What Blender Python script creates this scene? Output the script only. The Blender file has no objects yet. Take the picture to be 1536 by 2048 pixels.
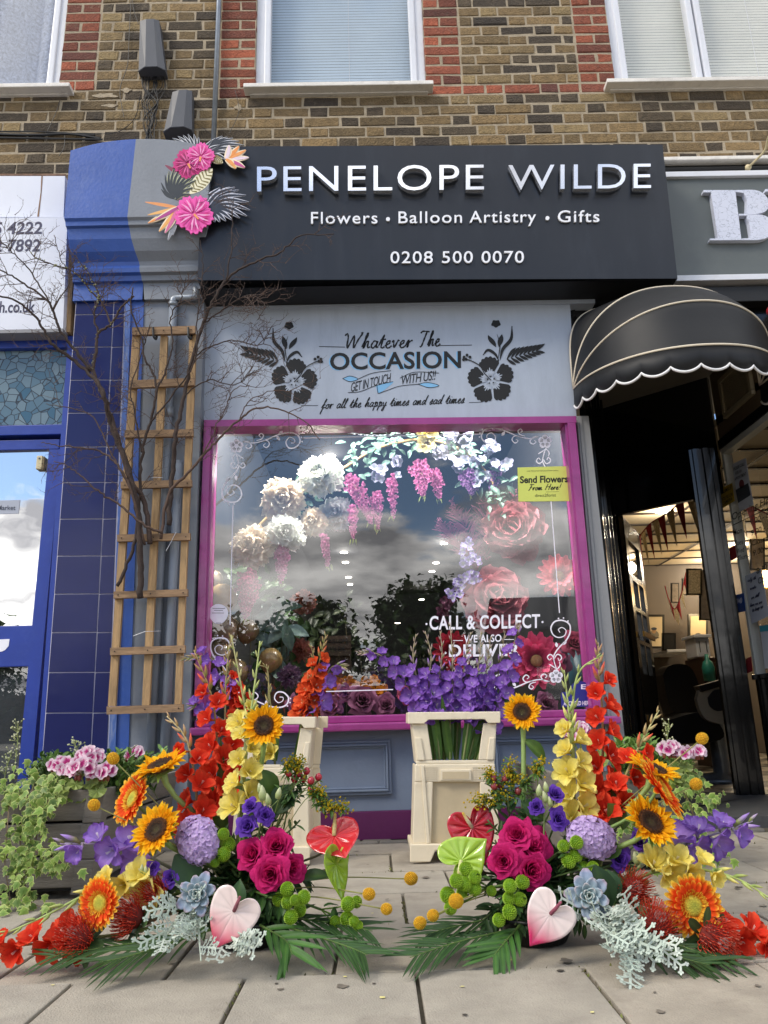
import bpy, bmesh, math, random
from math import sin, cos, pi, radians, sqrt, atan2
from mathutils import Vector, Matrix, Quaternion, noise
S = bpy.context.scene
COL = S.collection
random.seed(7)
V = Vector

# ------------------------------------------------------------------ camera
FPX, PITCH, YAW, ROLL = 1531.0, radians(15.23), radians(0.84), radians(-1.58)
CAM = V((0, 0, 0.5))
Fd = V((sin(YAW)*cos(PITCH), cos(YAW)*cos(PITCH), sin(PITCH)))
R0 = Fd.cross(V((0, 0, 1))).normalized(); U0 = R0.cross(Fd)
Rt = R0*cos(ROLL) + U0*sin(ROLL); Up = -R0*sin(ROLL) + U0*cos(ROLL)
cd = bpy.data.cameras.new("camera"); co = bpy.data.objects.new("camera", cd); COL.objects.link(co)
cd.sensor_fit = 'VERTICAL'; cd.sensor_height = 24; cd.lens = 24*FPX/2048
cd.clip_start = 0.05; cd.clip_end = 500
co.matrix_world = Matrix(((Rt.x, Up.x, -Fd.x, CAM.x), (Rt.y, Up.y, -Fd.y, CAM.y), (Rt.z, Up.z, -Fd.z, CAM.z), (0, 0, 0, 1)))
S.camera = co

# ------------------------------------------------------------------ sky, sun, exposure
SUN_EL, SUN_ROT = radians(42), radians(236)      # soft sun from the left, on the street side
SUN_STRENGTH, SUN_ANGLE, SKY_STRENGTH = 1.35, radians(18), 0.115
W = bpy.data.worlds.new("World"); S.world = W; W.use_nodes = True
nt = W.node_tree; N = nt.nodes; Lk = nt.links
bg = N['Background']; bg.inputs['Strength'].default_value = SKY_STRENGTH
sky = N.new('ShaderNodeTexSky'); sky.sky_type = 'NISHITA'; sky.sun_disc = False
sky.ozone_density = 3.5; sky.dust_density = .4; sky.sun_elevation = SUN_EL; sky.sun_rotation = SUN_ROT
tc = N.new('ShaderNodeTexCoord'); sx = N.new('ShaderNodeSeparateXYZ'); Lk.new(tc.outputs['Generated'], sx.inputs[0])
def wmath(op, a, b=None):
    n = N.new('ShaderNodeMath'); n.operation = op
    for i, q in enumerate((a, b)):
        if q is None: continue
        if isinstance(q, (int, float)): n.inputs[i].default_value = q
        else: Lk.new(q, n.inputs[i])
    return n.outputs[0]
den = wmath('ADD', wmath('MAXIMUM', sx.outputs[2], 0.0), 0.22)
cx = N.new('ShaderNodeCombineXYZ'); Lk.new(wmath('DIVIDE', sx.outputs[0], den), cx.inputs[0]); Lk.new(wmath('DIVIDE', sx.outputs[1], den), cx.inputs[1])
cn = N.new('ShaderNodeTexNoise'); cn.inputs['Scale'].default_value = 2.3; cn.inputs['Detail'].default_value = 9; cn.inputs['Roughness'].default_value = .58
Lk.new(cx.outputs[0], cn.inputs['Vector'])
low = N.new('ShaderNodeMapRange'); low.inputs[1].default_value = .22; low.inputs[2].default_value = .30; low.inputs[3].default_value = .2; low.inputs[4].default_value = -.10
Lk.new(sx.outputs[2], low.inputs[0])
cov = N.new('ShaderNodeMapRange'); cov.interpolation_type = 'SMOOTHSTEP'; cov.inputs[1].default_value = .50; cov.inputs[2].default_value = .62
hi = N.new('ShaderNodeMapRange'); hi.inputs[1].default_value = .42; hi.inputs[2].default_value = .62; hi.inputs[3].default_value = 0; hi.inputs[4].default_value = .20
Lk.new(sx.outputs[2], hi.inputs[0])
Lk.new(wmath('ADD', wmath('ADD', cn.outputs[0], low.outputs[0]), hi.outputs[0]), cov.inputs[0])
cn2 = N.new('ShaderNodeTexNoise'); cn2.inputs['Scale'].default_value = 3.4; cn2.inputs['Detail'].default_value = 6
Lk.new(cx.outputs[0], cn2.inputs['Vector'])
cr = N.new('ShaderNodeValToRGB'); cr.color_ramp.elements[0].position = .36; cr.color_ramp.elements[0].color = (3.4, 3.4, 3.6, 1)
cr.color_ramp.elements[1].position = .64; cr.color_ramp.elements[1].color = (15.0, 14.7, 14.2, 1)
Lk.new(cn2.outputs[0], cr.inputs[0])
mx = N.new('ShaderNodeMixRGB'); Lk.new(cov.outputs[0], mx.inputs[0]); Lk.new(sky.outputs[0], mx.inputs[1]); Lk.new(cr.outputs[0], mx.inputs[2])
Lk.new(mx.outputs[0], bg.inputs['Color'])
sl = bpy.data.lights.new("sun", 'SUN'); so = bpy.data.objects.new("sun", sl); COL.objects.link(so)
sl.energy = SUN_STRENGTH; sl.angle = SUN_ANGLE; sl.color = (1, .91, .77)
sd = V((sin(SUN_ROT)*cos(SUN_EL), cos(SUN_ROT)*cos(SUN_EL), sin(SUN_EL)))
so.rotation_euler = sd.to_track_quat('Z', 'Y').to_euler(); so.location = (0, -5, 12)
S.view_settings.view_transform = 'Standard'; S.view_settings.look = 'None'; S.view_settings.gamma = 1
S.view_settings.exposure = 0.78
S.cycles.max_bounces = 8; S.cycles.transparent_max_bounces = 12; S.cycles.caustics_reflective = False; S.cycles.caustics_refractive = False

# ------------------------------------------------------------------ photo pixel -> point on a real plane
def ray(px, py): return FPX*Fd + (px-768)*Rt - (py-1024)*Up
def P(px, py, Y):
    d = ray(px, py); return CAM + d*(Y/d.y)
def PL(px, py, o, n):
    d = ray(px, py); return CAM + d*((o-CAM).dot(n)/d.dot(n))
def G(px, py, z=0.0):
    d = ray(px, py); return CAM + d*((z-CAM.z)/d.z)
def PS(px, Y): return px*Y/FPX            # length of px pixels at depth Y (about)

# ------------------------------------------------------------------ colours and materials
def lin(h):
    if not isinstance(h, str): return tuple(h)
    h = h.lstrip('#'); r = []
    for i in (0, 2, 4):
        c = int(h[i:i+2], 16)/255
        r.append(c/12.92 if c <= .04045 else ((c+.055)/1.055)**2.4)
    return tuple(r)
def mixc(a, b, t): return tuple(a[i]+(b[i]-a[i])*t for i in range(3))
MATS = {}
def mat(name, col='#808080', rough=.6, var=.12, scale=6, bump=0, bscale=60, metal=0, spec=.5, trans=0, attr=False, coat=0, dirt=None, dscale=3, damt=.5, stretch=None, emit=None, estr=1, detail=5):
    if name in MATS: return MATS[name]
    m = bpy.data.materials.new(name); MATS[name] = m; m.use_nodes = True
    t = m.node_tree; n = t.nodes; l = t.links; b = n['Principled BSDF']
    b.inputs['Roughness'].default_value = rough; b.inputs['Metallic'].default_value = metal
    b.inputs['Specular IOR Level'].default_value = spec; b.inputs['Coat Weight'].default_value = coat
    tcn = n.new('ShaderNodeTexCoord'); vec = tcn.outputs['Object']
    if stretch:
        mp = n.new('ShaderNodeMapping'); mp.inputs['Scale'].default_value = stretch; l.new(vec, mp.inputs[0]); vec = mp.outputs[0]
    if attr:
        a = n.new('ShaderNodeAttribute'); a.attribute_name = 'Col'; base = a.outputs['Color']
    else:
        a = n.new('ShaderNodeRGB'); a.outputs[0].default_value = (*lin(col), 1); base = a.outputs[0]
    if var:
        no = n.new('ShaderNodeTexNoise'); no.inputs['Scale'].default_value = scale; no.inputs['Detail'].default_value = detail; no.inputs['Roughness'].default_value = .65
        l.new(vec, no.inputs['Vector'])
        mr = n.new('ShaderNodeMapRange'); mr.inputs[1].default_value = .3; mr.inputs[2].default_value = .7; mr.inputs[3].default_value = 1-var; mr.inputs[4].default_value = 1+var
        l.new(no.outputs[0], mr.inputs[0])
        mu = n.new('ShaderNodeVectorMath'); mu.operation = 'SCALE'; l.new(base, mu.inputs[0]); l.new(mr.outputs[0], mu.inputs['Scale']); base = mu.outputs[0]
        rr = n.new('ShaderNodeMapRange'); rr.inputs[3].default_value = max(0, rough-.08); rr.inputs[4].default_value = min(1, rough+.1)
        l.new(no.outputs[0], rr.inputs[0]); l.new(rr.outputs[0], b.inputs['Roughness'])
    if dirt:
        d = n.new('ShaderNodeTexNoise'); d.inputs['Scale'].default_value = dscale; d.inputs['Detail'].default_value = 8; d.inputs['Roughness'].default_value = .75
        l.new(vec, d.inputs['Vector'])
        dm = n.new('ShaderNodeMapRange'); dm.inputs[1].default_value = .52; dm.inputs[2].default_value = .75; dm.inputs[4].default_value = damt
        l.new(d.outputs[0], dm.inputs[0])
        mm = n.new('ShaderNodeMixRGB'); l.new(dm.outputs[0], mm.inputs[0]); l.new(base, mm.inputs[1]); mm.inputs[2].default_value = (*lin(dirt), 1); base = mm.outputs[0]
    l.new(base, b.inputs['Base Color'])
    if bump:
        bn = n.new('ShaderNodeTexNoise'); bn.inputs['Scale'].default_value = bscale; bn.inputs['Detail'].default_value = 6; l.new(vec, bn.inputs['Vector'])
        bu = n.new('ShaderNodeBump'); bu.inputs['Strength'].default_value = bump; bu.inputs['Distance'].default_value = .01
        l.new(bn.outputs[0], bu.inputs['Height']); l.new(bu.outputs[0], b.inputs['Normal'])
    if emit:
        b.inputs['Emission Color'].default_value = (*lin(emit), 1); b.inputs['Emission Strength'].default_value = estr
    if trans:
        tr = n.new('ShaderNodeBsdfTranslucent'); l.new(base, tr.inputs[0])
        ms = n.new('ShaderNodeMixShader'); ms.inputs[0].default_value = trans
        l.new(b.outputs[0], ms.inputs[1]); l.new(tr.outputs[0], ms.inputs[2]); l.new(ms.outputs[0], n['Material Output'].inputs[0])
    return m
def glass(name, refl=.2, tint=(1, 1, 1), rough=0.0, bump=0):
    m = bpy.data.materials.new(name); MATS[name] = m; m.use_nodes = True
    t = m.node_tree; n = t.nodes; l = t.links; n.remove(n['Principled BSDF'])
    a = n.new('ShaderNodeBsdfTransparent'); a.inputs[0].default_value = (*tint, 1)
    g = n.new('ShaderNodeBsdfGlossy'); g.inputs['Roughness'].default_value = rough
    fr = n.new('ShaderNodeLayerWeight'); fr.inputs[0].default_value = .5
    pw = n.new('ShaderNodeMath'); pw.operation = 'POWER'; pw.inputs[1].default_value = 4.0; l.new(fr.outputs['Facing'], pw.inputs[0])
    mr = n.new('ShaderNodeMapRange'); mr.inputs[3].default_value = refl; mr.inputs[4].default_value = 1
    l.new(pw.outputs[0], mr.inputs[0])
    if bump:
        tcn = n.new('ShaderNodeTexCoord'); bn = n.new('ShaderNodeTexNoise'); bn.inputs['Scale'].default_value = 3; l.new(tcn.outputs['Object'], bn.inputs['Vector'])
        bu = n.new('ShaderNodeBump'); bu.inputs['Strength'].default_value = bump; bu.inputs['Distance'].default_value = .02
        l.new(bn.outputs[0], bu.inputs['Height']); l.new(bu.outputs[0], g.inputs['Normal'])
    s = n.new('ShaderNodeMixShader'); l.new(mr.outputs[0], s.inputs[0]); l.new(a.outputs[0], s.inputs[1]); l.new(g.outputs[0], s.inputs[2])
    l.new(s.outputs[0], n['Material Output'].inputs[0])
    return m

# ------------------------------------------------------------------ mesh building
ORG = {}
def frame(d, roll=0.0):
    d = V(d).normalized(); u = V((0, 0, 1)) if abs(d.z) < .97 else V((0, 1, 0))
    x = u.cross(d).normalized(); y = d.cross(x)
    if roll: x, y = x*cos(roll)+y*sin(roll), y*cos(roll)-x*sin(roll)
    return Matrix((x, y, d)).transposed()
class MB:
    def __init__(s, col=None): s.v = []; s.f = []; s.c = []; s.col = lin(col) if col else (1, 1, 1)
    def add(s, vs, fs, cols=None):
        o = len(s.v); s.v += [V(q) for q in vs]; s.f += [tuple(i+o for i in f) for f in fs]
        if cols is None: cols = s.col
        if len(cols) == 3 and not hasattr(cols[0], '__len__'): s.c += [cols]*len(vs)
        else: s.c += list(cols)
    def box(s, x0, x1, y0, y1, z0, z1, bev=0, col=None):
        if x0 > x1: x0, x1 = x1, x0
        if y0 > y1: y0, y1 = y1, y0
        if z0 > z1: z0, z1 = z1, z0
        if bev <= 0:
            vs = [(x, y, z) for x in (x0, x1) for y in (y0, y1) for z in (z0, z1)]
            s.add(vs, [(0, 1, 3, 2), (4, 6, 7, 5), (0, 4, 5, 1), (2, 3, 7, 6), (0, 2, 6, 4), (1, 5, 7, 3)], col); return
        bm = bmesh.new(); bmesh.ops.create_cube(bm, size=1)
        for q in bm.verts: q.co = V(((x0+x1)/2+q.co.x*(x1-x0), (y0+y1)/2+q.co.y*(y1-y0), (z0+z1)/2+q.co.z*(z1-z0)))
        bev = min(bev, (x1-x0)*.45, (y1-y0)*.45, (z1-z0)*.45)
        bmesh.ops.bevel(bm, geom=bm.edges[:], offset=bev, segments=2, profile=.6, affect='EDGES')
        s.bm(bm, col)
    def bm(s, bm, col=None, mtx=None):
        bm.verts.index_update(); vs = [(mtx @ q.co) if mtx else q.co.copy() for q in bm.verts]
        s.add(vs, [tuple(q.index for q in f.verts) for f in bm.faces], col); bm.free()
    def tube(s, pts, rad, n=6, cap=True, col=None):
        pts = [V(p) for p in pts]; k = len(pts)
        if not hasattr(rad, '__len__'): rad = [rad]*k
        t = [(pts[min(i+1, k-1)]-pts[max(i-1, 0)]) for i in range(k)]
        t = [q.normalized() if q.length > 1e-9 else V((0, 0, 1)) for q in t]
        u = t[0].orthogonal().normalized(); vs = []; cs = []
        for i in range(k):
            u = (u - t[i]*u.dot(t[i])); u = u.normalized() if u.length > 1e-6 else t[i].orthogonal().normalized()
            w = t[i].cross(u)
            for j in range(n):
                a = 2*pi*j/n; vs.append(pts[i]+(u*cos(a)+w*sin(a))*rad[i])
                if col and hasattr(col[0], '__len__'): cs.append(col[i])
        fs = [(i*n+j, i*n+(j+1) % n, (i+1)*n+(j+1) % n, (i+1)*n+j) for i in range(k-1) for j in range(n)]
        if cap: fs += [tuple(range(n-1, -1, -1)), tuple((k-1)*n+j for j in range(n))]
        s.add(vs, fs, cs if cs else col)
    def lathe(s, prof, n=16, M=None, o=(0, 0, 0), col=None, sc=(1, 1)):
        vs = []; cs = []; o = V(o)
        for i, (r, h) in enumerate(prof):
            for j in range(n):
                a = 2*pi*j/n; q = V((r*cos(a)*sc[0], r*sin(a)*sc[1], h)); vs.append(o+(M @ q if M else q))
                if col and hasattr(col[0], '__len__'): cs.append(col[i])
        fs = [(i*n+j, i*n+(j+1) % n, (i+1)*n+(j+1) % n, (i+1)*n+j) for i in range(len(prof)-1) for j in range(n)]
        s.add(vs, fs, cs if cs else col)
    def ball(s, o, r, seg=10, ring=7, M=None, sc=(1, 1, 1), col=None):
        prof = [(sin(pi*i/ring)*r, -cos(pi*i/ring)*r*sc[2]) for i in range(ring+1)]
        s.lathe(prof, seg, M, o, col, (sc[0], sc[1]))
    def prism(s, pts, off, col=None):         # polygon (3-D points, front) swept by vector off
        n = len(pts); pts = [V(p) for p in pts]; off = V(off)
        s.add(pts+[p+off for p in pts], [tuple(range(n)), tuple(range(2*n-1, n-1, -1))]+[(i, i+n, (i+1) % n+n, (i+1) % n) for i in range(n)], col)
    def pp(s, poly, Yf, Yb, col=None):        # photo outline on the plane Yf, swept straight back to Yb
        s.prism([P(x, y, Yf) for x, y in poly], (0, Yb-Yf, 0), col)
    def ribbon(s, pts, w, nrm=(0, -1, 0), th=.001, col=None):
        pts = [V(p) for p in pts]; k = len(pts); nrm = V(nrm); L = []; Rr = []
        if not hasattr(w, '__len__'): w = [w]*k
        for i in range(k):
            t = pts[min(i+1, k-1)]-pts[max(i-1, 0)]; q = nrm.cross(t)
            q = q.normalized()*(w[i]/2) if q.length > 1e-9 else V((0, 0, w[i]/2)); L.append(pts[i]+q); Rr.append(pts[i]-q)
        vs = L+Rr+[p-nrm*th for p in L+Rr]; m = 2*k
        fs = []
        for i in range(k-1):
            fs += [(i, i+1, k+i+1, k+i), (i, m+i, m+i+1, i+1), (k+i, k+i+1, m+k+i+1, m+k+i)]
        s.add(vs, fs, col)
    def sheet(s, g, M=None, o=(0, 0, 0), cols=None):     # g: rows of points
        r = len(g); c = len(g[0]); o = V(o)
        vs = [o+(M @ V(q) if M else V(q)) for row in g for q in row]
        cc = [q for row in cols for q in row] if cols else None
        s.add(vs, [(i*c+j, i*c+j+1, (i+1)*c+j+1, (i+1)*c+j) for i in range(r-1) for j in range(c-1)], cc)
    def build(s, name, m, parent=None, smooth=False, org=None, thick=0, sub=0, bev=0):
        if org is None: org = ORG[parent.name] if parent else V((0, 0, 0))
        org = V(org)
        me = bpy.data.meshes.new(name); me.from_pydata([q-org for q in s.v], [], s.f); me.update()
        a = me.color_attributes.new('Col', 'FLOAT_COLOR', 'POINT')
        a.data.foreach_set('color', [x for q in s.c for x in (q[0], q[1], q[2], 1)])
        if m: me.materials.append(m)
        if smooth: me.polygons.foreach_set('use_smooth', [True]*len(me.polygons))
        ob = bpy.data.objects.new(name, me); COL.objects.link(ob)
        if parent: ob.parent = parent
        else: ob.location = org
        ORG[ob.name] = org
        if sub: q = ob.modifiers.new('s', 'SUBSURF'); q.levels = q.render_levels = sub
        if thick: q = ob.modifiers.new('t', 'SOLIDIFY'); q.thickness = thick; q.offset = 0
        if bev: q = ob.modifiers.new('b', 'BEVEL'); q.width = bev; q.segments = 2; q.limit_method = 'ANGLE'
        return ob
def tag(o, label=None, cat=None, group=None, kind=None):
    if label: o['label'] = label
    if cat: o['category'] = cat
    if group: o['group'] = group
    if kind: o['kind'] = kind
    return o
def thing(name, label, cat, loc, group=None):
    o = bpy.data.objects.new(name, None); COL.objects.link(o); o.location = V(loc); o.empty_display_size = .05
    ORG[o.name] = V(loc); return tag(o, label, cat, group)
def crom(pts, n=6):                            # smooth curve through the points
    pts = [V(p) for p in pts]
    if len(pts) < 3: return [pts[0].lerp(pts[-1], i/n) for i in range(n+1)]
    q = [pts[0]*2-pts[1]]+pts+[pts[-1]*2-pts[-2]]; out = []
    for i in range(1, len(q)-2):
        a, b, c, d = q[i-1:i+3]
        for k in range(n):
            t = k/n; out.append(.5*((2*b)+(c-a)*t+(2*a-5*b+4*c-d)*t*t+(3*b-a-3*c+d)*t**3))
    out.append(pts[-1]); return out
def crom2(pts, n=6): return [(q.x, q.y) for q in crom([(a, b, 0) for a, b in pts], n)]

# ------------------------------------------------------------------ lettering
_tx = {}
def text_raw(s, off=0.0, shear=0.0, sp=1.0, ext=0):
    k = (s, off, shear, sp)
    if k in _tx: return _tx[k]
    f = bpy.data.curves.new('t', 'FONT'); f.body = s; f.offset = off; f.shear = shear; f.space_character = sp; f.resolution_u = 4
    ob = bpy.data.objects.new('t', f); COL.objects.link(ob)
    me = bpy.data.meshes.new_from_object(ob.evaluated_get(bpy.context.evaluated_depsgraph_get()))
    vs = [(q.co.x, q.co.y) for q in me.vertices]; fs = [tuple(p.vertices) for p in me.polygons]
    bpy.data.objects.remove(ob); bpy.data.curves.remove(f); bpy.data.meshes.remove(me)
    _tx[k] = (vs, fs); return vs, fs
def text_px(mb, s, x0, x1, yb0, yb1, cap, mp, off=0.0, shear=0.0, sp=1.0, depth=None, col=None, ref='H'):
    """s in a pixel box: x0..x1, baseline yb0 (left) .. yb1 (right), capital height cap; mp maps a pixel to 3-D; depth: vector to extrude"""
    vs, fs = text_raw(s, off, shear, sp); hv, _ = text_raw(ref)
    ch = max(v[1] for v in hv); a = min(v[0] for v in vs); b = max(v[0] for v in vs)
    out = []
    for (u, w) in vs:
        t = (u-a)/(b-a); out.append(mp(x0+(x1-x0)*t, yb0+(yb1-yb0)*t-w/ch*cap))
    if depth is None: mb.add(out, fs, col); return
    d = V(depth); n = len(out); ed = {}
    for f in fs:
        for i in range(len(f)):
            e = (f[i], f[(i+1) % len(f)]); ed[e] = 1
    side = [(a, b, b+n, a+n) for (a, b) in ed if (b, a) not in ed]
    mb.add(out+[p+d for p in out], fs+side+[tuple(i+n for i in reversed(f)) for f in fs], col)
def onY(Y): return lambda x, y: P(x, y, Y)
# one-line handwriting: strokes on a unit grid (x, y), x-height 1, ascender 2
HAND = {
 'W': (2.1, [[(0, 1.7), (.25, 1.95), (.4, 1.5), (.45, .1), (1.1, 1.7), (1.15, .1), (1.6, 1.2), (2.0, 2.0), (1.8, 2.0)]]),
 'T': (1.25, [[(.1, 1.75), (.4, 2.0), (1.3, 1.9)], [(.95, 1.95), (.7, 1.0), (.45, .1), (.2, .05)]]),
 'F': (1.2, [[(.1, 1.8), (.5, 2.0), (1.3, 1.95)], [(.75, 1.95), (.5, .9), (.3, .1), (.1, .05)], [(.3, 1.0), (.95, 1.05)]]),
 'H': (1.6, [[(.5, 2), (.3, 1), (.15, 0)], [(1.4, 2), (1.2, 1), (1.1, 0)], [(.1, 1.0), (1.5, 1.08)]]),
 'h': (.95, [[(0, .2), (.5, 1.6), (.5, 2.0), (.35, 1.6), (.2, 0), (.45, .8), (.68, .9), (.65, .15), (.95, .2)]]),
 'a': (.95, [[(.75, .8), (.4, .95), (.12, .4), (.3, .03), (.65, .4), (.78, .95), (.7, .15), (.95, .2)]]),
 't': (.7, [[(0, .3), (.5, 1.7), (.3, .3), (.45, .03), (.7, .2)], [(.1, 1.05), (.75, 1.15)]]),
 'e': (.8, [[(0, .3), (.5, .6), (.5, .95), (.2, .7), (.22, .1), (.5, .03), (.8, .3)]]),
 'v': (.8, [[(0, .7), (.15, .95), (.3, .05), (.65, .95), (.8, .85)]]),
 'r': (.75, [[(0, .3), (.25, 1.0), (.2, 0), (.35, .7), (.7, .95)]]),
 'f': (.8, [[(0, .2), (.6, 1.6), (.65, 2.0), (.45, 1.7), (.2, -.7), (.1, -.9), (.35, .1), (.8, .35)], [(.1, .75), (.7, .85)]]),
 'o': (.85, [[(.5, .92), (.2, .75), (.15, .2), (.4, .02), (.65, .4), (.5, .92), (.85, .8)]]),
 'l': (.55, [[(0, .2), (.5, 1.6), (.42, 2.0), (.25, 1.4), (.2, .1), (.55, .2)]]),
 'p': (.9, [[(.1, .7), (.3, 1.0), (.1, -.8), (.3, .5), (.6, .95), (.7, .4), (.4, .05), (.3, .15)], [(.5, .05), (.9, .2)]]),
 'y': (.9, [[(.1, .95), (.2, .2), (.5, .2), (.7, .95), (.45, -.7), (.15, -.8), (.4, -.1), (.9, .3)]]),
 'i': (.5, [[(0, .3), (.25, .95), (.2, .1), (.5, .2)], [(.33, 1.35), (.36, 1.45)]]),
 'm': (1.3, [[(0, .3), (.2, .95), (.15, 0), (.4, .85), (.52, .8), (.5, 0), (.75, .85), (.92, .85), (.9, .1), (1.3, .2)]]),
 'n': (.95, [[(0, .3), (.2, .95), (.15, 0), (.45, .85), (.62, .85), (.6, .1), (.95, .2)]]),
 's': (.7, [[(0, .2), (.45, 1.05), (.5, .5), (.3, .02), (.08, .1)], [(.4, .05), (.7, .2)]]),
 'd': (.95, [[(.7, .75), (.4, .92), (.12, .4), (.3, .03), (.6, .5), (.95, 2.0), (.75, .6), (.75, .1), (.95, .2)]]),
 'w': (1.1, [[(0, .8), (.1, .95), (.2, .05), (.5, .8), (.6, .05), (.95, .95), (1.1, .85)]]),
 'g': (.9, [[(.7, .8), (.4, .92), (.15, .4), (.35, .1), (.65, .5), (.75, .95), (.5, -.8), (.2, -.7), (.9, .3)]]),
 'u': (.95, [[(0, .8), (.15, .95), (.15, .1), (.5, .2), (.65, .95), (.65, .1), (.95, .2)]]),
 'k': (.9, [[(0, .2), (.4, 1.9), (.2, 0)], [(.7, .95), (.25, .45), (.7, .02), (.9, .15)]]),
 '!': (.5, [[(.4, 2.0), (.25, .6)], [(.2, .1), (.21, 0)]]), ' ': (.75, []), ',': (.4, [[(.2, .1), (.1, -.25)]]), '-': (.7, [[(.1, .5), (.6, .5)]]),
}
def hand_px(mb, s, x0, x1, yb0, yb1, xh, mp, w, slant=.15, nrm=(0, -1, 0), col=None):
    tot = sum(HAND[c][0] for c in s); u = 0.0; k = (x1-x0)/tot
    for c in s:
        adv, st = HAND[c]
        for q in st:
            pts = crom2(q, 5) if len(q) > 2 else q; m = []
            for (a, b) in pts:
                X = x0+(u+a)*k+b*xh*slant; m.append(mp(X, yb0+(yb1-yb0)*(X-x0)/(x1-x0)-b*xh))
            n = len(m); mb.ribbon(m, [w*(.7+.6*abs(sin(i*.9))) for i in range(n)], nrm, .0006, col)
        u += adv
# ================================================================== ground
M_slab = mat('paving_concrete', rough=.85, var=.16, scale=9, bump=.4, bscale=260, attr=True, dirt='#655c51', dscale=2.6, damt=.5, detail=9)
M_joint = mat('joint_dirt', '#5c5648', rough=.95, var=.35, scale=25)
M_asph = mat('asphalt', '#3a3a3c', rough=.9, var=.2, scale=40, bump=.3, bscale=300)
def sheet(name, x0, x1, y0, y1, z, m):
    mb = MB(); mb.add([(x0, y0, z), (x1, y0, z), (x1, y1, z), (x0, y1, z)], [(0, 1, 2, 3)]); o = mb.build(name, m); tag(o, kind='structure'); return o
sheet('ground', -60, 60, -70, 40, -.16, M_asph)
sheet('road', -60, 60, -14, -4.4, -.13, M_asph)
mb = MB('#5c5648'); mb.box(-40, 40, -4.4, 7.5, -.15, -.009); tag(mb.build('pavement_bed', M_joint), kind='structure')
mb = MB('#9a958c'); mb.box(-40, 40, -4.56, -4.402, -.14, .0, .01); tag(mb.build('kerb', M_slab), kind='structure')
mb = MB('#a29c90'); mb.box(-60, 60, -30, -14, -.14, 0); tag(mb.build('far_pavement', M_slab), kind='structure')
rows = [-4.4+.40*i for i in range(14)]+[1.035, 1.39, 1.762, 2.15, 2.51, 2.843, 3.218, 3.47]
rows = sorted(set([round(r, 3) for r in rows if r < 1.0]+[1.035, 1.39, 1.762, 2.15, 2.51, 2.843, 3.218, 3.47]))
rj = random.Random(3)
mb = MB()
jx = {1.39: (-.285, .063, .402), 1.762: (-.105, .245), 2.15: (.06, .40), 2.51: (-.12, .22), 2.843: (.03, .37), 3.218: (-.2, .15)}
for i in range(len(rows)-1):
    y0, y1 = rows[i], rows[i+1]
    js = jx.get(y0); ph = js[0] if js else (.1 if i % 2 else .27)
    wd = (js[1]-js[0]) if js else .345
    x = ph-9*wd
    xs = [x+wd*k+rj.uniform(-.006, .006) for k in range(22)] if y0 > -.5 else [ph-6+.345*k for k in range(36)]
    for k in range(len(xs)-1):
        h = rj.uniform(-.003, .003); a, b = xs[k]+.0042, xs[k+1]-.0042
        g = rj.uniform(-.035, .035); t = rj.uniform(-.02, .02)
        c = tuple(q*(1+g) for q in lin('#a49c8e')); c = (c[0]*(1+t), c[1], c[2]*(1-t))
        mb.box(a, b, y0+.0036, y1-.0036, -.03, h, .0035, c)
tag(mb.build('pavement', M_slab), kind='structure')
mb = MB()
for k in range(26):                             # setts along the foot of the shop front
    for r in range(2):
        x = -1.9+.135*k+(.06 if r else 0); c = mixc(lin('#6d6a66'), lin('#8a857c'), rj.random())
        mb.box(x+.004, x+.131, 3.475+r*.075, 3.546+r*.075, -.03, rj.uniform(-.004, .005), .008, c)
tag(mb.build('sett_strip', M_slab), kind='structure')
mb = MB('#7d8a4a')                              # moss and weeds in the joints
M_weed = mat('weed', attr=True, rough=.8, var=.3, scale=30)
for _ in range(900):
    y = rj.choice([1.762, 2.15, 2.51, 2.843, 3.218, 3.47, 3.55]); x = rj.uniform(-.9, 1.6)
    if rj.random() < .5:
        y0 = rj.choice(list(jx)); i = rows.index(y0); x = rj.choice(jx[y0]); y = rj.uniform(y0, rows[i+1]); x += rj.gauss(0, .003)
    if noise.noise(V((x*3, y*3, 1))) < .0: continue
    s = rj.uniform(.002, .006); a = rj.random()*6.28
    mb.add([(x+cos(a)*s, y+sin(a)*s, -.004), (x-sin(a)*s, y+cos(a)*s, -.002), (x+rj.uniform(-.004, .004), y+rj.uniform(-.004, .004), rj.uniform(.002, .007))], [(0, 1, 2)], mixc(lin('#5a5230'), lin('#77803c'), rj.random()))
tag(mb.build('moss', M_weed), kind='stuff')
mb = MB()                                       # litter of petals, stalk ends and chewing gum spots
for (x, y) in ((765, 2000), (748, 1972), (690, 1958), (1121, 1946), (925, 1978), (105, 1975), (553, 1972), (745, 1830), (1475, 1780), (1010, 1925), (1000, 1921), (1022, 1924), (990, 1928), (1310, 1990), (1185, 2030), (930, 2035)):
    g = G(x, y); s = rj.uniform(.003, .007); a = rj.random()*3
    c = lin('#4a443c') if rj.random() < .6 else lin('#d9d08a')
    mb.add([(g.x+cos(a+q)*s*(1.6 if q % 3.14 < 1 else 1), g.y+sin(a+q)*s, .0048) for q in (0, 1.05, 2.1, 3.14, 4.2, 5.24)], [(0, 1, 2, 3, 4, 5)], c)
tag(mb.build('pavement_litter', M_weed), kind='stuff')

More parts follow.
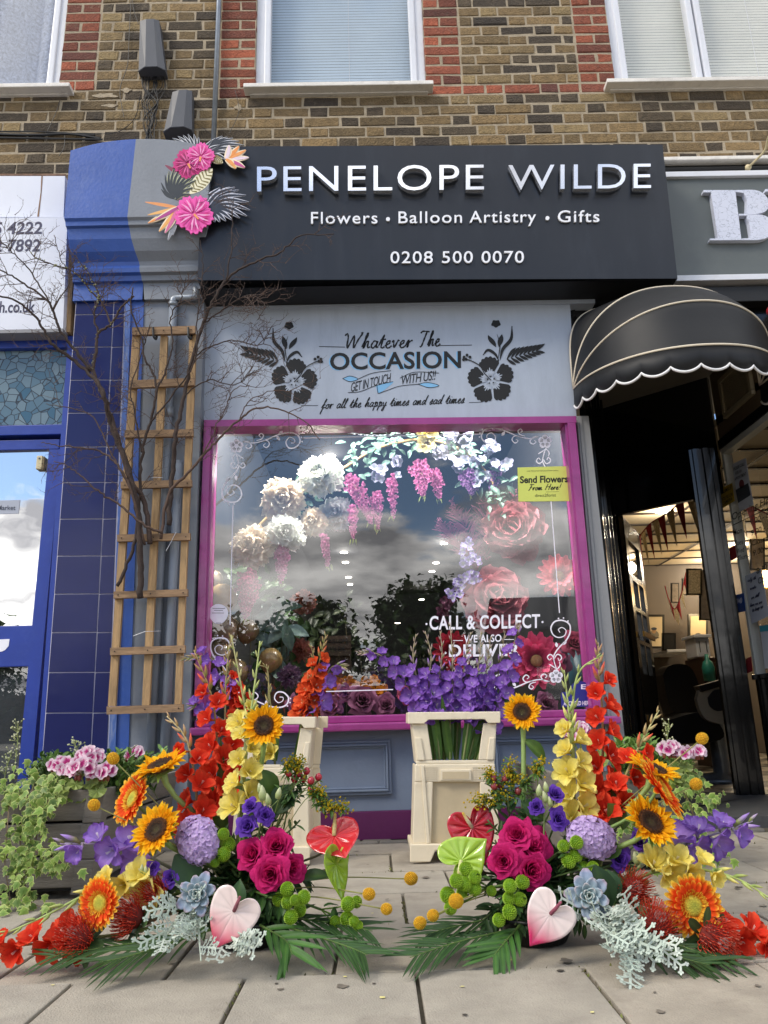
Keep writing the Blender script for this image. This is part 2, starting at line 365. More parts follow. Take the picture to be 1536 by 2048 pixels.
mb = MB(); rs_ = random.Random(8)                # old gum and oil spots trodden into the slabs
for _ in range(70):
    x, y = rs_.uniform(-1.3, 1.6), rs_.uniform(1.45, 3.4); r = rs_.uniform(.004, .013); k = rs_.random()*6
    mb.add([(x+r*(1+.3*sin(3*a+k))*cos(a), y+r*(1+.3*cos(2*a+k))*sin(a), .0047) for a in [i*pi/7 for i in range(14)]], [tuple(range(14))], mixc(lin('#6f675c'), lin('#8d8577'), rs_.random()))
tag(mb.build('pavement_spots', M_weed), kind='stuff')

# ================================================================== brick wall of the upper storey
YB, YF = 3.68, 3.60
M_brick = mat('stock_brick', attr=True, rough=.92, var=.42, scale=34, bump=1.0, bscale=90, dirt='#1f1a15', dscale=17, damt=.75, detail=8)
n = M_brick.node_tree.nodes; l = M_brick.node_tree.links; b = n['Principled BSDF']; src = b.inputs['Base Color'].links[0].from_socket      # pale lime smeared over the brick faces
q1 = n.new('ShaderNodeTexNoise'); q1.inputs['Scale'].default_value = 9; q1.inputs['Detail'].default_value = 10; q1.inputs['Roughness'].default_value = .8; l.new(n['Texture Coordinate'].outputs['Object'], q1.inputs['Vector'])
q2 = n.new('ShaderNodeMapRange'); q2.inputs[1].default_value = .56; q2.inputs[2].default_value = .74; q2.inputs[4].default_value = .6; l.new(q1.outputs[0], q2.inputs[0])
q3 = n.new('ShaderNodeMixRGB'); q3.inputs[2].default_value = (*lin('#8f826c'), 1); l.new(q2.outputs[0], q3.inputs[0]); l.new(src, q3.inputs[1]); l.new(q3.outputs[0], b.inputs['Base Color'])
M_mort = mat('lime_mortar', '#ab9d86', rough=.95, var=.2, scale=18, bump=.5, bscale=150, dirt='#5d5347', dscale=3, damt=.6)
zr = P(1000, 187.5, YB).z; dz = (P(1000, 11.5, YB).z-P(1000, 287.5, YB).z)/14
w1r = P(126, 90, YB).x; w2l = P(511, 90, YB).x; w2r = P(849, 90, YB).x; w3l = P(1221, 90, YB).x
zs1 = P(60, 186, YB).z; zs2 = P(690, 183, YB).z; zs3 = P(1380, 174, YB).z
XL, XR, ZT = -4.0, 4.6, 6.4
holes = [(XL, w1r, zs1, ZT), (w2l, w2r, zs2, ZT), (w3l, XR, zs3, ZT)]
rb = random.Random(11)
wall = thing('brick_wall', 'sooty yellow stock brick wall with red brick edges above the shop signs', 'brick wall', (0, YB, 3))
mbk = MB()
def brick(x0, x1, z0, z1, red):
    if x1-x0 < .018: return
    if red: c = mixc(lin('#a0583f'), lin('#5f3a32'), rb.random()**1.3); k = rb.uniform(.72, 1.2)
    else:
        r = rb.random()
        c = mixc(lin('#69593f'), lin('#8b7450'), rb.random()) if r < .50 else (mixc(lin('#423a31'), lin('#5a4e3d'), rb.random()) if r < .86 else mixc(lin('#94805a'), lin('#84704f'), rb.random()))
        k = rb.uniform(.85, 1.12)
    c = tuple(q*k for q in c); j = lambda a=.0036: rb.uniform(-a, a); e = .0045; t = YB+rb.uniform(-.003, .002)
    f = [V((x0+e+j(), t+j(.0012), z0+e+j())), V((x1-e+j(), t+j(.0012), z0+e+j())), V((x1-e+j(), t+j(.0012), z1-e+j())), V((x0+e+j(), t+j(.0012), z1-e+j()))]
    m = [V((x0+j(), t+.0045, z0+j())), V((x1+j(), t+.0045, z0+j())), V((x1+j(), t+.0045, z1+j())), V((x0+j(), t+.0045, z1+j()))]
    b = [V((q.x, YB+.03, q.z)) for q in m]
    fs = [(0, 1, 2, 3)]+[(i, i+4, (i+1) % 4+4, (i+1) % 4) for i in range(4)]+[(i+4, i+8, (i+1) % 4+8, (i+1) % 4+4) for i in range(4)]
    mbk.add(f+m+b, fs, c)
ST, HD, JT = .2025, .098, .0115
def fill(x0, x1, z0, z1, ph, red=False):
    x = x0-ph*(ST+HD+2*JT); k = 0
    while x < x1:
        w = ST if k % 2 == 0 else HD
        a, b = max(x, x0), min(x+w, x1)
        if b > a: brick(a+rb.uniform(-.002, .002), b+rb.uniform(-.002, .002), z0, z1, red)
        x += w+JT; k += 1
row = -20
while True:
    z0 = zr+row*dz+.005; z1 = z0+dz-.0105+rb.uniform(-.001, .001); row += 1
    if z0 > ZT: break
    if z1 < 2.95: continue
    zc = (z0+z1)/2; segs = [(XL, XR)]
    for (a, b, c, d) in holes:
        if zc > c:
            ns = []
            for (p, q) in segs:
                if b <= p or a >= q: ns.append((p, q)); continue
                if a > p: ns.append((p, a))
                if b < q: ns.append((b, q))
            segs = ns
    odd = row % 2; ph = .23 if odd else .73
    if zc < min(zs1, zs2, zs3)-.001: fill(XL, XR, z0, z1, ph+rb.uniform(-.03, .03)); continue
    for (p, q) in segs:
        lo, hi = p, q
        first = zc < zs2+dz
        for side in (0, 1):
            edge = p if side == 0 else q; sg = 1 if side == 0 else -1
            parts = [.205] if odd else [.088, .105]
            x = edge
            for w in parts:
                a, b = sorted((x, x+sg*w)); brick(a, b, z0, z1, True); x += sg*(w+JT)
            if side == 0: lo = x
            else: hi = x
        fill(lo, hi-JT*0, z0, z1, ph+rb.uniform(-.04, .04), red=first and p > 0)
mbk.build('brickwork', M_brick, wall)
mb = MB()
ym = YB+.0032
for (a, b, c, d) in ((XL, XR, 2.9, zs3), (w1r, w2l, zs3, ZT), (w2r, w3l, zs3, ZT)):
    mb.box(a, b, ym, YB+.22, c, d)
mb.build('mortar', M_mort, wall)
mb = MB(); mb.box(XL, XR, YB+.222, YB+.26, 2.62, 2.9); mb.box(XL, -1.62, YB+.1, YB+.2, 0, 2.9)
mb.build('lower_wall', M_mort, wall)
mb = MB('#8b8478')                              # smeared render patches
for (x0, y0, w, h) in ((188, 186, 46, 9), (242, 176, 20, 9), (205, 208, 30, 6), (470, 208, 14, 12)):
    pts = [P(x0+w*(.5+.5*cos(a)*(1+.35*sin(a*3+x0))), y0+h*(.5+.5*sin(a)*(1+.3*cos(a*4+y0))), YB-.004) for a in [i*2*pi/14 for i in range(14)]]
    mb.prism(pts, (0, .014, 0))
mb.build('render_patch', M_mort, wall)

# ---------------------------------------------------------------- upstairs windows
M_upvc = mat('white_upvc', '#dcdfe6', rough=.35, var=.03, scale=4, dirt='#b9b4ac', dscale=6, damt=.3)
M_sill = mat('painted_sill', '#e4e0d9', rough=.7, var=.08, scale=8, bump=.2, bscale=60, dirt='#8e867a', dscale=9, damt=.45)
M_gup = glass('upstairs_glass', .06)
M_blind = mat('sky_tinted_slat', '#bfd2e2', rough=.5, var=.05, scale=3)  # slat blue stands in for the sky reflected in the pane
M_net = mat('net_curtain', '#c9d0e0', rough=.9, var=.3, scale=60, trans=.3)
M_dark = mat('dark_room', '#1a1c20', rough=.9, var=.1)
Yw = YB+.025
def window(label, xl, xr, zb, panes, kind):
    t = thing('upstairs_window', label, 'window', ((xl+xr)/2, Yw, zb))
    fw = .062; mb = MB(); d0, d1 = Yw, Yw+.07; zt = ZT
    mb.box(xl, xr, d0, d1, zb, zb+fw, .006); mb.box(xl, xl+fw, d0, d1, zb+fw, zt, .006); mb.box(xr-fw, xr, d0, d1, zb+fw, zt, .006)
    mb.build('frame', M_upvc, t)
    for (a, b) in panes:
        s = MB(); sw = .038; y0, y1 = Yw-.012, Yw+.05; z0 = zb+fw*.55
        s.box(a, b, y0, y1, z0, z0+sw, .008); s.box(a, a+sw, y0, y1, z0+sw, zt, .008); s.box(b-sw, b, y0, y1, z0+sw, zt, .008)
        so_ = s.build('sash', M_upvc, t)
        gm = MB(); gm.add([(a+sw, Yw+.02, z0+sw), (b-sw, Yw+.02, z0+sw), (b-sw, Yw+.02, zt), (a+sw, Yw+.02, zt)], [(0, 1, 2, 3)])
        gm.build('pane', M_gup, so_)
    if kind == 'blind':
        bl = MB(); z = zb+.07
        while z < zt:
            bl.add([(xl+.05, Yw+.1035, z), (xr-.05, Yw+.1035, z), (xr-.05, Yw+.10, z+.0155), (xl+.05, Yw+.10, z+.0155)], [(0, 1, 2, 3)]); z += .0215
        bl.build('venetian_blind', M_blind if len(panes) == 1 else mat('cream_reflection_slat', '#f4f5ea', rough=.5, var=.03), t)  # paler cream slats in the wide window also hold its brighter reflection
        cb = MB('#b5bcc2'); cb.tube([(xl*.45+xr*.55, Yw+.097, zb+.06), (xl*.45+xr*.55, Yw+.097, zt)], .0012, 5); cb.build('blind_cord', M_upvc, t)
    else:
        cu = MB(); g = []
        for i in range(60):
            x = xl+(xr-xl)*i/59; g.append([(x, Yw+.12+.018*sin(x*75+sin(x*21)), zb+.05), (x, Yw+.12+.018*sin(x*75+sin(x*21)+.3), zt)])
        cu.sheet(g); cu.build('net_curtain', M_net, t, smooth=True)
    r = MB(); r.box(xl, xr, Yw+.3, Yw+.32, zb, zt); r.build('dark_room', M_dark, t)
    return t
def sill(label, xl, xr, zt):
    mb = MB(); mb.box(xl, xr, YB-.07, YB+.05, zt-.027, zt, .005); mb.box(xl+.03, xr-.03, YB-.02, YB+.03, zt-.036, zt-.0275, .003)
    tag(mb.build('window_sill', M_sill, org=((xl+xr)/2, YB, zt)), label, 'sill')
window('white framed upstairs window with patterned net curtain, cut by the left picture edge', XL, w1r, zs1, [(w1r-.85, w1r-.045)], 'net')
window('single white upstairs window with closed pale venetian blind above the florist sign', w2l, w2r, zs2, [(w2l+.05, w2r-.05)], 'blind')
x3 = P(1398, 80, YB).x
window('wide white upstairs window with two panes and cream blind above the barber', w3l, w3l+1.7, zs3, [(w3l+.05, x3-.004), (x3+.01, w3l+1.66)], 'blind')
sill('worn white sill under the net curtain window', XL, P(137, 185, YB-.07).x, zs1+.004)
sill('white sill under the single window with the sky-tinted blind', P(486, 184, YB-.07).x, P(868, 182, YB-.07).x, zs2+.004)
sill('white sill under the two-pane upstairs window', P(1216, 174, YB-.07).x, XR, zs3+.004)

# ---------------------------------------------------------------- conduit, telecom boxes, cables on the brick
M_galv = mat('galvanised', '#8d949c', rough=.4, metal=.5, var=.15, scale=20)
M_cab = mat('black_cable', '#141414', rough=.5, var=.1)
M_boxp = mat('grey_abs', '#4a4d54', rough=.5, var=.08, scale=10)
x = P(433, 130, YB-.03).x
mb = MB(); mb.tube([(x, YB-.03, P(433, 285, YB-.03).z), (x, YB-.03, ZT)], .0145, 10); tag(mb.build('conduit_pipe', M_galv, smooth=True, org=(x, YB-.03, 3.1)), 'thin grey steel conduit running straight up the brick wall', 'pipe')
def telebox(label, quad, Yf):
    tl, tr, br, bl = [P(a, b, Yf) for a, b in quad]; c = (bl+br)/2
    t = thing('cable_box', label, 'cable box', (c.x, YB, c.z)); mb = MB()
    ins = lambda a, b, k: a.lerp(b, k)
    bk = [V((q.x, YB-.002, q.z)) for q in (tl, tr, br, bl)]
    m1, m2 = ins(tl, tr, .35)+V((0, -.012, 0)), ins(tl, tr, .75)+V((0, -.012, 0)); n1, n2 = ins(bl, br, .3)+V((0, -.03, 0)), ins(bl, br, .75)+V((0, -.03, 0))
    vs = [tl, m1, m2, tr, br, n2, n1, bl]+bk
    mb.add(vs, [(0, 7, 6, 1), (1, 6, 5, 2), (2, 5, 4, 3), (0, 8, 11, 7), (3, 4, 10, 9), (0, 1, 2, 3, 9, 8), (7, 11, 10, 4, 5, 6)])
    mb.build('cover', M_boxp, t)
    mb = MB(); mb.add([q+V((0, .006, -.004)) for q in (tl, tr, br, bl)]+bk, [(0, 4, 7, 3)]); r = MB(); r.tube([bl+V((0, -.003, .004)), n1+V((0, -.003, .004)), n2+V((0, -.003, .004)), br+V((0, -.003, .004))], .004, 5); r.build('rim', M_boxp, t)
telebox('grey tapered telecom box mounted high on the brick, many black cables below it', [(280, 42), (318, 41), (331, 143), (277, 145)], YB-.06)
telebox('lower grey tapered telecom box standing just above the blue and grey corbel', [(345, 184), (384, 182), (384, 262), (327, 266)], YB-.06)
mb = MB(); rc = random.Random(5)
for i in range(16):
    x0 = 284+i*2.7; pts = [(x0, 142), (x0+rc.uniform(-7, 7), 175), (295+rc.uniform(-14, 22), 205), (297+rc.uniform(-12, 18), 240), (300+rc.uniform(-12, 10), 285)]
    mb.tube(crom([P(a, b, YB-.02-.012*rc.random()) for a, b in pts], 5), .0022, 5)
tag(mb.build('cable_bundle', M_cab, org=P(300, 210, YB)), 'tangle of black cables dropping from the upper telecom box', 'cables')
mb = MB()
for (pts, r) in (([(-20, 268), (60, 270), (140, 268), (200, 277)], .008), ([(-20, 263), (90, 264), (190, 270)], .005), ([(-20, 275), (100, 277), (205, 279)], .006), ([(60, 275), (150, 266), (200, 268), (240, 262), (270, 235), (281, 190)], .002), ([(120, 200), (112, 225), (95, 262)], .0018), ([(262, 0), (258, 80), (255, 130), (240, 180), (248, 235)], .002), ([(265, 0), (268, 22), (277, 48)], .002), ([(470, 180), (478, 215), (472, 240), (458, 268)], .0016), ([(130, 268), (128, 295), (118, 312)], .002), ([(385, 245), (405, 255), (425, 272)], .0013)):
    mb.tube(crom([P(a, b, YB-.012) for a, b in pts], 6), r, 6)
tag(mb.build('wall_cable', M_cab, org=P(100, 270, YB)), 'black cables strung along the brick above the white shop sign', 'cables')
# ================================================================== corbel, tiled pilaster, grey pilaster
M_blue = mat('blue_gloss_paint', '#3558a6', rough=.38, var=.12, scale=4, bump=.12, bscale=60, dirt='#8ea0c4', dscale=7, damt=.22)
M_grey = mat('grey_masonry_paint', '#7d838c', rough=.5, var=.07, scale=5, bump=.15, bscale=70, dirt='#5d6066', dscale=4, damt=.35)
Yc = 3.36
zt0, zt1 = P(140, 300, Yc).z, P(285, 277, Yc).z
zf = P(200, 435, Yc).z
def yz(py, Y): return P(230, py, Y).z
prof = [(Yc, zf), (Yc+.012, zf-.012), (Yc+.014, yz(450, Yc+.014)), (Yc+.03, yz(456, Yc+.03)), (Yc+.04, yz(480, Yc+.05)), (Yc+.065, yz(505, Yc+.075)), (Yc+.10, yz(524, Yc+.10)), (Yc+.105, yz(532, Yc+.105)),
        (Yc+.095, yz(536, Yc+.095)), (Yc+.10, yz(545, Yc+.10)), (Yc+.12, yz(552, Yc+.12)), (Yc+.125, yz(562, Yc+.125)), (Yc+.145, yz(567, Yc+.145)), (Yc+.145, yz(600, Yc+.145)), (YB+.0, yz(600, Yc+.145))]
corbel = thing('shop_corbel', 'arched plaster corbel painted half blue and half grey between two shops', 'corbel', (-1.25, Yc, 2.6))
xa, xb, xe = P(128, 437, Yc).x, P(266, 360, Yc).x, P(415, 437, Yc).x
def corb(x0, x1, m, wav):
    mb = MB(); n = 10; xs = [x0+(x1-x0)*i/n for i in range(n+1)]; rowsv = []
    for i, x in enumerate(xs):
        t = (x-xa)/(xe-xa); zt = zt0+(zt1-zt0)*(1-abs(t*2-1)**2.2)
        col_ = [(x, YB+.0, zt), (x, Yc+.004, zt), (x, Yc, zt-.006)]
        for q, (y, z) in enumerate(prof):
            dx = 0
            if wav and ((i == n and wav > 0) or (i == 0 and wav < 0)): dx = .0+.055*max(0, (zf-z)/.45)*1.0-.018*sin(min(1, max(0, (zf+.1-z)/.3))*pi)
            tap = (x-(xa+xe)/2)*(-.05*min(1, max(0, (zf-z)/.12)))
            col_.append((x+dx+tap, y, z))
        rowsv.append(col_)
    mb.sheet(rowsv)
    k = len(rowsv[0])
    for c in (rowsv[0], rowsv[-1]): mb.add(c, [tuple(range(k))])
    return mb
corb(xa, xb, M_blue, 1).build('blue_half', M_blue, corbel); corb(xb, xe, M_grey, -1).build('grey_half', M_grey, corbel)
# blue glazed tiles
M_tile = mat('blue_glazed_tile', '#1c2258', rough=.22, var=.10, scale=2.2, coat=.08, spec=.3, bump=.02, bscale=8)
M_grout = mat('grout', '#c9c6d2', rough=.9, var=.1)
Yp = 3.52
pil = thing('tiled_pilaster', 'pilaster clad in large glossy navy tiles with pale grout', 'pilaster', (P(150, 1500, Yp).x, Yp, 0))
def xat(pt, pb, y): return pt[0]+(pb[0]-pt[0])*(y-pt[1])/(pb[1]-pt[1])
eL, eM, eR = ((152, 600), (84, 1520)), ((228, 600), (181, 1520)), ((250, 600), (214, 1520))
ys = [601, 629, 694, 760, 826, 894, 965, 1038, 1112, 1188, 1265, 1345, 1426, 1508, 1590, 1672]
mb = MB()
for i in range(len(ys)-1):
    for (a, b) in ((eL, eM), (eM, eR)):
        q = [(xat(*a, ys[i])+1.2, ys[i]+1.2), (xat(*b, ys[i])-1.2, ys[i]+.4), (xat(*b, ys[i+1])-.9, ys[i+1]-1.2), (xat(*a, ys[i+1])+.9, ys[i+1]-.7)]
        mb.pp(q, Yp, Yp+.02)
mb.build('tiles', M_tile, pil)
mb = MB(); mb.pp([(152, 600), (251, 600), (213, 1680), (72, 1680)], Yp+.003, YB+.1); mb.build('grout_bed', M_grout, pil)
M_strip = mat('worn_blue_paint', '#3f62a8', rough=.6, var=.25, scale=12, dirt='#aab3c4', dscale=9, damt=.9, stretch=(3, 3, .5))
mb = MB(); mb.pp([(251.5, 602), (262, 602), (226, 1640), (212, 1640)], Yp-.006, YB); mb.build('edge_strip', M_strip, pil)
mb = MB(); mb.pp([(262, 602), (288, 602), (252, 1640), (226, 1640)], Yp+.004, YB); mb.build('painted_return', M_blue, pil)
Yg = 3.53
mb = MB(); mb.pp([(287.5, 600), (409, 600), (372, 1640), (251.5, 1640)], Yg, YB+.1); tag(mb.build('grey_pilaster', M_grey, org=(P(330, 1500, Yg).x, Yg, 0)), 'plain grey rendered pilaster behind the wooden trellis', 'pilaster')
# pipes
mb = MB(); M_pipe = mat('grey_painted_pipe', '#87909c', rough=.4, var=.06, scale=8)
yq = Yg-.025
mb.tube([P(347, 606, yq), P(345, 660, yq), P(330, 950, yq), P(296, 1600, yq)], .021, 12)
t1 = tag(mb.build('drain_pipe', M_pipe, smooth=True, org=P(296, 1600, yq)), 'taller grey pipe rising behind the trellis to an elbow under the sign', 'pipe')
mb = MB(); mb.tube(crom([P(347, 612, yq), P(347, 600, yq), P(356, 596, yq), P(385, 595, yq-.01), P(392, 590, yq), P(391, 574, yq+.02)], 4), .019, 10); mb.tube([P(347, 606, yq), P(346.6, 613, yq)], .027, 12); mb.tube([P(338, 815, yq), P(337, 835, yq)], .026, 12); mb.build('pipe_elbow', M_galv, t1, smooth=True)
mb = MB(); mb.tube([P(357, 928, yq), P(324, 1600, yq)], .021, 12); mb.tube([P(357.2, 922, yq), P(356.6, 935, yq)], .0185, 12)
tag(mb.build('drain_pipe', M_pipe, smooth=True, org=P(324, 1600, yq)), 'shorter grey pipe with open top behind the right side of the trellis', 'pipe')
# trellis
M_wood = mat('weathered_pine', '#a98a62', rough=.75, var=.34, scale=9, stretch=(7, 7, .8), bump=.3, bscale=40, dirt='#5a4330', dscale=6, damt=.5)
M_woodh = mat('weathered_pine_rail', '#93775a', rough=.8, var=.38, scale=9, stretch=(.8, 7, 7), bump=.35, bscale=40, dirt='#4c3a2b', dscale=6, damt=.55)
Yt = 3.43
tr = thing('garden_trellis', 'narrow pine trellis fixed upright against the grey pilaster', 'trellis', P(290, 1420, Yt))
for (a, b, w0, w1) in (((272, 670), (223, 1412), 15, 15), ((328, 672), (291, 1412), 14, 15), ((386, 668), (355, 1412), 14, 13)):
    mb = MB(); mb.pp([(a[0]-w0/2, a[1]), (a[0]+w0/2, a[1]), (b[0]+w1/2, b[1]), (b[0]-w1/2, b[1])], Yt+.016, Yt+.036); mb.build('upright', M_wood, tr)
for (xl, xr_, y, sl_, h) in ((264, 390, 662, -3, 15), (258, 389, 768, -5, 15), (249, 386, 868, -3, 14), (241, 383, 970, -4, 14), (234, 380, 1076, -3, 14), (227, 375, 1190, -5, 14), (220, 370, 1303, -5, 15), (213, 366, 1421, -5, 16)):
    mb = MB(); mb.pp([(xl, y-h/2), (xr_, y-h/2+sl_), (xr_, y+h/2+sl_), (xl, y+h/2)], Yt-.004, Yt+.0155); o = mb.build('rail', M_woodh, tr)
    s = MB('#2c2c2c')
    for f in (.06, .5, .94):
        q = P(xl+(xr_-xl)*f, y+sl_*f, Yt-.006); s.ball(q, .003, 6, 4)
    s.build('screw', M_cab, o)
mb = MB('#1d1d1d')
for x in (306, 376): mb.tube(crom([P(x, 655, Yt-.01), P(x+1, 672, Yt-.012), P(x+6, 678, Yt), P(x+8, 668, Yt+.02)], 4), .006, 6)
mb.build('fixing_strap', M_cab, tr)
mb = MB('#e2e2e2')
mb.tube([P(266, 1272, Yt-.005), P(290, 1263, Yt-.01), P(322, 1262, yq-.03)], .0012, 5); mb.tube([P(352, 1064, Yt-.01), P(342, 1084, Yt-.01), P(332, 1102, Yt-.012)], .0012, 5); mb.tube([P(303, 955, Yt-.01), P(326, 955, Yt-.01)], .0012, 5)
mb.build('cable_tie', M_upvc, tr)

# ================================================================== florist's sign
M_sign = mat('anthracite_panel', '#1e2127', rough=.3, var=.08, scale=3, spec=.5, dirt='#4b505a', dscale=2.5, damt=.15, stretch=(3, 1, .6))
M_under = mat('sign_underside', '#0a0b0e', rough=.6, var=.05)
Ys = 3.40
sg = thing('shop_sign', 'long anthracite box sign with raised white lettering over the florist', 'shop sign', P(880, 430, Ys))
fr_ = [(407, 293), (1325, 289), (1355, 557), (395, 560.5)]
mb = MB(); mb.pp(fr_, Ys, YB-.03); mb.build('sign_box', M_sign, sg)
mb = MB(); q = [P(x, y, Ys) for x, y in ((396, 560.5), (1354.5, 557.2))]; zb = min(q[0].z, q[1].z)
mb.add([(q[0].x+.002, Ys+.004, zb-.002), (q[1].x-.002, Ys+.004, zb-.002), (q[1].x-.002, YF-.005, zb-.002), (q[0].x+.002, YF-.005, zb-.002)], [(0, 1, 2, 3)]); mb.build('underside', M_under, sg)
M_let = mat('white_acrylic', '#f2f4fa', rough=.25, var=.02, coat=.3)
M_mir = mat('silver_mirror_acrylic', '#eef1f8', rough=.10, var=.02, metal=.8)
dep = (0, .026, 0)
for w_ in (('PENELOPE', 514, 968, 383, 379, 50), ('WILDE', 1017, 1302, 379, 376, 49)): mb = MB(); text_px(mb, *w_, onY(Ys-.04), off=-.004, sp=1.1, depth=dep); mb.build('raised_word', M_mir, sg)
d2 = (0, .008, 0)
for w_ in (('Flowers', 622, 755, 447, 446.5), ('Balloon', 797, 924, 446, 445), ('Artistry', 939, 1072, 445, 444), ('Gifts', 1116, 1199, 444, 443.5)): mb = MB(); text_px(mb, *w_, 23, onY(Ys-.0105), off=.002, sp=1.12, depth=d2); mb.build('raised_word', M_let, sg)
for (x, y) in ((776, 438), (1095, 436)):
    mb = MB(); mb.prism([P(x+4*cos(a), y+4*sin(a), Ys-.0105) for a in [i*pi/7 for i in range(14)]], d2); mb.build('raised_dot', M_let, sg)
mb = MB(); text_px(mb, '0208 500 0070', 781, 1048, 526, 525, 23, onY(Ys-.0105), off=.002, sp=1.1, depth=d2); mb.build('raised_phone_number', M_let, sg)
# printed flower cut-out on the corner of the sign
M_print = mat('printed_board', attr=True, rough=.35, var=.05, scale=20)
orn = thing('flower_cutout', 'cut-out board of printed pink hibiscus and palm leaves on the sign corner', 'sign ornament', P(390, 370, Ys-.06))
YO = Ys-.045
def blade(mb, pts, w, Y, col, edge='#e9e9ee', th=.004):
    c = crom2(pts, 6); k = len(c); ws = [PS(1.25*w*sin(pi*(.12+.86*i/(k-1)))**.7, Y) for i in range(k)]
    mb.ribbon([P(a, b, Y) for a, b in c], ws, th=th, col=lin(edge)); mb.ribbon([P(a, b, Y-.0015) for a, b in c], [q*.55 for q in ws], th=.001, col=lin(col))
def fan(base, tips, w, Y, col='#33373e', bend=0.0, edge='#dfe1e6'):
    mb = MB()
    for i, (x, y) in enumerate(tips):
        mx_, my_ = (base[0]+x)/2, (base[1]+y)/2; dx, dy = x-base[0], y-base[1]
        blade(mb, [base, (mx_+dy*bend, my_-dx*bend), (x, y)], w, Y-.0004*i, col, edge)
    o = mb.build('palm_leaf', M_print, orn); return o
fan((385, 310), [(348, 285), (352, 295), (345, 276), (356, 272), (366, 270), (376, 268), (388, 268), (397, 274), (350, 302)], 7, YO+.012, bend=-.12)
fan((410, 312), [(432, 276), (445, 272), (455, 274), (466, 276), (478, 282), (488, 290), (480, 300), (470, 310), (455, 320), (440, 290), (424, 280)], 8, YO+.010, bend=.15)
fan((352, 398), [(322, 378), (322, 365), (330, 350), (338, 342), (348, 336), (360, 334), (372, 338), (382, 344), (390, 350), (392, 360), (386, 375), (380, 388)], 9, YO+.006, '#33373a', .12, '#b9bb9a')
fan((408, 420), [(418, 385), (440, 375), (460, 374), (478, 380), (492, 390), (498, 404), (500, 420), (494, 432), (480, 436), (465, 440), (452, 442), (440, 444), (430, 444), (470, 374)], 10, YO+.008, '#2c3340', .14, '#d7d9e6')
fan((350, 420), [(345, 470), (336, 480), (352, 450), (338, 462)], 9, YO+.009, '#8b8f96', .05)
def leafp(base, tip, w, Y):
    mb = MB(); c = [base, ((base[0]+tip[0])/2, (base[1]+tip[1])/2), tip]; k = 12; dx, dy = tip[0]-base[0], tip[1]-base[1]; L = sqrt(dx*dx+dy*dy); nx, ny = -dy/L, dx/L
    out = [(base[0]+dx*i/k+nx*w*sin(pi*i/k)**.8, base[1]+dy*i/k+ny*w*sin(pi*i/k)**.8) for i in range(k+1)]+[(base[0]+dx*i/k-nx*w*sin(pi*i/k)**.8, base[1]+dy*i/k-ny*w*sin(pi*i/k)**.8) for i in range(k-1, 0, -1)]
    mb.pp(out, Y, Y+.005, lin('#efe9c8'))
    for s in (1, -1):
        for i in range(1, 9):
            t = i/9.5; a = (base[0]+dx*t, base[1]+dy*t); wv = w*sin(pi*min(.97, t+.06))**.8*.85
            mb.ribbon([P(a[0], a[1], Y-.001), P(a[0]+dx*.09+nx*s*wv, a[1]+dy*.09+ny*s*wv, Y-.001)], [.004, .009], th=.0005, col=lin('#8b7f4b'))
    mb.build('printed_leaf', M_print, orn)
leafp((379, 388), (425, 337), 15, YO+.004); leafp((340, 400), (272, 410), 14, YO+.011); leafp((418, 310), (446, 325), 9, YO+.006)
def birdp(base, tips, Y, cols):
    mb = MB()
    for i, (x, y) in enumerate(tips):
        blade(mb, [base, ((base[0]+x)/2+2, (base[1]+y)/2), (x, y)], 13, Y-.0006*i, cols[i % len(cols)], '#f4e3c4')
    mb.build('bird_of_paradise', M_print, orn)
birdp((350, 345), [(278, 335), (300, 329), (322, 312), (340, 312), (294, 361), (312, 352), (330, 330)], YO+.010, ['#8a3d55', '#e2763a', '#ef8f45', '#e2763a', '#e8743a', '#f0a04e'])
birdp((355, 415), [(270, 411), (290, 404), (295, 430), (296, 446), (318, 463), (330, 466), (310, 440)], YO+.007, ['#b0468c', '#e79a5c', '#f0b76d', '#ef9a50', '#f1b060', '#d96fa0'])
birdp((452, 318), [(498, 315), (492, 300), (478, 292), (490, 335), (472, 337), (458, 290), (466, 330)], YO+.005, ['#e9d5e2', '#f2a25a', '#ef9a50', '#c45a94', '#f1b060'])
def hibp(cx_, cy_, r, Y, rot=0, c1='#e84a9d', c2='#f48cc0', c3='#b8256f'):
    mb = MB()
    for i in range(5):
        a0 = rot+i*2*pi/5; pts = [(cx_, cy_)]
        for k in range(13):
            t = -1+2*k/12; a = a0+t*.68; rr = r*(1-.22*t*t+.07*sin(k*2.4+i))
            pts.append((cx_+rr*cos(a), cy_+rr*sin(a)))
        mb.pp(pts, Y-.0012*(i % 3), Y+.006, lin(c1))
        for k in (-2, -1, 0, 1, 2):
            a = a0+k*.2
            mb.ribbon([P(cx_+r*.15*cos(a), cy_+r*.15*sin(a), Y-.0052), P(cx_+r*.5*cos(a+.06), cy_+r*.5*sin(a+.06), Y-.0052), P(cx_+r*.82*cos(a), cy_+r*.82*sin(a), Y-.0052)], [PS(r*.05, Y), PS(r*.12, Y), PS(r*.04, Y)], th=.0005, col=lin(c2 if k % 2 else c3))
    mb.ribbon([P(cx_, cy_, Y-.007), P(cx_+r*.35*cos(rot+.6), cy_+r*.35*sin(rot+.6), Y-.007)], [.012, .007], th=.001, col=lin('#f3a05c'))
    mb.build('hibiscus', M_print, orn)
hibp(376, 327, 30, YO+.002, .5, '#c92f7c', '#e2619f', '#94205c'); hibp(401, 313, 28, YO-.002, 1.1, '#ef5fae', '#f7a3d0', '#cf3487'); hibp(388, 428, 39, YO-.004, .25, '#ee5ab0', '#f8a9d6', '#d5348f')

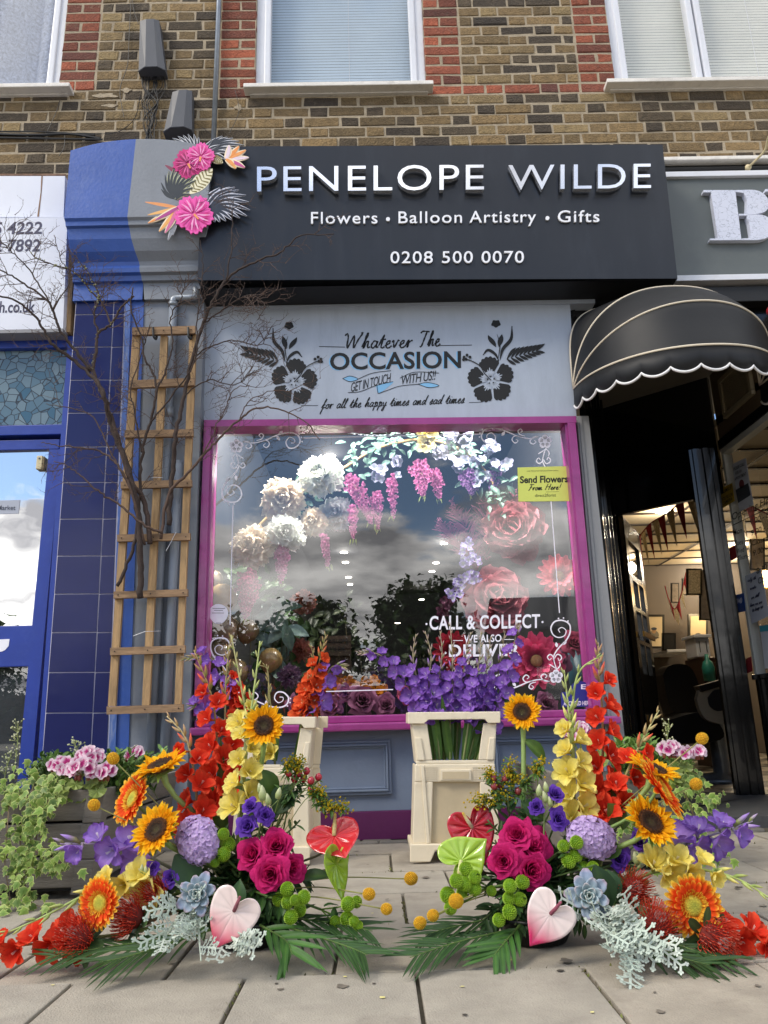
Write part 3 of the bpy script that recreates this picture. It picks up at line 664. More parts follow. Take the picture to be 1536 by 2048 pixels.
# ================================================================== florist's shop front
M_gpan = mat('grey_satin_paint', '#a9b3c2', rough=.42, var=.05, scale=4, bump=.08, bscale=50, dirt='#848b97', dscale=2.5, damt=.3, stretch=(3, 1, .7))
M_gdark = mat('slate_grey_paint', '#75839a', rough=.45, var=.07, scale=5, bump=.08, bscale=60, dirt='#525c6b', dscale=3, damt=.3)
M_mauve = mat('mauve_gloss_paint', '#973a7f', rough=.3, var=.14, scale=6, bump=.12, bscale=50, dirt='#5f2450', dscale=8, damt=.45, coat=.3)
M_blk = mat('black_sign_paint', '#0c0d0f', rough=.6, var=.05)
M_sky = mat('sky_blue_paint', '#7cb4de', rough=.5, var=.05)
sf = thing('florist_facade', 'florist shop front with mauve window frame, grey lettered panel and grey stall riser', 'shop front', (0, YF, 0))
mb = MB(); mb.pp([(409, 615), (1140, 607), (1153, 833), (407, 840)], YF-.01, YF+.05); mb.pp([(405, 597), (1190, 592), (1190, 606.5), (406, 614.5)], YF-.022, YF+.05); fp = mb.build('fascia_panel', M_gpan, sf)
def lobes(cx_, cy_, r, a0, n, dep_):
    out = []
    for k in range(49):
        t = -1+2*k/48; a = a0+t*.66; out.append((cx_+r*(1-.2*t*t+dep_*abs(sin(k*pi/8)))*cos(a), cy_+r*(1-.2*t*t+dep_*abs(sin(k*pi/8)))*sin(a)))
    return [(cx_, cy_)]+out
Yx = YF-.0115
def painted_hib(cx_, cy_, r, mir):
    mb = MB(); g = MB()
    mp = lambda x, y: (cx_+mir*(x-cx_), y)
    for i in range(5):
        a0 = -pi/2+.12+i*2*pi/5
        pts = [mp(*q) for q in lobes(cx_+5*cos(a0), cy_+5*sin(a0), r, a0, 5, .07)]
        mb.pp(pts if mir > 0 else pts[::-1], Yx-.0003*i, YF-.009)
        for k in (-2, -1, 0, 1, 2):
            a = a0+k*.2; q = [mp(cx_+r*f*cos(a), cy_+r*f*sin(a)) for f in (.2, .42, .62-.08*abs(k))]
            g.ribbon([P(*z_, Yx-.0022) for z_ in q], [.002, .009, .003], th=.0004)
    pts = crom2([mp(cx_+x, cy_+y) for x, y in ((0, 0), (12, -12), (22, -28), (38, -38), (50, -42))], 5)
    mb.ribbon([P(a, b, Yx-.003) for a, b in pts], .005, th=.0005)
    for (x, y) in ((42, -46), (48, -50), (54, -46), (50, -42), (55, -41)): mb.prism([P(*mp(cx_+x+3*cos(q), cy_+y+3*sin(q)), Yx-.003) for q in [i*pi/4*mir for i in range(8)]], (0, .001, 0))
    c = (cx_-12, cy_-42)                       # stems and leaves
    for (st, w) in (([(-18, -40), (-24, -62), (-40, -82), (-42, -108)], 7), ([(-16, -38), (-8, -52), (6, -60), (16, -50)], 6), ([(-14, -40), (-18, -70), (-12, -92)], 2.2)):
        z_ = crom2([mp(cx_+x, cy_+y) for x, y in st], 6); k = len(z_)
        mb.ribbon([P(a, b, Yx-.001) for a, b in z_], [PS(w*(.15+sin(pi*min(.95, i/(k-1)))), YF) for i in range(k)], th=.0006)
    for (b_, t_, w) in (((-16, -66), (-22, -92), 5.5), ((-10, -66), (6, -90), 5.5)):
        o = [mp(cx_+b_[0]+(t_[0]-b_[0])*i/8+w*sin(pi*i/8), cy_+b_[1]+(t_[1]-b_[1])*i/8) for i in range(9)]+[mp(cx_+b_[0]+(t_[0]-b_[0])*i/8-w*sin(pi*i/8), cy_+b_[1]+(t_[1]-b_[1])*i/8) for i in range(7, 0, -1)]
        mb.pp(o, Yx-.0012, YF-.009)
    o = [mp(cx_-10+9*cos(a)*(1+.1*sin(5*a)), cy_-113+7*sin(a)*(1+.15*sin(5*a))) for a in [i*pi/10 for i in range(20)]]; mb.pp(o, Yx-.0013, YF-.009)
    for i in range(8):                         # feather leaf
        t = i/8; bx, by = cx_-32-66*t, cy_-42-18*t
        for s in (1, -1):
            L = 17*(1-.55*t)
            z_ = [mp(bx, by), mp(bx-10, by+s*L*.65-4), mp(bx-18, by+s*L-6)]
            mb.ribbon([P(a, b, Yx-.0014) for a, b in crom2(z_, 3)], [.004, .011, .015, .016, .014, .008, .002][:len(crom2(z_, 3))], th=.0005)
    mb.build('painted_hibiscus', M_blk, fp); g.build('painted_petal_veins', M_gpan, fp)
painted_hib(588, 764, 40, 1); painted_hib(982, 760, 40, -1)
m = onY(Yx)
mb = MB(); hand_px(mb, 'Whatever', 686, 824, 698, 695, 15.5, m, .0075); hand_px(mb, 'The', 836, 880, 694, 692, 15.5, m, .0075)
for (a, b) in (((638, 693), (690, 694)), ((878, 691), (944, 690))): mb.ribbon([P(*a, Yx), P(*b, Yx)], .0035)
text_px(mb, 'OCCASION', 660, 922, 739, 735, 32, m, off=.022, sp=1.02); mb.build('painted_heading', M_blk, fp)
mb = MB(); text_px(mb, 'OCCASION', 657.5, 919.5, 740, 736, 32, onY(Yx+.0006), off=.022, sp=1.02)
for q in ([(685, 757), (700, 752), (716, 758), (700, 763)], [(752, 772), (786, 763), (776, 774), (757, 786)], [(836, 768), (856, 765), (878, 771), (858, 775)]): mb.pp(crom2(q+[q[0]], 4)[:-1], Yx+.0005, YF-.009)
mb.build('painted_blue_shadow', M_sky, fp)
mb = MB()
text_px(mb, 'GET IN TOUCH', 702, 782, 784, 764, 18, m, off=.004, shear=.2, sp=.9); text_px(mb, 'WITH US!!', 803, 872, 769, 759, 18, m, off=.004, shear=.2, sp=.9)
for q in ([(716, 758), (745, 746), (782, 741)], [(696, 785), (720, 783), (752, 771), (786, 763)], [(757, 787), (776, 780), (800, 772), (838, 768)], [(800, 756), (830, 744), (878, 746)], [(685, 757), (700, 752), (716, 758), (700, 763), (685, 757)], [(836, 768), (856, 765), (878, 771), (858, 775), (836, 768)], [(754, 771), (756, 787)]):
    z_ = crom2(q, 5) if len(q) > 2 else q; mb.ribbon([P(a, b, Yx-.0005) for a, b in z_], .0026)
hand_px(mb, 'for all the happy times and sad times', 642, 928, 818, 806, 9.5, m, .0045, slant=.3)
for (a, b) in (((602, 811), (636, 811)), ((938, 805), (964, 804))): mb.ribbon([P(*a, Yx), P(*b, Yx)], .0022)
mb.build('painted_small_lettering', M_blk, fp)
# window frame
Ym = YF-.05
mb = MB(); mb.pp([(408, 840), (1152, 832), (1153, 845), (408, 853)], Ym, YF+.06); mb.build('frame_head', M_mauve, sf)
for A_, B_ in (([(408, 853.5), (422, 853.5), (404, 1432), (387, 1432)], [(422.5, 854), (427.5, 854), (409.5, 1432), (404.5, 1432)]), ([(1135, 845.5), (1151, 845.5), (1206, 1432), (1190, 1432)], [(1129.5, 846), (1134.5, 846), (1189.5, 1432), (1184.5, 1432)])):
    mb = MB(); mb.pp(A_, Ym, YF+.06); mb.pp(B_, Ym+.014, YF+.06); mb.build('frame_side', M_mauve, sf)
mb = MB(); a, b = P(378, 1458, YF-.10), P(1243, 1435, YF-.10)
mb.box(a.x, b.x, YF-.10, YF+.05, .486-.028, .486+.006, .008); mb.box(P(388, 1440, Ym).x, P(1200, 1430, Ym).x, Ym+.008, YF+.06, .4925, .525, .006); mb.build('window_ledge', M_mauve, sf)
zg0, zg1 = .525, P(700, 848, YF).z
xgl, xgr = P(416, 1200, YF+.02).x, P(1160, 1100, YF+.02).x
M_glass = glass('shop_glass', .19, tint=(.97, .98, .98))
mb = MB(); mb.add([(xgl-.02, YF+.02, zg0-.01), (xgr+.03, YF+.02, zg0-.01), (xgr+.03, YF+.02, zg1+.01), (xgl-.02, YF+.02, zg1+.01)], [(0, 1, 2, 3)]); gp = mb.build('window_glass', M_glass, sf)
# stall riser
mb = MB(); zr0 = .118
mb.box(P(384, 1500, YF).x, P(1250, 1500, YF).x, YF-.004, YF+.06, zr0, .4585)
def mould(x0, x1, z0, z1):
    for (o, y, w) in ((0, .016, .012), (.013, .024, .010), (.024, .012, .008)):
        a, b, c, d = x0+o, x1-o, z0+o, z1-o; yy0, yy1 = YF-.005-y, YF-.0035
        mb.box(a, b, yy0, yy1, d-w, d, .003); mb.box(a, b, yy0, yy1, c, c+w, .003); mb.box(a, a+w, yy0, yy1, c+w, d-w, .003); mb.box(b-w, b, yy0, yy1, c+w, d-w, .003)
zq0, zq1 = P(700, 1590, YF).z, P(700, 1482, YF).z
mould(P(400, 1530, YF).x, P(782, 1530, YF).x, zq0, zq1); mould(P(985, 1530, YF).x, P(1215, 1530, YF).x, zq0, zq1)
mb.build('stall_riser', M_gdark, sf)
M_plinth = mat('plum_plinth_paint', '#5e1f56', rough=.4, var=.08, scale=6, bump=.1, bscale=60)
mb = MB(); mb.box(P(384, 1650, YF).x, P(1250, 1650, YF).x, YF-.012, YF+.06, .0, zr0-.001, .003); mb.build('plinth', M_plinth, sf)
M_post = mat('grey_wood_paint', '#8c8d8f', rough=.45, var=.06, scale=8, bump=.1, bscale=50)
mb = MB(); mb.pp([(1153.5, 832), (1177, 832), (1268, 1640), (1226, 1640)], YF-.015, YF+.2); mb.pp([(1158, 833), (1163, 833), (1240, 1640), (1235, 1640)], YF-.022, YF-.0145); mb.build('corner_post', M_post, sf)
# vinyl on the glass
M_vin = mat('white_vinyl', '#f3f2fb', rough=.5, var=.02)
Yv = YF+.0185; mv = onY(Yv)
dec = thing('window_decal', 'white vinyl scrolls, flowers and lettering stuck on the shop window', 'window decal', P(780, 1100, Yv))
def vin(mb, pts, w=2.4, n=7):
    z_ = crom2(pts, n) if len(pts) > 2 else pts; k = len(z_)
    mb.ribbon([mv(a, b) for a, b in z_], [PS(w*(.45+.75*sin(pi*min(.9, .1+i/k))), YF) for i in range(k)], th=.0006)
def vleaf(mb, x, y, a, L=11):
    o = [(x+L*t*cos(a)-s*L*.28*sin(pi*t)*sin(a), y+L*t*sin(a)+s*L*.28*sin(pi*t)*cos(a)) for s, ts in ((1, (0, .25, .5, .75, 1)), (-1, (.75, .5, .25))) for t in ts]
    mb.pp(o, Yv, Yv+.0006)
def corner(fx, fy, sx_, sy_, fl=True):
    mb = MB(); T = lambda q: [(fx+sx_*x, fy+sy_*y) for x, y in q]
    vin(mb, T([(13, -10), (32, -6), (55, -11), (82, -22), (105, -27), (122, -22), (127, -8), (117, 3), (104, 3), (99, -8), (106, -17), (115, -14), (116, -7), (109, -6)]))
    vin(mb, T([(13, -10), (24, -8), (30, 0), (24, 5), (18, 1), (22, -3)]), 2); vin(mb, T([(45, -9), (60, -11), (66, -4), (60, 3), (54, -1), (58, -5)]), 2); vin(mb, T([(40, -11), (50, -14), (54, -21), (49, -25), (45, -21), (49, -18)]), 2)
    vin(mb, T([(-2, 13), (3, 28), (4, 42), (-6, 58), (-20, 72), (-28, 88), (-27, 104), (-14, 112), (2, 110), (10, 98), (6, 84), (-5, 78), (-17, 82), (-20, 92), (-12, 98), (-5, 94), (-8, 88)]))
    vin(mb, T([(3, 30), (6, 40), (12, 44), (17, 39), (13, 33), (9, 37)]), 2); vin(mb, T([(3, 36), (-2, 44), (-9, 42), (-11, 36), (-6, 32), (-4, 37)]), 2); vin(mb, T([(-2, 14), (-8, 22), (-7, 30)]), 2); vin(mb, T([(0, 16), (9, 22), (14, 25)]), 2)
    for (x, y, a) in ((80, -20, .9), (84, -24, -.6), (-12, 64, 2.6), (-2, 58, 1.4)): vleaf(mb, fx+sx_*x, fy+sy_*y, atan2(sin(a)*sy_, cos(a)*sx_))
    for (x, y) in ((125, -24), (130, -17), (131, -9), (-24, 111), (-15, 117), (-5, 116)): mb.pp([(fx+sx_*x+1.6*cos(q), fy+sy_*y+1.6*sin(q)) for q in [i*pi/4 for i in range(8)]], Yv, Yv+.0006)
    if fl:
        for i in range(5):
            a = -pi/2+i*2*pi/5; mb.pp([(fx+8*cos(a)+6.2*cos(q), fy+8*sin(a)+6.2*sin(q)) for q in [j*pi/6 for j in range(12)]], Yv-.0001*i, Yv+.0006)
        mb.pp([(fx+4*cos(q), fy+4*sin(q)) for q in [j*pi/6 for j in range(12)]], Yv-.001, Yv+.0006)
    o = mb.build('corner_scroll', M_vin, dec)
    if fl:
        s = MB()
        for i in range(5):
            for k in (-.3, 0, .3):
                a = -pi/2+i*2*pi/5+k; s.ribbon([mv(fx+4.6*cos(a), fy+4.6*sin(a))-V((0, .0012, 0)), mv(fx+10*cos(a), fy+10*sin(a))-V((0, .0012, 0))], .0022, th=.0004)
        s.build('flower_veins', M_blk, o)
corner(473, 892, 1, 1); corner(1090, 883, -1, 1); corner(1112, 1353, -1, -1); corner(450, 1388, 1, -1)
for (a, b) in (((606, 876), (966, 868)), ((466, 1010), (460, 1250)), ((652, 1383), (786, 1379)), ((1102, 1002), (1119, 1226)), ((908, 1376), (926, 1375.5))): mb = MB(); mb.ribbon([mv(*a), mv(*b)], .0045, th=.0006); mb.build('border_line', M_vin, dec)
for w_ in (('CALL & COLLECT', 859, 1080, 1259, 1255, 26), ('WE ALSO', 928, 1003, 1285, 1283, 14), ('DELIVER', 898, 1040, 1313, 1311, 23)): mb = MB(); text_px(mb, *w_, mv, off=.022, sp=1.06); mb.build('vinyl_lettering', M_vin, dec)
mb = MB()
for (x, y) in ((853, 1248), (1085, 1244), (891, 1306)): mb.pp([(x+2.2*cos(q), y+2.2*sin(q)) for q in [j*pi/4 for j in range(8)]], Yv, Yv+.0006)
mb.ribbon([mv(906, 1281), mv(926, 1281)], .003, th=.0006); mb.ribbon([mv(1008, 1279), mv(1028, 1279)], .003, th=.0006)
mb.build('dash_and_dot', M_vin, dec)
M_lime = mat('lime_paper', '#cfd86a', rough=.6, var=.04)
st = thing('paper_sign', 'lime green paper sign reading Send Flowers From Here in the window corner', 'paper sign', P(1088, 968, YF+.03))
mb = MB(); mb.pp([(1035, 935), (1141, 932), (1143, 1002), (1037, 1003)], YF+.0165, YF+.018); mb.build('sheet', M_lime, st)
mb = MB(); mk = onY(YF+.0160); text_px(mb, 'Send Flowers', 1040, 1136, 966, 964, 13, mk, off=.03); hand_px(mb, 'From Here!', 1056, 1120, 981, 979, 6, mk, .0035, slant=.3); text_px(mb, 'direct2florist', 1070, 1112, 994, 993, 6, mk); text_px(mb, 'Local, National and International Flower Delivery', 1054, 1117, 943, 942, 2.4, mk); mb.ribbon([mk(1092, 984), mk(1118, 983)], .001)
mb.build('printed_words', M_blk, st)
mb = MB('#e8e9ec'); mb.pp([(437+19*cos(q)*(1-.1*sin(q)), 1228+20*sin(q)) for q in [j*pi/12 for j in range(24)]], YF+.0165, YF+.018)
o = tag(mb.build('round_sticker', M_vin, org=P(437, 1228, YF+.03)), 'round white sticker low on the left edge of the shop window', 'sticker')
mb = MB()
for (y, x0, x1) in ((1217, 425, 450), (1221, 428, 446), (1226, 424, 448), (1246, 432, 442)): mb.ribbon([P(x0, y, YF+.016), P(x1, y, YF+.016)], .002, th=.0003)
mb.build('small_print', M_blk, o)
mb = MB(); mb.pp([(1122, 1388), (1124, 1384), (1180, 1383), (1183, 1413), (1123, 1414)], YF+.0165, YF+.018, lin('#2b2f86')); mb.pp([(1160+22*cos(q), 1384+22*sin(q)) for q in [pi+j*pi/10 for j in range(11)]], YF+.0165, YF+.018, lin('#2b2f86'))
cs = tag(mb.build('card_sticker', M_print, org=P(1150, 1400, YF+.03)), 'blue sticker reading ACCEPTED HERE at the foot of the window', 'sticker')
mb = MB(); text_px(mb, 'ACCEPTED HERE', 1127, 1181, 1411, 1410, 8, onY(YF+.016), off=.02); text_px(mb, 'E', 1162, 1172, 1378, 1378, 9, onY(YF+.016), off=.02); mb.build('white_words', M_vin, cs)
# ================================================================== blue shop on the left
M_bframe = mat('cobalt_frame_paint', '#1d3a96', rough=.35, var=.12, scale=5, bump=.06, bscale=60, dirt='#3f5cae', dscale=6, damt=.4)
M_whites = mat('white_sign_face', '#dfe3ee', rough=.3, var=.03, scale=2)
M_navy = mat('navy_lettering', '#22244c', rough=.5, var=.03)
Yl = 3.50
ls = thing('shop_sign', 'white box sign with navy phone numbers over the blue shop, half out of frame', 'shop sign', P(60, 550, Yl))
lx = P(-330, 550, Yl).x
q = [P(135, 434, Yl), P(126, 657, Yl)]
mb = MB(); mb.prism([V((lx, Yl, q[0].z)), q[0], q[1], V((lx, Yl, q[1].z))], (0, .16, 0)); mb.build('sign_box', M_whites, ls)
mb = MB(); mb.pp([(140, 470), (150, 468), (140, 664), (132, 664)], Yl+.04, YB); mb.build('timber_edge', M_wood, ls)
mb = MB('#8a8a88'); mb.prism([V((lx, Yl-.002, q[1].z-.001)), q[1]+V((0, -.002, -.001)), q[1]+V((0, -.002, -.02)), V((lx, Yl-.002, q[1].z-.02))], (0, .16, 0)); mb.build('bottom_trim', mat('trim_grey', '#85858a', rough=.5), ls)
ml = onY(Yl-.0012)
for a, k in ((('5 4222', -13, 84, 468, 467, 23), 'H'), (('2 7892', -13, 80, 503, 502, 23), 'H'), (('h.co.uk', -2, 70, 625, 624, 22), 'h')): mb = MB(); text_px(mb, *a, ml, off=.02, shear=.15, ref=k); mb.build('navy_lettering', M_navy, ls)
mb = MB('#c9bcae'); mb.pp([(-330, 352), (130, 352), (127, 434), (-330, 434)], Yl+.05, YB-.002); o = tag(mb.build('fascia_board', M_whites, org=P(60, 400, Yl)), 'plain white fascia board with a rusty seam above the phone number sign', 'board')
mb = MB(); mb.ribbon([P(84, 352, Yl+.0485), P(82, 385, Yl+.0485), P(76, 433, Yl+.0485)], [.008, .005, .009], th=.001); mb.tube([P(-330, 350, Yl+.06), P(132, 350, Yl+.06)], .006, 5); mb.build('rust_seam', mat('rust', '#8c6f5b', rough=.9, var=.3, scale=30), o)
Yd = 3.60
M_mirror = glass('film_glass', .88, tint=(.8, .85, .9), bump=.10)
M_lowg = glass('lower_glass', .12)
ds = thing('shop_door', 'cobalt blue glazed shop door with mirrored pane and mosaic fanlight', 'door', (P(60, 1500, Yd).x, Yd, 0))
xL = P(-330, 900, Yd).x
def bar(mb, x0, x1, y0, y1, Yf, Yb, sl=0):
    a, b = P(x1, y0, Yf), P(x1, y1, Yf); mb.box(xL, (a.x+b.x)/2, Yf, Yb, a.z, b.z, .004)
mb = MB(); mb.pp([(136, 672), (151, 672), (86, 1640), (66, 1640)], Yd-.035, Yd+.1); bar(mb, 0, 148, 672, 694, Yd-.02, Yd+.1); mb.build('frame', M_bframe, ds)
mb = MB(); bar(mb, 0, 131, 848, 868, Yd-.015, Yd+.08); mb.build('transom_bar', M_bframe, ds)
mb = MB(); bar(mb, 0, 119, 878, 898, Yd+.0, Yd+.05); mb.pp([(98, 898.5), (122, 898.5), (55, 1640), (27, 1640)], Yd+.002, Yd+.05); bar(mb, 0, 86, 1250, 1332, Yd+.004, Yd+.046); mb.build('door_leaf', M_bframe, ds)
mb = MB(); mb.pp([(-330, 898), (101, 898), (75, 1252), (-330, 1252)], Yd+.02, Yd+.024); mb.build('mirrored_pane', M_mirror, ds)
mb = MB(); mb.pp([(-330, 1330), (68, 1330), (40, 1640), (-330, 1640)], Yd+.02, Yd+.024); mb.build('lower_pane', M_lowg, ds)
mb = MB('#434a4e'); mb.pp([(-330, 1320), (72, 1320), (40, 1640), (-330, 1640)], Yd+.07, Yd+.08); mb.build('lower_panel', mat('dark_grey_panel', '#3d4448', rough=.6, var=.25, scale=5), ds)
# mosaic fanlight: leaded voronoi
m = bpy.data.materials.new('mosaic_glass'); m.use_nodes = True; n = m.node_tree.nodes; l = m.node_tree.links; b = n['Principled BSDF']; b.inputs['Roughness'].default_value = .2
tcn = n.new('ShaderNodeTexCoord'); v1 = n.new('ShaderNodeTexVoronoi'); v1.feature = 'DISTANCE_TO_EDGE'; v1.inputs['Scale'].default_value = 21; v2 = n.new('ShaderNodeTexVoronoi'); v2.inputs['Scale'].default_value = 21
mpn = n.new('ShaderNodeMapping'); mpn.inputs['Scale'].default_value = (1, 0, 1); l.new(tcn.outputs['Object'], mpn.inputs[0])
l.new(mpn.outputs[0], v1.inputs['Vector']); l.new(mpn.outputs[0], v2.inputs['Vector'])
r1 = n.new('ShaderNodeValToRGB'); l.new(v2.outputs['Color'], r1.inputs[0]); r1.color_ramp.elements[0].color = (*lin('#2f5b74'), 1); r1.color_ramp.elements[1].color = (*lin('#7d8f96'), 1)
st_ = n.new('ShaderNodeMath'); st_.operation = 'GREATER_THAN'; st_.inputs[1].default_value = .035; l.new(v1.outputs[0], st_.inputs[0])
mm = n.new('ShaderNodeMixRGB'); mm.inputs[1].default_value = (.03, .035, .04, 1); l.new(st_.outputs[0], mm.inputs[0]); l.new(r1.outputs[0], mm.inputs[2]); l.new(mm.outputs[0], b.inputs['Base Color'])
mb = MB(); mb.pp([(-330, 690), (138, 690), (131, 850), (-330, 850)], Yd+.01, Yd+.016); mb.build('mosaic_fanlight', m, ds)
M_cream = mat('cream_plastic', '#cdbf98', rough=.45, var=.08, scale=10)
mb = MB(); q = P(80, 925, Yd); mb.box(q.x-.017, q.x+.012, Yd-.005, Yd+.02, q.z-.035, q.z+.035, .004); o = tag(mb.build('door_sensor', M_cream, org=(q.x, Yd, q.z)), 'small cream plastic box stuck on the mirrored glass of the blue door', 'sensor')
mb = MB('#7a6a48'); mb.box(q.x+.0135, q.x+.021, Yd-.002, Yd+.02, q.z-.036, q.z+.03, .002); r = MB(); mb.build('back_plate', mat('brown_plastic', '#7a6a48', rough=.5), o)
mb = MB('#777777'); mb.ball((q.x-.003, Yd-.006, q.z+.02), .005, 8, 5); mb.build('button', M_galv, o)
mb = MB(); mb.pp([(-60, 1002), (40, 1000), (37, 1027), (-60, 1030)], Yd+.0175, Yd+.0195); o = tag(mb.build('paper_notice', mat('pale_paper', '#aeb4c2', rough=.7, var=.03), org=P(10, 1015, Yd)), 'pale grey paper strip reading Market on the blue door glass', 'notice')
mb = MB(); text_px(mb, 'Market', -5, 31, 1020, 1020, 9, onY(Yd+.0165), off=.015); mb.build('printed_word', mat('print_grey', '#4a5060', rough=.7), o)
mb = MB('#d8d8d8'); mb.pp([(-5, 1279), (19, 1278), (17, 1292), (10, 1300), (4, 1303), (-5, 1304)], Yd+.002, Yd+.0038); tag(mb.build('torn_sticker', M_vin, org=P(8, 1290, Yd)), 'torn remains of a white sticker on the blue door rail', 'sticker')

# ================================================================== barber: sign, canopy, recessed doorway
M_sage = mat('grey_green_sign', '#5d6362', rough=.4, var=.07, scale=3, dirt='#7a7f7c', dscale=3, damt=.2)
Yr = 3.58
bs = thing('shop_sign', 'grey green barber sign with a huge cracked white B, cut by the right edge', 'shop sign', P(1450, 460, Yr))
x0 = P(1330, 460, Yr).x; x1 = 4.2
za, zb_ = P(1430, 357, Yr).z, P(1430, 556, Yr).z
mb = MB(); mb.box(x0-.1, x1, Yr, YB, zb_, za); mb.build('sign_panel', M_sage, bs)
mb = MB(); mb.box(x0-.1, x1, Yr-.02, YB, za+.001, za+.034, .003); mb.box(x0-.1, x1, Yr-.035, YB, zb_-.034, zb_-.001, .003); mb.build('white_border', M_upvc, bs)
M_crack = bpy.data.materials.new('cracked_white_paint'); M_crack.use_nodes = True; n = M_crack.node_tree.nodes; l = M_crack.node_tree.links; b = n['Principled BSDF']; b.inputs['Roughness'].default_value = .5
tcn = n.new('ShaderNodeTexCoord'); v1 = n.new('ShaderNodeTexVoronoi'); v1.feature = 'DISTANCE_TO_EDGE'; v1.inputs['Scale'].default_value = 22; dn = n.new('ShaderNodeTexNoise'); dn.inputs['Scale'].default_value = 9
va = n.new('ShaderNodeVectorMath'); va.operation = 'MULTIPLY_ADD'; va.inputs[1].default_value = (.12, .12, .12); l.new(dn.outputs['Color'], va.inputs[0]); l.new(tcn.outputs['Object'], va.inputs[2]); l.new(va.outputs[0], v1.inputs['Vector'])
mr = n.new('ShaderNodeMapRange'); mr.inputs[1].default_value = .0; mr.inputs[2].default_value = .03; l.new(v1.outputs[0], mr.inputs[0])
mm = n.new('ShaderNodeMixRGB'); mm.inputs[1].default_value = (*lin('#8e95a6'), 1); mm.inputs[2].default_value = (*lin('#d3d8e8'), 1); l.new(mr.outputs[0], mm.inputs[0]); l.new(mm.outputs[0], b.inputs['Base Color'])
mb = MB(); Yb_ = Yr-.03; D = lambda *p: [(x, y) for x, y in p]
mb.pp(D((1407, 380), (1471, 380), (1471, 383.5), (1483, 480), (1420, 480.5), (1420, 477), (1436, 477), (1422, 384.5), (1407, 384.5)), Yb_, Yr+.001)
bowl1 = crom2([(1476, 380), (1510, 380), (1528, 388), (1538, 402), (1538, 414), (1528, 424), (1512, 428)], 5)
mb.pp([(1471.5, 380)]+bowl1+[(1494, 430), (1493, 426), (1494, 400), (1488, 386), (1471.5, 383.5)], Yb_, Yr+.001)
bowl2 = crom2([(1512, 428.5), (1532, 432), (1545, 445), (1546, 462), (1536, 474), (1518, 479.5), (1483.5, 480)], 5)
mb.pp([(1494, 430.5)]+bowl2+[(1483.5, 477), (1498, 476), (1502, 470), (1498, 445), (1494, 436)], Yb_, Yr+.001)
mb.pp([(1478, 427.5), (1493, 427.5), (1493.5, 431), (1478.5, 431)], Yb_, Yr+.001)
mb.pp([(1531, 378), (1600, 378), (1600, 383), (1531, 383)], Yb_, Yr+.001)
mb.build('painted_letter', M_crack, bs)
mb = MB('#e7dccb'); mb.box(x0-.05, x1, YB-.06, YB+.0, P(1430, 321, YB-.05).z, P(1430, 314, YB-.05).z, .004); tag(mb.build('ledge_board', M_sill, org=(x0, YB, P(1430, 320, YB).z)), 'peeling white ledge board under the brick above the barber sign', 'board')
mb = MB(); z = P(1430, 338, YB-.03).z; mb.tube([(x0-.05, YB-.03, z), (x1, YB-.03, z)], .012, 8); mb.box(x0-.05, x1, YB-.012, YB-.002, za+.04, P(1430, 324, YB).z); tag(mb.build('cable_conduit', M_cab, org=(x0, YB, z)), 'black conduit running along the dark gap above the barber sign', 'pipe')
lam = thing('swan_neck_lamp', 'cream swan neck sign lamp bracket above the barber sign at the right edge', 'lamp', P(1496, 335, YB))
mb = MB(); q = P(1496, 335, YB-.04); mb.lathe([(0, -.012), (.018, -.011), (.018, .006), (.008, .012), (0, .013)], 14, frame((0, -1, 0)), q); mb.build('wall_plate', M_cream, lam, smooth=True)
mb = MB(); mb.tube(crom([q, P(1510, 322, YB-.10), P(1530, 300, YB-.16), P(1540, 270, YB-.24), P(1570, 262, YB-.34)], 6), .006, 8); mb.build('arm', M_cream, lam, smooth=True)
mb = MB(); mb.lathe([(.012, .03), (.03, .01), (.05, -.05), (.048, -.05), (.02, 0)], 14, frame((.1, -.5, .8)), P(1575, 300, YB-.38)); mb.build('shade', M_cream, lam, smooth=True)
# canopy
M_awn = mat('black_canopy_pvc', '#0f1115', rough=.55, var=.2, scale=3, bump=.2, bscale=6, coat=.0, spec=.4, dirt='#1e2024', dscale=4, damt=.4)
M_pipe2 = mat('cream_piping', '#d8cdb8', rough=.6, var=.06); M_wtrim = mat('white_scallop_trim', '#e6e6e6', rough=.5, var=.03)
Ya = 3.565; pv = P(1147, 778, Ya); ca = .475; cxn = pv.x+ca; pz = pv.z
aw = thing('door_canopy', 'black domed canopy with cream piping and white scalloped edge over the barber door', 'awning', (cxn, Ya, pz))
def hoop(phi, Rr_, nn=2.1, n=44):
    out = []
    for i in range(n+1):
        t = pi*i/n; c, s_ = cos(t), sin(t)
        x = -ca*(abs(c)**(2/nn))*(1 if c > 0 else -1); r = Rr_*(abs(s_)**(2/nn))
        out.append(V((cxn+x, Ya-r*cos(phi), pz+r*sin(phi))))
    return out
HP = [(radians(89.5), .465, 4.5), (radians(62), .49, 2.3), (radians(22.5), .528, 2.1), (radians(-5), .55, 2.1)]
ribs = [hoop(*h) for h in HP]
mb = MB()
seq = []
for i in range(3):
    for k in range(5 if i < 2 else 6):
        t = k/(5 if i < 2 else 6); a = HP[i][0]+(HP[i+1][0]-HP[i][0])*t; r = (HP[i][1]+(HP[i+1][1]-HP[i][1])*t)*(1-.035*sin(pi*t)); seq.append(hoop(a, r, HP[i][2]+(HP[i+1][2]-HP[i][2])*t))
seq.append(ribs[3]); mb.sheet(seq); mb.build('cover', M_awn, aw, smooth=True)
for h in ribs:
    mb = MB(); mb.tube(h, .0055, 6); mb.build('piping', M_pipe2, aw, smooth=True)
arc = [0]
for i in range(44): arc.append(arc[-1]+(ribs[3][i+1]-ribs[3][i]).length)
Lt = arc[-1]; ns = 13; val = []; edge = []
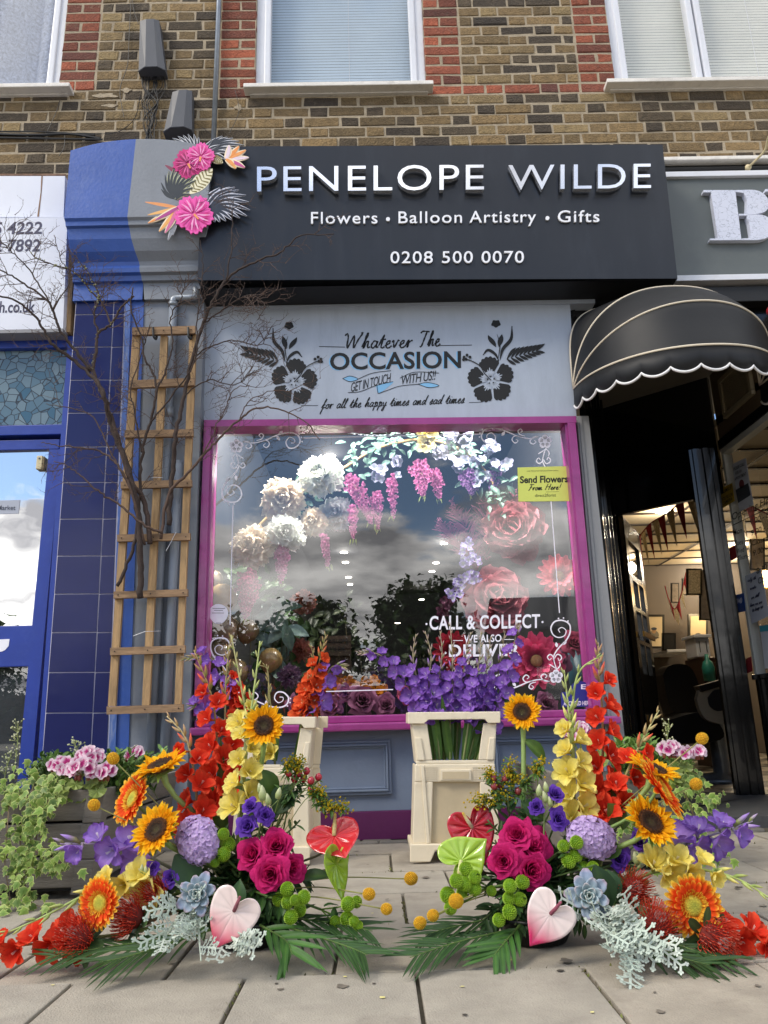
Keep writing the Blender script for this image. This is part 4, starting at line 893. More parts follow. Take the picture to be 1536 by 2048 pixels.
def at(s_):
    for i in range(44):
        if arc[i+1] >= s_: return ribs[3][i].lerp(ribs[3][i+1], (s_-arc[i])/max(1e-6, arc[i+1]-arc[i]))
    return ribs[3][-1]
KN = ns*12
for i in range(KN+1):
    s_ = Lt*i/KN; p = at(s_); w = (i % 12)/12; d = .098+.030*(abs(sin(pi*w))**.7)-.012
    tp = p+V((0, 0, -.004)); val.append([tp, tp.lerp(V((p.x, p.y+.012, p.z-d)), .5), V((p.x, p.y+.012, p.z-d))]); edge.append(V((p.x, p.y+.011, p.z-d)))
mb = MB(); mb.sheet(val); mb.build('valance', M_awn, aw, smooth=True, thick=.002)
mb = MB(); mb.tube(edge, .0062, 6); mb.build('scalloped_trim', M_wtrim, aw, smooth=True)
# recess
M_gloss = mat('black_gloss_paint', '#0b0c0e', rough=.16, var=.2, scale=6, bump=.05, bscale=14, coat=.5)
M_beige = mat('beige_ceiling', '#7b7264', rough=.8, var=.06)
A, B = V((1.644, 5.05, 0)), V((2.018, 4.589, 0)); B2 = V((2.19, 4.56, 0))
L0 = V((1.10, 3.64, 0)); ZC = 2.6; zth = .04
bd = thing('barber_facade', 'glossy black recessed shop front of the barber with its side window', 'shop front', (1.8, 4.4, 0))
def wallp(mb, a, b, z0, z1, th=.03):
    d = V((b-a)); nrm = V((-d.y, d.x, 0)).normalized()*th
    mb.prism([a+V((0, 0, z0)), b+V((0, 0, z0)), b+V((0, 0, z1)), a+V((0, 0, z1))], nrm)
mb = MB(); wallp(mb, A, L0, 0, ZC, -.03); mb.build('side_wall', M_gloss, bd)
mb = MB(); dv = (A-L0).normalized(); nv = V((dv.y, -dv.x, 0))
for t, w in ((.10, .05), (.42, .04), (.62, .05), (.86, .06)):      # raised stiles on the side wall
    a = L0.lerp(A, t); b = a+dv*w; mb.prism([a+nv*.018+V((0, 0, .1)), b+nv*.018+V((0, 0, .1)), b+nv*.018+V((0, 0, ZC-.02)), a+nv*.018+V((0, 0, ZC-.02))], -nv*.016)
mb.build('side_stiles', M_gloss, bd)
zh = 1.812
mb = MB(); wallp(mb, B2, A, zh, ZC-.002, -.04); mb.build('transom_board', M_gloss, bd)
dn_ = (B2-B).normalized(); fwd = V((dn_.y, -dn_.x, 0))
if fwd.y > 0: fwd = -fwd
mb = MB()
for o, w, p_ in ((0, .155, 0), (.02, .04, .014), (.08, .03, .02), (.125, .02, .01)):
    a = B+dn_*o+fwd*p_; mb.prism([a+V((0, 0, zth)), a+dn_*w+V((0, 0, zth)), a+dn_*w+V((0, 0, zh+.3)), a+V((0, 0, zh+.3))], -fwd*(.05+p_))
mb.build('door_post', M_gloss, bd)
dd = (B-A).normalized(); fw2 = V((dd.y, -dd.x, 0))
if fw2.y > 0: fw2 = -fw2
mb = MB(); a = A; mb.prism([a+V((0, 0, zth)), a+dd*.035+V((0, 0, zth)), a+dd*.035+V((0, 0, zh)), a+V((0, 0, zh))], -fw2*.06); mb.build('door_jamb', M_gloss, bd)
XW = 2.2
zw0, zw1 = .70, 2.05
mb = MB(); mb.box(XW, XW+.06, 3.0, 4.54, .0, zw0-.03); mb.box(XW-.02, XW+.06, 3.0, 4.54, zw0-.03, zw0, .004)
for (y0, y1) in ((3.2, 3.75), (3.85, 4.35)):
    for (a, b, c, d) in ((y0, y1, .12, .15), (y0, y1, .57, .60), (y0, y0+.03, .15, .57), (y1-.03, y1, .15, .57)): mb.box(XW-.016, XW+.0, a, b, c, d, .003)
mb.build('window_stall_riser', M_gloss, bd)
mb = MB(); mb.box(XW-.012, XW+.05, 3.0, 4.54, zw1+.04, zw1+.10, .004); mb.build('window_head', M_gloss, bd)
mb = MB('#9c9c94'); mb.box(XW-.006, XW+.05, 3.0, 4.53, zw1, zw1+.039, .004); mb.box(XW-.006, XW+.05, 4.50, 4.53, zw0, zw1-.001, .003); mb.build('inner_frame', mat('off_white_frame', '#b9b9b0', rough=.5, var=.06), bd)
M_tan = mat('tan_board', '#5b4a34', rough=.7, var=.12, scale=4)
mb = MB(); mb.box(XW, XW+.04, 3.0, 4.54, zw1+.101, ZC-.001); mb.build('upper_board', M_tan, bd)
M_bg = glass('barber_glass', .10)
mb = MB(); mb.add([(XW+.02, 3.0, zw0), (XW+.02, 4.52, zw0), (XW+.02, 4.52, zw1), (XW+.02, 3.0, zw1)], [(0, 1, 2, 3)]); mb.build('side_glass', M_bg, bd)
mb = MB(); mb.box(1.0, 4.2, 3.66, 5.2, ZC, ZC+.05); mb.build('recess_ceiling', M_beige, bd)
mb = MB(); mb.box(.98, 4.2, YF+.05, YB+.05, 2.45, 2.62); mb.build('lintel', M_gloss, bd)
mb = MB(); mb.prism([V((1.02, 3.66, zth)), V((2.2, 3.66, zth)), V((2.2, 4.6, zth)), B2+V((0, 0.03, zth)), A+V((0, .03, zth)), L0+V((0, 0, zth))], (0, 0, -.12)); tag(mb.build('doorstep', mat('worn_asphalt_step', '#4c4d4e', rough=.85, var=.2, scale=30, bump=.3, bscale=200)), kind='structure')
# vent on the upper board
px_ = lambda x, y: PL(x, y, V((XW-.004, 0, 0)), V((1, 0, 0)))
q = [px_(1428, 742), (px_(1485, 716)), px_(1488, 797), px_(1441, 838)]
y0_, y1_ = min(p.y for p in q), max(p.y for p in q); z0_, z1_ = min(p.z for p in q), max(p.z for p in q)
z0_, z1_ = 2.24, 2.50; y0_, y1_ = 4.02, 4.40
ve = thing('air_vent', 'beige air vent with dark louvres on the tan board above the barber window', 'vent', (XW, (y0_+y1_)/2, z0_))
mb = MB(); mb.box(XW-.025, XW-.001, y0_, y1_, z0_, z0_+.03, .005); mb.box(XW-.025, XW-.001, y0_, y1_, z1_-.03, z1_, .005); mb.box(XW-.025, XW-.001, y0_, y0_+.03, z0_+.03, z1_-.03, .005); mb.box(XW-.025, XW-.001, y1_-.03, y1_, z0_+.03, z1_-.03, .005); mb.build('surround', mat('vent_beige', '#8b7d63', rough=.6, var=.06), ve)
mb = MB(); z = z0_+.035
while z < z1_-.035: mb.box(XW-.014, XW-.006, y0_+.03, y1_-.03, z, z+.004); z += .0105
mb.build('louvres', mat('vent_beige', rough=.6), ve)
mb = MB(); mb.box(XW-.004, XW-.002, y0_+.03, y1_-.03, z0_+.03, z1_-.03); mb.build('backing', M_under, ve)
mb = MB(); q = PL(1195, 897, A+V((0, 0, 0)), fw2)+fw2*.03; mb.ball(q, .03, 14, 9); o = tag(mb.build('dome_camera', M_cab, smooth=True, org=q), 'small black dome camera high in the dark barber doorway', 'camera')

# ---------------------------------------------------------------- barber interior
M_bwall = mat('barber_wall', '#5f574f', rough=.8, var=.05); M_bceil = mat('ceiling_panel', '#c2b396', rough=.7, var=.06, scale=20); M_strip2 = mat('ceiling_batten', '#2a211b', rough=.6, var=.1)
M_warm = mat('warm_glow', '#ffdca0', rough=.5, emit='#ffc878', estr=9); M_spot = mat('cool_spot', '#ffffff', rough=.5, emit='#fff4e0', estr=14)
ZB = 2.25; YK = 9.2
room = thing('barber_room', 'lit barber shop interior with panelled ceiling and checkered floor seen through the doorway', 'interior', (3.5, 7, 0))
mb = MB(); mb.box(1.2, 6.2, YK, YK+.1, 0, ZB); mb.box(1.15, 1.2, 5.3, YK, 0, ZB); mb.box(6.2, 6.3, 3.2, YK, 0, ZB); mb.box(2.26, 6.2, 3.02, 3.1, 0, ZB); mb.build('walls', M_bwall, room)
mb = MB(); mb.box(2.2, 6.3, 3.1, YK, ZB, ZB+.05); mb.box(1.15, 2.2, 5.12, YK, ZB, ZB+.05); mb.build('ceiling', M_bceil, room)
mb = MB(); y = 3.3
while y < YK: mb.box(2.3 if y < 5.2 else 1.25, 6.2, y, y+.035, ZB-.012, ZB-.001); y += .42
for x in (2.05, 2.75, 3.45, 4.15, 4.85): mb.box(x, x+.03, 5.2 if x < 2.4 else 3.2, YK, ZB-.016, ZB-.0125)
mb.build('ceiling_battens', M_strip2, room)
M_check = bpy.data.materials.new('checkered_vinyl'); M_check.use_nodes = True; n = M_check.node_tree.nodes; l = M_check.node_tree.links; b = n['Principled BSDF']; b.inputs['Roughness'].default_value = .35
ck = n.new('ShaderNodeTexChecker'); ck.inputs['Scale'].default_value = 4.5; ck.inputs[1].default_value = (.012, .012, .012, 1); ck.inputs[2].default_value = (.5, .46, .38, 1); tcn = n.new('ShaderNodeTexCoord'); mpn = n.new('ShaderNodeMapping'); mpn.inputs['Location'].default_value = (.01, .01, .055); l.new(tcn.outputs['Object'], mpn.inputs[0]); l.new(mpn.outputs[0], ck.inputs[0]); l.new(ck.outputs[0], b.inputs['Base Color'])
mb = MB(); mb.add([(2.2, 3.1, .02), (6.2, 3.1, .02), (6.2, YK, .02), (1.2, YK, .02), (1.2, 5.12, .02), (1.66, 5.06, .02), (2.05, 4.6, .02), (2.2, 4.56, .02)], [tuple(range(8))]); mb.build('floor', M_check, room)
def lampt(name, label, p, kind, watts, colr):
    t = thing(name, label, 'lamp', p); mb = MB()
    if kind == 'spot': mb.lathe([(.0, -.004), (.06, -.004), (.07, .0), (0, .0)], 16, None, p); mb.build('lens', M_spot, t)
    else:
        mb.lathe([(.0, -.09), (.05, -.07), (.065, 0), (.045, .08), (0, .10)], 14, None, p); mb.build('glass_shade', M_warm, t, smooth=True)
        mb = MB('#b48a3a'); mb.tube([V(p)+V((.0, .09, -.06)), V(p)+V((0, .0, -.10))], .01, 6); mb.build('bracket', mat('brass', '#a67c35', rough=.3, metal=.9, var=.1), t)
    d = bpy.data.lights.new(name+'_bulb', 'POINT'); d.energy = watts; d.color = colr; d.shadow_soft_size = .07; ob = bpy.data.objects.new(name+'_bulb', d); COL.objects.link(ob); ob.location = V((0, -.16, -.12)) if kind != 'spot' else V((0, 0, -.12)); ob.parent = t
lampt('wall_lamp', 'glowing amber glass wall lamp left of the door post inside the barber', P(1418, 1185, 8.6), 'wall', 7, (1, .75, .42))
lampt('wall_lamp', 'glowing amber glass wall lamp seen through the barber side window', P(1531, 1158, 8.0), 'wall', 7, (1, .75, .42))
for i, (px, py, d) in enumerate(((1368, 1144, 'round ceiling spotlight above the portrait in the barber'), (1402, 1143, 'round ceiling spotlight close beside the barber door post'), (1482, 1089, 'round ceiling spotlight behind the barber opening hours'))):
    r_ = ray(px, py); p = CAM+r_*((ZB-.01-CAM.z)/r_.z); p.y = min(p.y, YK-.3)
    lampt('ceiling_spotlight', d, p, 'spot', 6, (1, .88, .7))
lampt('ceiling_spotlight', 'round ceiling spotlight deep inside the barber over the chair', V((2.6, 6.6, ZB-.01)), 'spot', 8, (1, .86, .66))
# open door
do = thing('open_door', 'black barber door with arched glass panes standing open into the shop', 'door', A+V((0, 0, zth)))
h = A+dd*.04-fw2*.05; od = V((.47, .88, 0)).normalized(); on = V((od.y, -od.x, 0)); dw = .62
def dpl(u0, u1, z0, z1, mb, th=.04, o=0): a = h+od*u0+on*o; b = h+od*u1+on*o; mb.prism([a+V((0, 0, z0)), b+V((0, 0, z0)), b+V((0, 0, z1)), a+V((0, 0, z1))], -on*th)
mb = MB(); dpl(0, .1, zth, zh-.01, mb); dpl(dw-.1, dw, zth, zh-.01, mb); dpl(.1, dw-.1, zth, .75, mb); dpl(.1, dw-.1, 1.66, zh-.01, mb); dpl(.1, dw-.1, 1.38, 1.42, mb); dpl(.29, .33, .75, 1.38, mb)
for z in (.95, 1.17): dpl(.1, dw-.1, z, z+.025, mb)
mb.build('leaf', M_gloss, do)
mb = MB('#b08a3c'); p = h+on*.012
for z in (.4, 1.45): mb.prism([p+V((0, 0, z)), p+od*.04+V((0, 0, z)), p+od*.04+V((0, 0, z+.09)), p+V((0, 0, z+.09))], -on*.004)
mb.build('hinge', mat('brass', rough=.3), do)
mb = MB(); dpl(.1, dw-.1, .75, 1.66, mb, .004, -.015); mb.build('pane', M_bg, do)
mb = MB('#b08a3c'); dpl(.15, dw-.02, 1.0, 1.035, mb, .012, .03); mb.build('letter_plate', mat('brass', rough=.3), do)
# bunting
M_red = mat('red_felt', '#8c1f28', rough=.9, var=.1, trans=.2); M_chk = mat('newsprint_cloth', '#b8aa8c', rough=.9, var=.5, scale=80, trans=.2)
def bunt(label, pts, Y, n, w, hgt):
    c = crom([P(a, b, Y+dy) for a, b, dy in pts], 10); t = thing('bunting', label, 'bunting', c[0])
    mb = MB('#7a1c22'); mb.tube(c, .006, 5); mb.build('cord', M_red, t)
    for i in range(n):
        k = int((i+.5)/n*(len(c)-1)); p = c[k]; d = (c[min(k+1, len(c)-1)]-c[k-1]).normalized()
        mb = MB(); a, b = p-d*w/2, p+d*w/2; lo = p+V((.02, .0, -hgt))
        mb.add([a, b, lo, (a+b)/2+V((0, -.006, -hgt*.3))], [(0, 1, 3), (1, 2, 3), (2, 0, 3)] if i % 2 == 0 else [(0, 1, 2)])
        mb.build('flag', M_red if i % 2 == 0 else M_chk, t, thick=.002)
bunt('red and newsprint bunting slung below the barber ceiling inside the door', [(1274, 1080, .8), (1300, 1048, .4), (1340, 1022, 0), (1390, 975, -.4)], 6.0, 8, .13, .30)
bunt('small red and white bunting drooping in front of the barber back wall', [(1330, 1172, 0), (1338, 1200, 0), (1350, 1218, 0), (1362, 1190, 0), (1372, 1145, 0)], 8.4, 7, .10, .18)
bunt('bunting hanging behind the barber opening hours lettering', [(1460, 1020, .6), (1490, 1010, .3), (1540, 1030, 0)], 5.6, 4, .13, .28)
# pictures, shelf, cabinet, barber chair
M_frm = mat('black_picture_frame', '#101010', rough=.3, var=.1); M_cardp = mat('cream_print', '#c3b393', rough=.7, var=.06)
def picture(label, x0, y0, x1, y1, Y, inner=None, fig=None):
    t = thing('framed_picture', label, 'picture', P((x0+x1)/2, y1, Y)); mb = MB(); b = (x1-x0)*.11
    mb.pp([(x0, y0), (x1, y0), (x1, y1), (x0, y1)], Y-.03, Y); mb.build('frame', M_frm, t)
    mb = MB(); mb.pp([(x0+b, y0+b), (x1-b, y0+b), (x1-b, y1-b), (x0+b, y1-b)], Y-.034, Y-.0305); mb.build('print', inner or M_cardp, t)
    if fig:
        mb = MB(); cx_ = (x0+x1)/2; cy_ = (y0+y1)/2; w = (x1-x0); E = lambda x, y, rx, ry, c, k: mb.pp([(cx_+w*x+w*rx*cos(q), cy_+w*y+w*ry*sin(q)) for q in [i*pi/8 for i in range(16)]], Y-.035-.001*k, Y-.0345, lin(c))
        E(0, .17, .24, .22, '#6d6a60', 0); E(0, -.03, .10, .13, '#9a7a58', 1); E(0, -.13, .14, .07, '#2d3848', 2); E(.06, .3, .2, .03, '#2b2520', 3); mb.build('drawing', M_print, t)
picture('framed drawing of a man in a cap on the barber back wall', 1287, 1229, 1329, 1297, 8.9, None, True)
picture('framed drawing of a man in a cap, partly hidden by the barber door post', 1377, 1228, 1416, 1320, 8.8, None, True)
picture('small black framed board standing on the barber shelf', 1325, 1266, 1352, 1301, 8.5, M_under)
picture('small dark picture high on the barber wall, left of a pair', 1343, 1166, 1358, 1205, 8.7, mat('dim_print', '#6a625c', rough=.5, var=.4, scale=20)); picture('small dark picture high on the barber wall, right of a pair', 1365, 1156, 1379, 1190, 8.7, mat('dim_print', rough=.5))
picture('black and white check bordered picture hanging beside the barber door post', 1374, 1137, 1404, 1190, 7.9, M_chk)
picture('tall strip of small photographs beside the amber wall lamp', 1400, 1140, 1422, 1240, 7.95, mat('dim_print', rough=.5))
picture('framed set of photographs behind the barber opening hours', 1500, 1075, 1530, 1140, 7.9, mat('dim_print', rough=.5))
mb = MB('#cfcabf'); a, b = P(1318, 1303, 8.7), P(1372, 1303, 8.7); mb.box(a.x, b.x, 8.45, 9.2, a.z-.03, a.z, .006); tag(mb.build('wall_shelf', M_upvc, org=a), 'white wall shelf under the framed drawing in the barber', 'shelf')
cb = thing('wooden_cabinet', 'dark cabinet carrying white boxes and bottles in the barber', 'cabinet', P(1420, 1400, 7.2)); a, b = P(1394, 1316, 7.2), P(1460, 1400, 7.2)
mb = MB(); mb.box(a.x, b.x, 7.1, 7.5, 0.02, a.z, .008); mb.build('carcass', mat('dark_walnut', '#3a2418', rough=.4, var=.2, scale=8), cb); mb = MB(); mb.box(a.x+.02, (a.x+b.x)/2-.005, 7.08, 7.098, .1, a.z-.05, .005); mb.box((a.x+b.x)/2+.005, b.x-.02, 7.08, 7.098, .1, a.z-.05, .005); mb.build('door', mat('dark_walnut', rough=.4), cb)
ho = thing('white_display_case', 'white two-door display case standing on the barber cabinet', 'case', P(1410, 1314, 7.2)); a, b = P(1390, 1276, 7.15), P(1422, 1313, 7.15)
mb = MB(); mb.box(a.x, b.x, 7.15, 7.4, b.z, a.z, .006); mb.box(a.x-.02, b.x+.02, 7.12, 7.42, a.z+.001, a.z+.03, .006); mb.build('case', M_upvc, ho); mb = MB(); w = (b.x-a.x)/2
for i in (0, 1): mb.box(a.x+w*i+.03, a.x+w*(i+1)-.03, 7.14, 7.149, b.z+.04, a.z-.03)
mb.build('door', M_under, ho)
mb = MB(); p = P(1420, 1362, 7.05); mb.lathe([(0, 0), (.05, 0), (.055, .12), (.04, .17), (.018, .19), (.018, .24), (0, .24)], 14, None, p); tag(mb.build('spray_bottle', mat('teal_plastic', '#2f8a7c', rough=.4), smooth=True, org=p), 'teal plastic bottle in front of the barber cabinet', 'bottle')
bc = thing('barber_chair', 'black padded barber chair with pale steel side panel behind the doorway', 'chair', V((2.45, 5.9, .02)))
M_lea = mat('black_leather', '#0c0c0d', rough=.35, var=.1); M_enam = mat('cream_enamel', '#a79c88', rough=.3, var=.06)
def pxp(poly, Yf, Yb, name, m_, par, **k): mb = MB(); mb.pp(poly, Yf, Yb); return mb.build(name, m_, par, **k)
pxp(crom2([(1326, 1350), (1338, 1332), (1365, 1328), (1385, 1340), (1400, 1380), (1402, 1430), (1360, 1450), (1336, 1400), (1326, 1350)], 4)[:-1], 5.9, 6.1, 'backrest', M_lea, bc)
pxp(crom2([(1338, 1440), (1400, 1425), (1440, 1450), (1440, 1480), (1345, 1485), (1338, 1440)], 4)[:-1], 5.5, 5.95, 'seat', M_lea, bc)
pxp(crom2([(1394, 1398), (1402, 1375), (1425, 1368), (1452, 1370), (1462, 1420), (1455, 1448), (1415, 1440), (1400, 1420), (1394, 1398)], 4)[:-1], 5.45, 5.5, 'side_panel', M_enam, bc)
pxp(crom2([(1416, 1395), (1430, 1380), (1450, 1382), (1455, 1415), (1435, 1422), (1420, 1412), (1416, 1395)], 4)[:-1], 5.44, 5.449, 'side_grille', M_under, bc)
pxp([(1398, 1372), (1455, 1356), (1462, 1366), (1404, 1384)], 5.42, 5.52, 'armrest', M_lea, bc)
mb = MB(); mb.lathe([(0, 0), (.25, 0), (.24, .03), (.06, .06), (.06, .4), (0, .4)], 18, None, (2.45, 5.75, .02)); mb.build('pedestal', M_galv, bc, smooth=True)
# notices and lettering on the barber window (plane x = XW)
XN = XW-.010
pn = lambda x, y: PL(x, y, V((XN, 0, 0)), V((1, 0, 0)))
pn2 = lambda x, y: pn(x, y)+V((-.003, 0, 0)); pn3 = lambda x, y: pn(x, y)+V((-.006, 0, 0))
def notice(name, label, quad, m_, words, wm=None, extra=()):
    mb = MB(); mb.prism([pn(*q) for q in quad], (.0015, 0, 0)); o = tag(mb.build(name, m_, org=pn(*quad[0])), label, 'notice')
    for ex, em in extra: mb = MB(); mb.prism([pn2(*q) for q in ex], (.001, 0, 0)); mb.build('printed_block', em, o)
    for (s_, x0, x1, y0, y1, c) in words: mb = MB(); text_px(mb, s_, x0, x1, y0, y1, c, pn3, off=.015); mb.build('printed_words', wm or M_blk, o)
    return o
M_pap = mat('white_paper', '#b5b8c0', rough=.8, var=.03); M_pap2 = mat('notice_grey', '#33373d', rough=.7); M_yel = mat('yellow_sign', '#a98a1d', rough=.5, var=.05)
notice('appointment_notice', 'white and grey notice reading PLEASE CALL FOR AN APPOINTMENT on the barber window', [(1464, 928), (1491, 916), (1507, 1010), (1479, 1024)], M_pap, [('PLEASE CALL', 1469, 1491, 942, 930, 6.5), ('FOR AN', 1473, 1485, 950, 944, 6), ('APPOINTMENT', 1471, 1494, 962, 950, 6)], None, [([(1472, 980), (1497, 966), (1502, 990), (1477, 1006)], M_pap2), ([(1484+5*cos(q), 968+9*sin(q)) for q in [i*pi/6 for i in range(12)]], mat('red_ring', '#6b3236', rough=.6))])
notice('camera_notice', "yellow notice reading SMILE YOU'RE ON CAMERA on the barber window", [(1440, 978), (1464, 966), (1469, 1002), (1444, 1017)], M_yel, [('SMILE!', 1450, 1465, 986, 977, 7), ("YOU'RE ON", 1445, 1467, 1003, 991, 6.5), ('CAMERA', 1447, 1466, 1011, 1000, 6.5)])
notice('handwritten_note', 'handwritten white paper note asking for masks on the barber window', [(1490, 1152), (1523, 1138), (1538, 1232), (1503, 1248)], M_pap, [])
o = [ob for ob in bpy.data.objects if ob.name == 'handwritten_note'][0]; mb = MB()
for (s_, x0, x1, y0, y1) in (('july th', 1497, 1514, 1164, 1158), ('masks', 1502, 1514, 1180, 1176), ('are still', 1504, 1520, 1199, 1192), ('here we are', 1502, 1526, 1214, 1206), ('to keep us', 1506, 1527, 1224, 1215)):
    hand_px(mb, s_.replace('j', 'i'), x0, x1, y0, y1, 3.6, pn3, .0025, nrm=(-1, 0, 0))
mb.build('handwriting', M_navy, o)
M_redp = mat('red_card', '#8e1f2a', rough=.6, var=.05); M_blup = mat('blue_card', '#1d4488', rough=.5, var=.05)
notice('red_sticker', 'small red sticker beside the weekday lettering on the barber window frame', [(1458, 1096), (1470, 1090), (1473, 1116), (1461, 1122)], M_redp, []); notice('red_sticker', 'small red sticker low on the barber window frame', [(1491, 1318), (1502, 1313), (1505, 1342), (1494, 1347)], M_redp, [])
notice('blue_sticker', 'blue contactless card sticker on the barber window frame', [(1471, 1190), (1487, 1186), (1491, 1222), (1476, 1226)], M_blup, [('((o))', 1474, 1486, 1206, 1203, 8)], M_vin)
notice('teal_poster', 'white poster with a teal band at the right edge of the barber window', [(1519, 1252), (1560, 1246), (1572, 1330), (1530, 1338)], M_pap, [], None, [([(1519, 1252), (1560, 1246), (1562, 1258), (1521, 1264)], mat('teal_print', '#3b8a99', rough=.6))])
mb = MB()
for (s_, x0, x1, y0, y1, c) in (('Opening Hours', 1466, 1560, 1041, 996, 14), ('Mon', 1468, 1486, 1071, 1065, 11), ('Tues', 1470, 1488, 1092, 1088, 10), ('Wed', 1474, 1490, 1108, 1103, 10), ('Thurs', 1478, 1496, 1122, 1116, 10), ('9.00 - 5', 1502, 1540, 1050, 1034, 11), ('9.00 - 5', 1504, 1542, 1072, 1056, 11), ('Closed', 1506, 1538, 1092, 1080, 11), ('9.00 - 5', 1508, 1546, 1112, 1098, 11), ('8.30', 1515, 1536, 1148, 1138, 11), ('Closed', 1518, 1546, 1168, 1158, 12)):
    text_px(mb, s_, x0, x1, y0, y1, c, pn3, off=.005)
mb.ribbon([pn3(1466, 1051), pn3(1540, 1016)], .004, (-1, 0, 0))
tag(mb.build('window_lettering', M_blk, org=pn(1500, 1060)), 'black Opening Hours lettering on the barber side window', 'lettering')
mb = MB('#b03a3a'); p = P(1545, 622, 3.45); mb.ball(p, .03, 12, 8); tag(mb.build('red_balloon', mat('red_balloon_rubber', '#a8232c', rough=.3, coat=.4), smooth=True, org=p), 'red balloon beside the canopy at the right picture edge', 'balloon')
mb = MB(); mb.box(1.55, 4.2, YF-.02, YB, P(1430, 574, YF).z-.10, zb_-.05, .004); tag(mb.build('dark_fascia_gap', M_cab, org=(2.6, YF, 2.5)), 'dark ledge between the barber sign and the canopy', 'ledge')
# ================================================================== flower building
M_pet = mat('petal', attr=True, bump=.25, bscale=140, rough=.72, var=.10, scale=90, trans=.34, spec=.14)
M_glow = mat('waxy_spathe', attr=True, rough=.18, var=.05, scale=30, coat=.5)
M_leaf = mat('leaf', attr=True, rough=.45, var=.16, scale=40, trans=.18, spec=.4)
M_stem = mat('stem', attr=True, rough=.55, var=.12, scale=40)
M_felt = mat('felt_leaf', attr=True, rough=.95, var=.08, scale=60, spec=.1)
M_seed = mat('seed_head', attr=True, rough=.9, var=.25, scale=220, bump=.6, bscale=500)
SH = {
 'ob': (.22, .42, .66, .88, 1.0, .98, .80, .30), 'lance': (.42, .72, .93, 1.0, .92, .70, .40, .05), 'round': (.35, .70, .92, 1.0, 1.0, .93, .76, .36),
 'strap': (.5, .7, .85, .95, 1.0, .98, .85, .40), 'leaf': (.08, .52, .85, 1.0, .93, .72, .42, .03), 'blade': (.6, .9, 1.0, .98, .9, .72, .45, .04)}
def prof_w(sh, u):
    t = SH[sh]; f = u*(len(t)-1); i = min(int(f), len(t)-2); return t[i]+(t[i+1]-t[i])*(f-i)
def petal(L, Wd, sh='ob', cup=.2, curl=0., ruf=0., nu=6, nv=4, rng=random, tipcol=None, fold=0., twist=0., notch=0.):
    g = []; x = z = 0.; ph = rng.random()*6.28; fr = rng.uniform(5, 8)
    for i in range(nu+1):
        u = i/nu; th = curl*u
        if i: x += L/nu*cos(th); z += L/nu*sin(th)
        w = prof_w(sh, u)*Wd/2; row_ = []
        for j in range(nv+1):
            v = -1+2*j/nv; up_ = cup*w*v*v+fold*w*abs(v)+ruf*L*sin(v*fr+ph)*u*u*(.4+.6*abs(v))
            dx = -sin(th)*up_-notch*L*(1-abs(v))*(u**6); dz = cos(th)*up_; tw = twist*u
            row_.append((x+dx+ruf*L*.4*cos(v*fr*1.3+ph)*u**3, v*w*cos(tw), z+dz+v*w*sin(tw)))
        g.append(row_)
    return g
def cgrid(g, f):
    nu, nv = len(g)-1, len(g[0])-1
    return [[f(i/nu, -1+2*j/nv) for j in range(nv+1)] for i in range(nu+1)]
def ramp(*st):
    st = [(t, lin(c)) for t, c in st]
    def f(t):
        if t <= st[0][0]: return st[0][1]
        for (a, ca_), (b, cb_) in zip(st, st[1:]):
            if t <= b: return mixc(ca_, cb_, (t-a)/(b-a))
        return st[-1][1]
    return f
def put(mb, c, F, a, al, r0, h0, g, cols):
    rad = F @ V((cos(a), sin(a), 0)); ax = F @ V((0, 0, 1)); d = ax*cos(al)+rad*sin(al); n = ax*sin(al)-rad*cos(al); lat = n.cross(d)
    o = V(c)+rad*r0+ax*h0; jk = [random.uniform(.92, 1.07) for _ in cols[0]]; cols = [[tint(q, jk[j]) for j, q in enumerate(cr_)] for cr_ in cols]
    mb.sheet([[o+d*p[0]+lat*p[1]+n*p[2] for p in row_] for row_ in g], None, (0, 0, 0), cols)
def tint(c, k): return tuple(min(1, q*k) for q in c)
def face(a, b, c): return V((a, -c, b)).normalized()      # right, up, towards the viewer's side of the street
def leaf(mb, p, d, up, L, Wd, col, sh='leaf', curl=-.5, fold=.35, nu=5, rng=random, ruf=0):
    d = V(d).normalized(); n = V(up); n = (n-d*n.dot(d)); n = n.normalized() if n.length > 1e-5 else d.orthogonal().normalized(); lat = n.cross(d)
    g = petal(L, Wd, sh, 0, curl, ruf, nu, 4, rng, fold=fold); c1 = lin(col) if isinstance(col, str) else col; k = rng.uniform(.82, 1.2)
    mb.sheet([[V(p)+d*q[0]+lat*q[1]+n*q[2] for q in row_] for row_ in g], None, (0, 0, 0), cgrid(g, lambda u, v: tint(mixc(c1, (c1[0]*1.5+.02, c1[1]*1.45+.02, c1[2]*1.3), max(0, 1-abs(v)*4)*.6), k)))
def stem_curve(base, tip, d_tip, bow=.3, n=10):
    base, tip = V(base), V(tip); L = (tip-base).length; dt = V(d_tip).normalized()
    c1 = base+V((0, 0, 1))*L*bow; c2 = tip-dt*L*bow; out = []
    for i in range(n+1):
        t = i/n; out.append(base*(1-t)**3+c1*3*t*(1-t)**2+c2*3*t*t*(1-t)+tip*t**3)
    return out
def mk_stem(t, pts, r, col='#5f7f3a', col2=None, name='stem'):
    mb = MB(); k = len(pts); c1, c2 = lin(col), lin(col2 or col); mb.tube(pts, r, 7, col=[mixc(c1, c2, i/(k-1)) for i in range(k)]); return mb.build(name, M_stem, t, smooth=True)

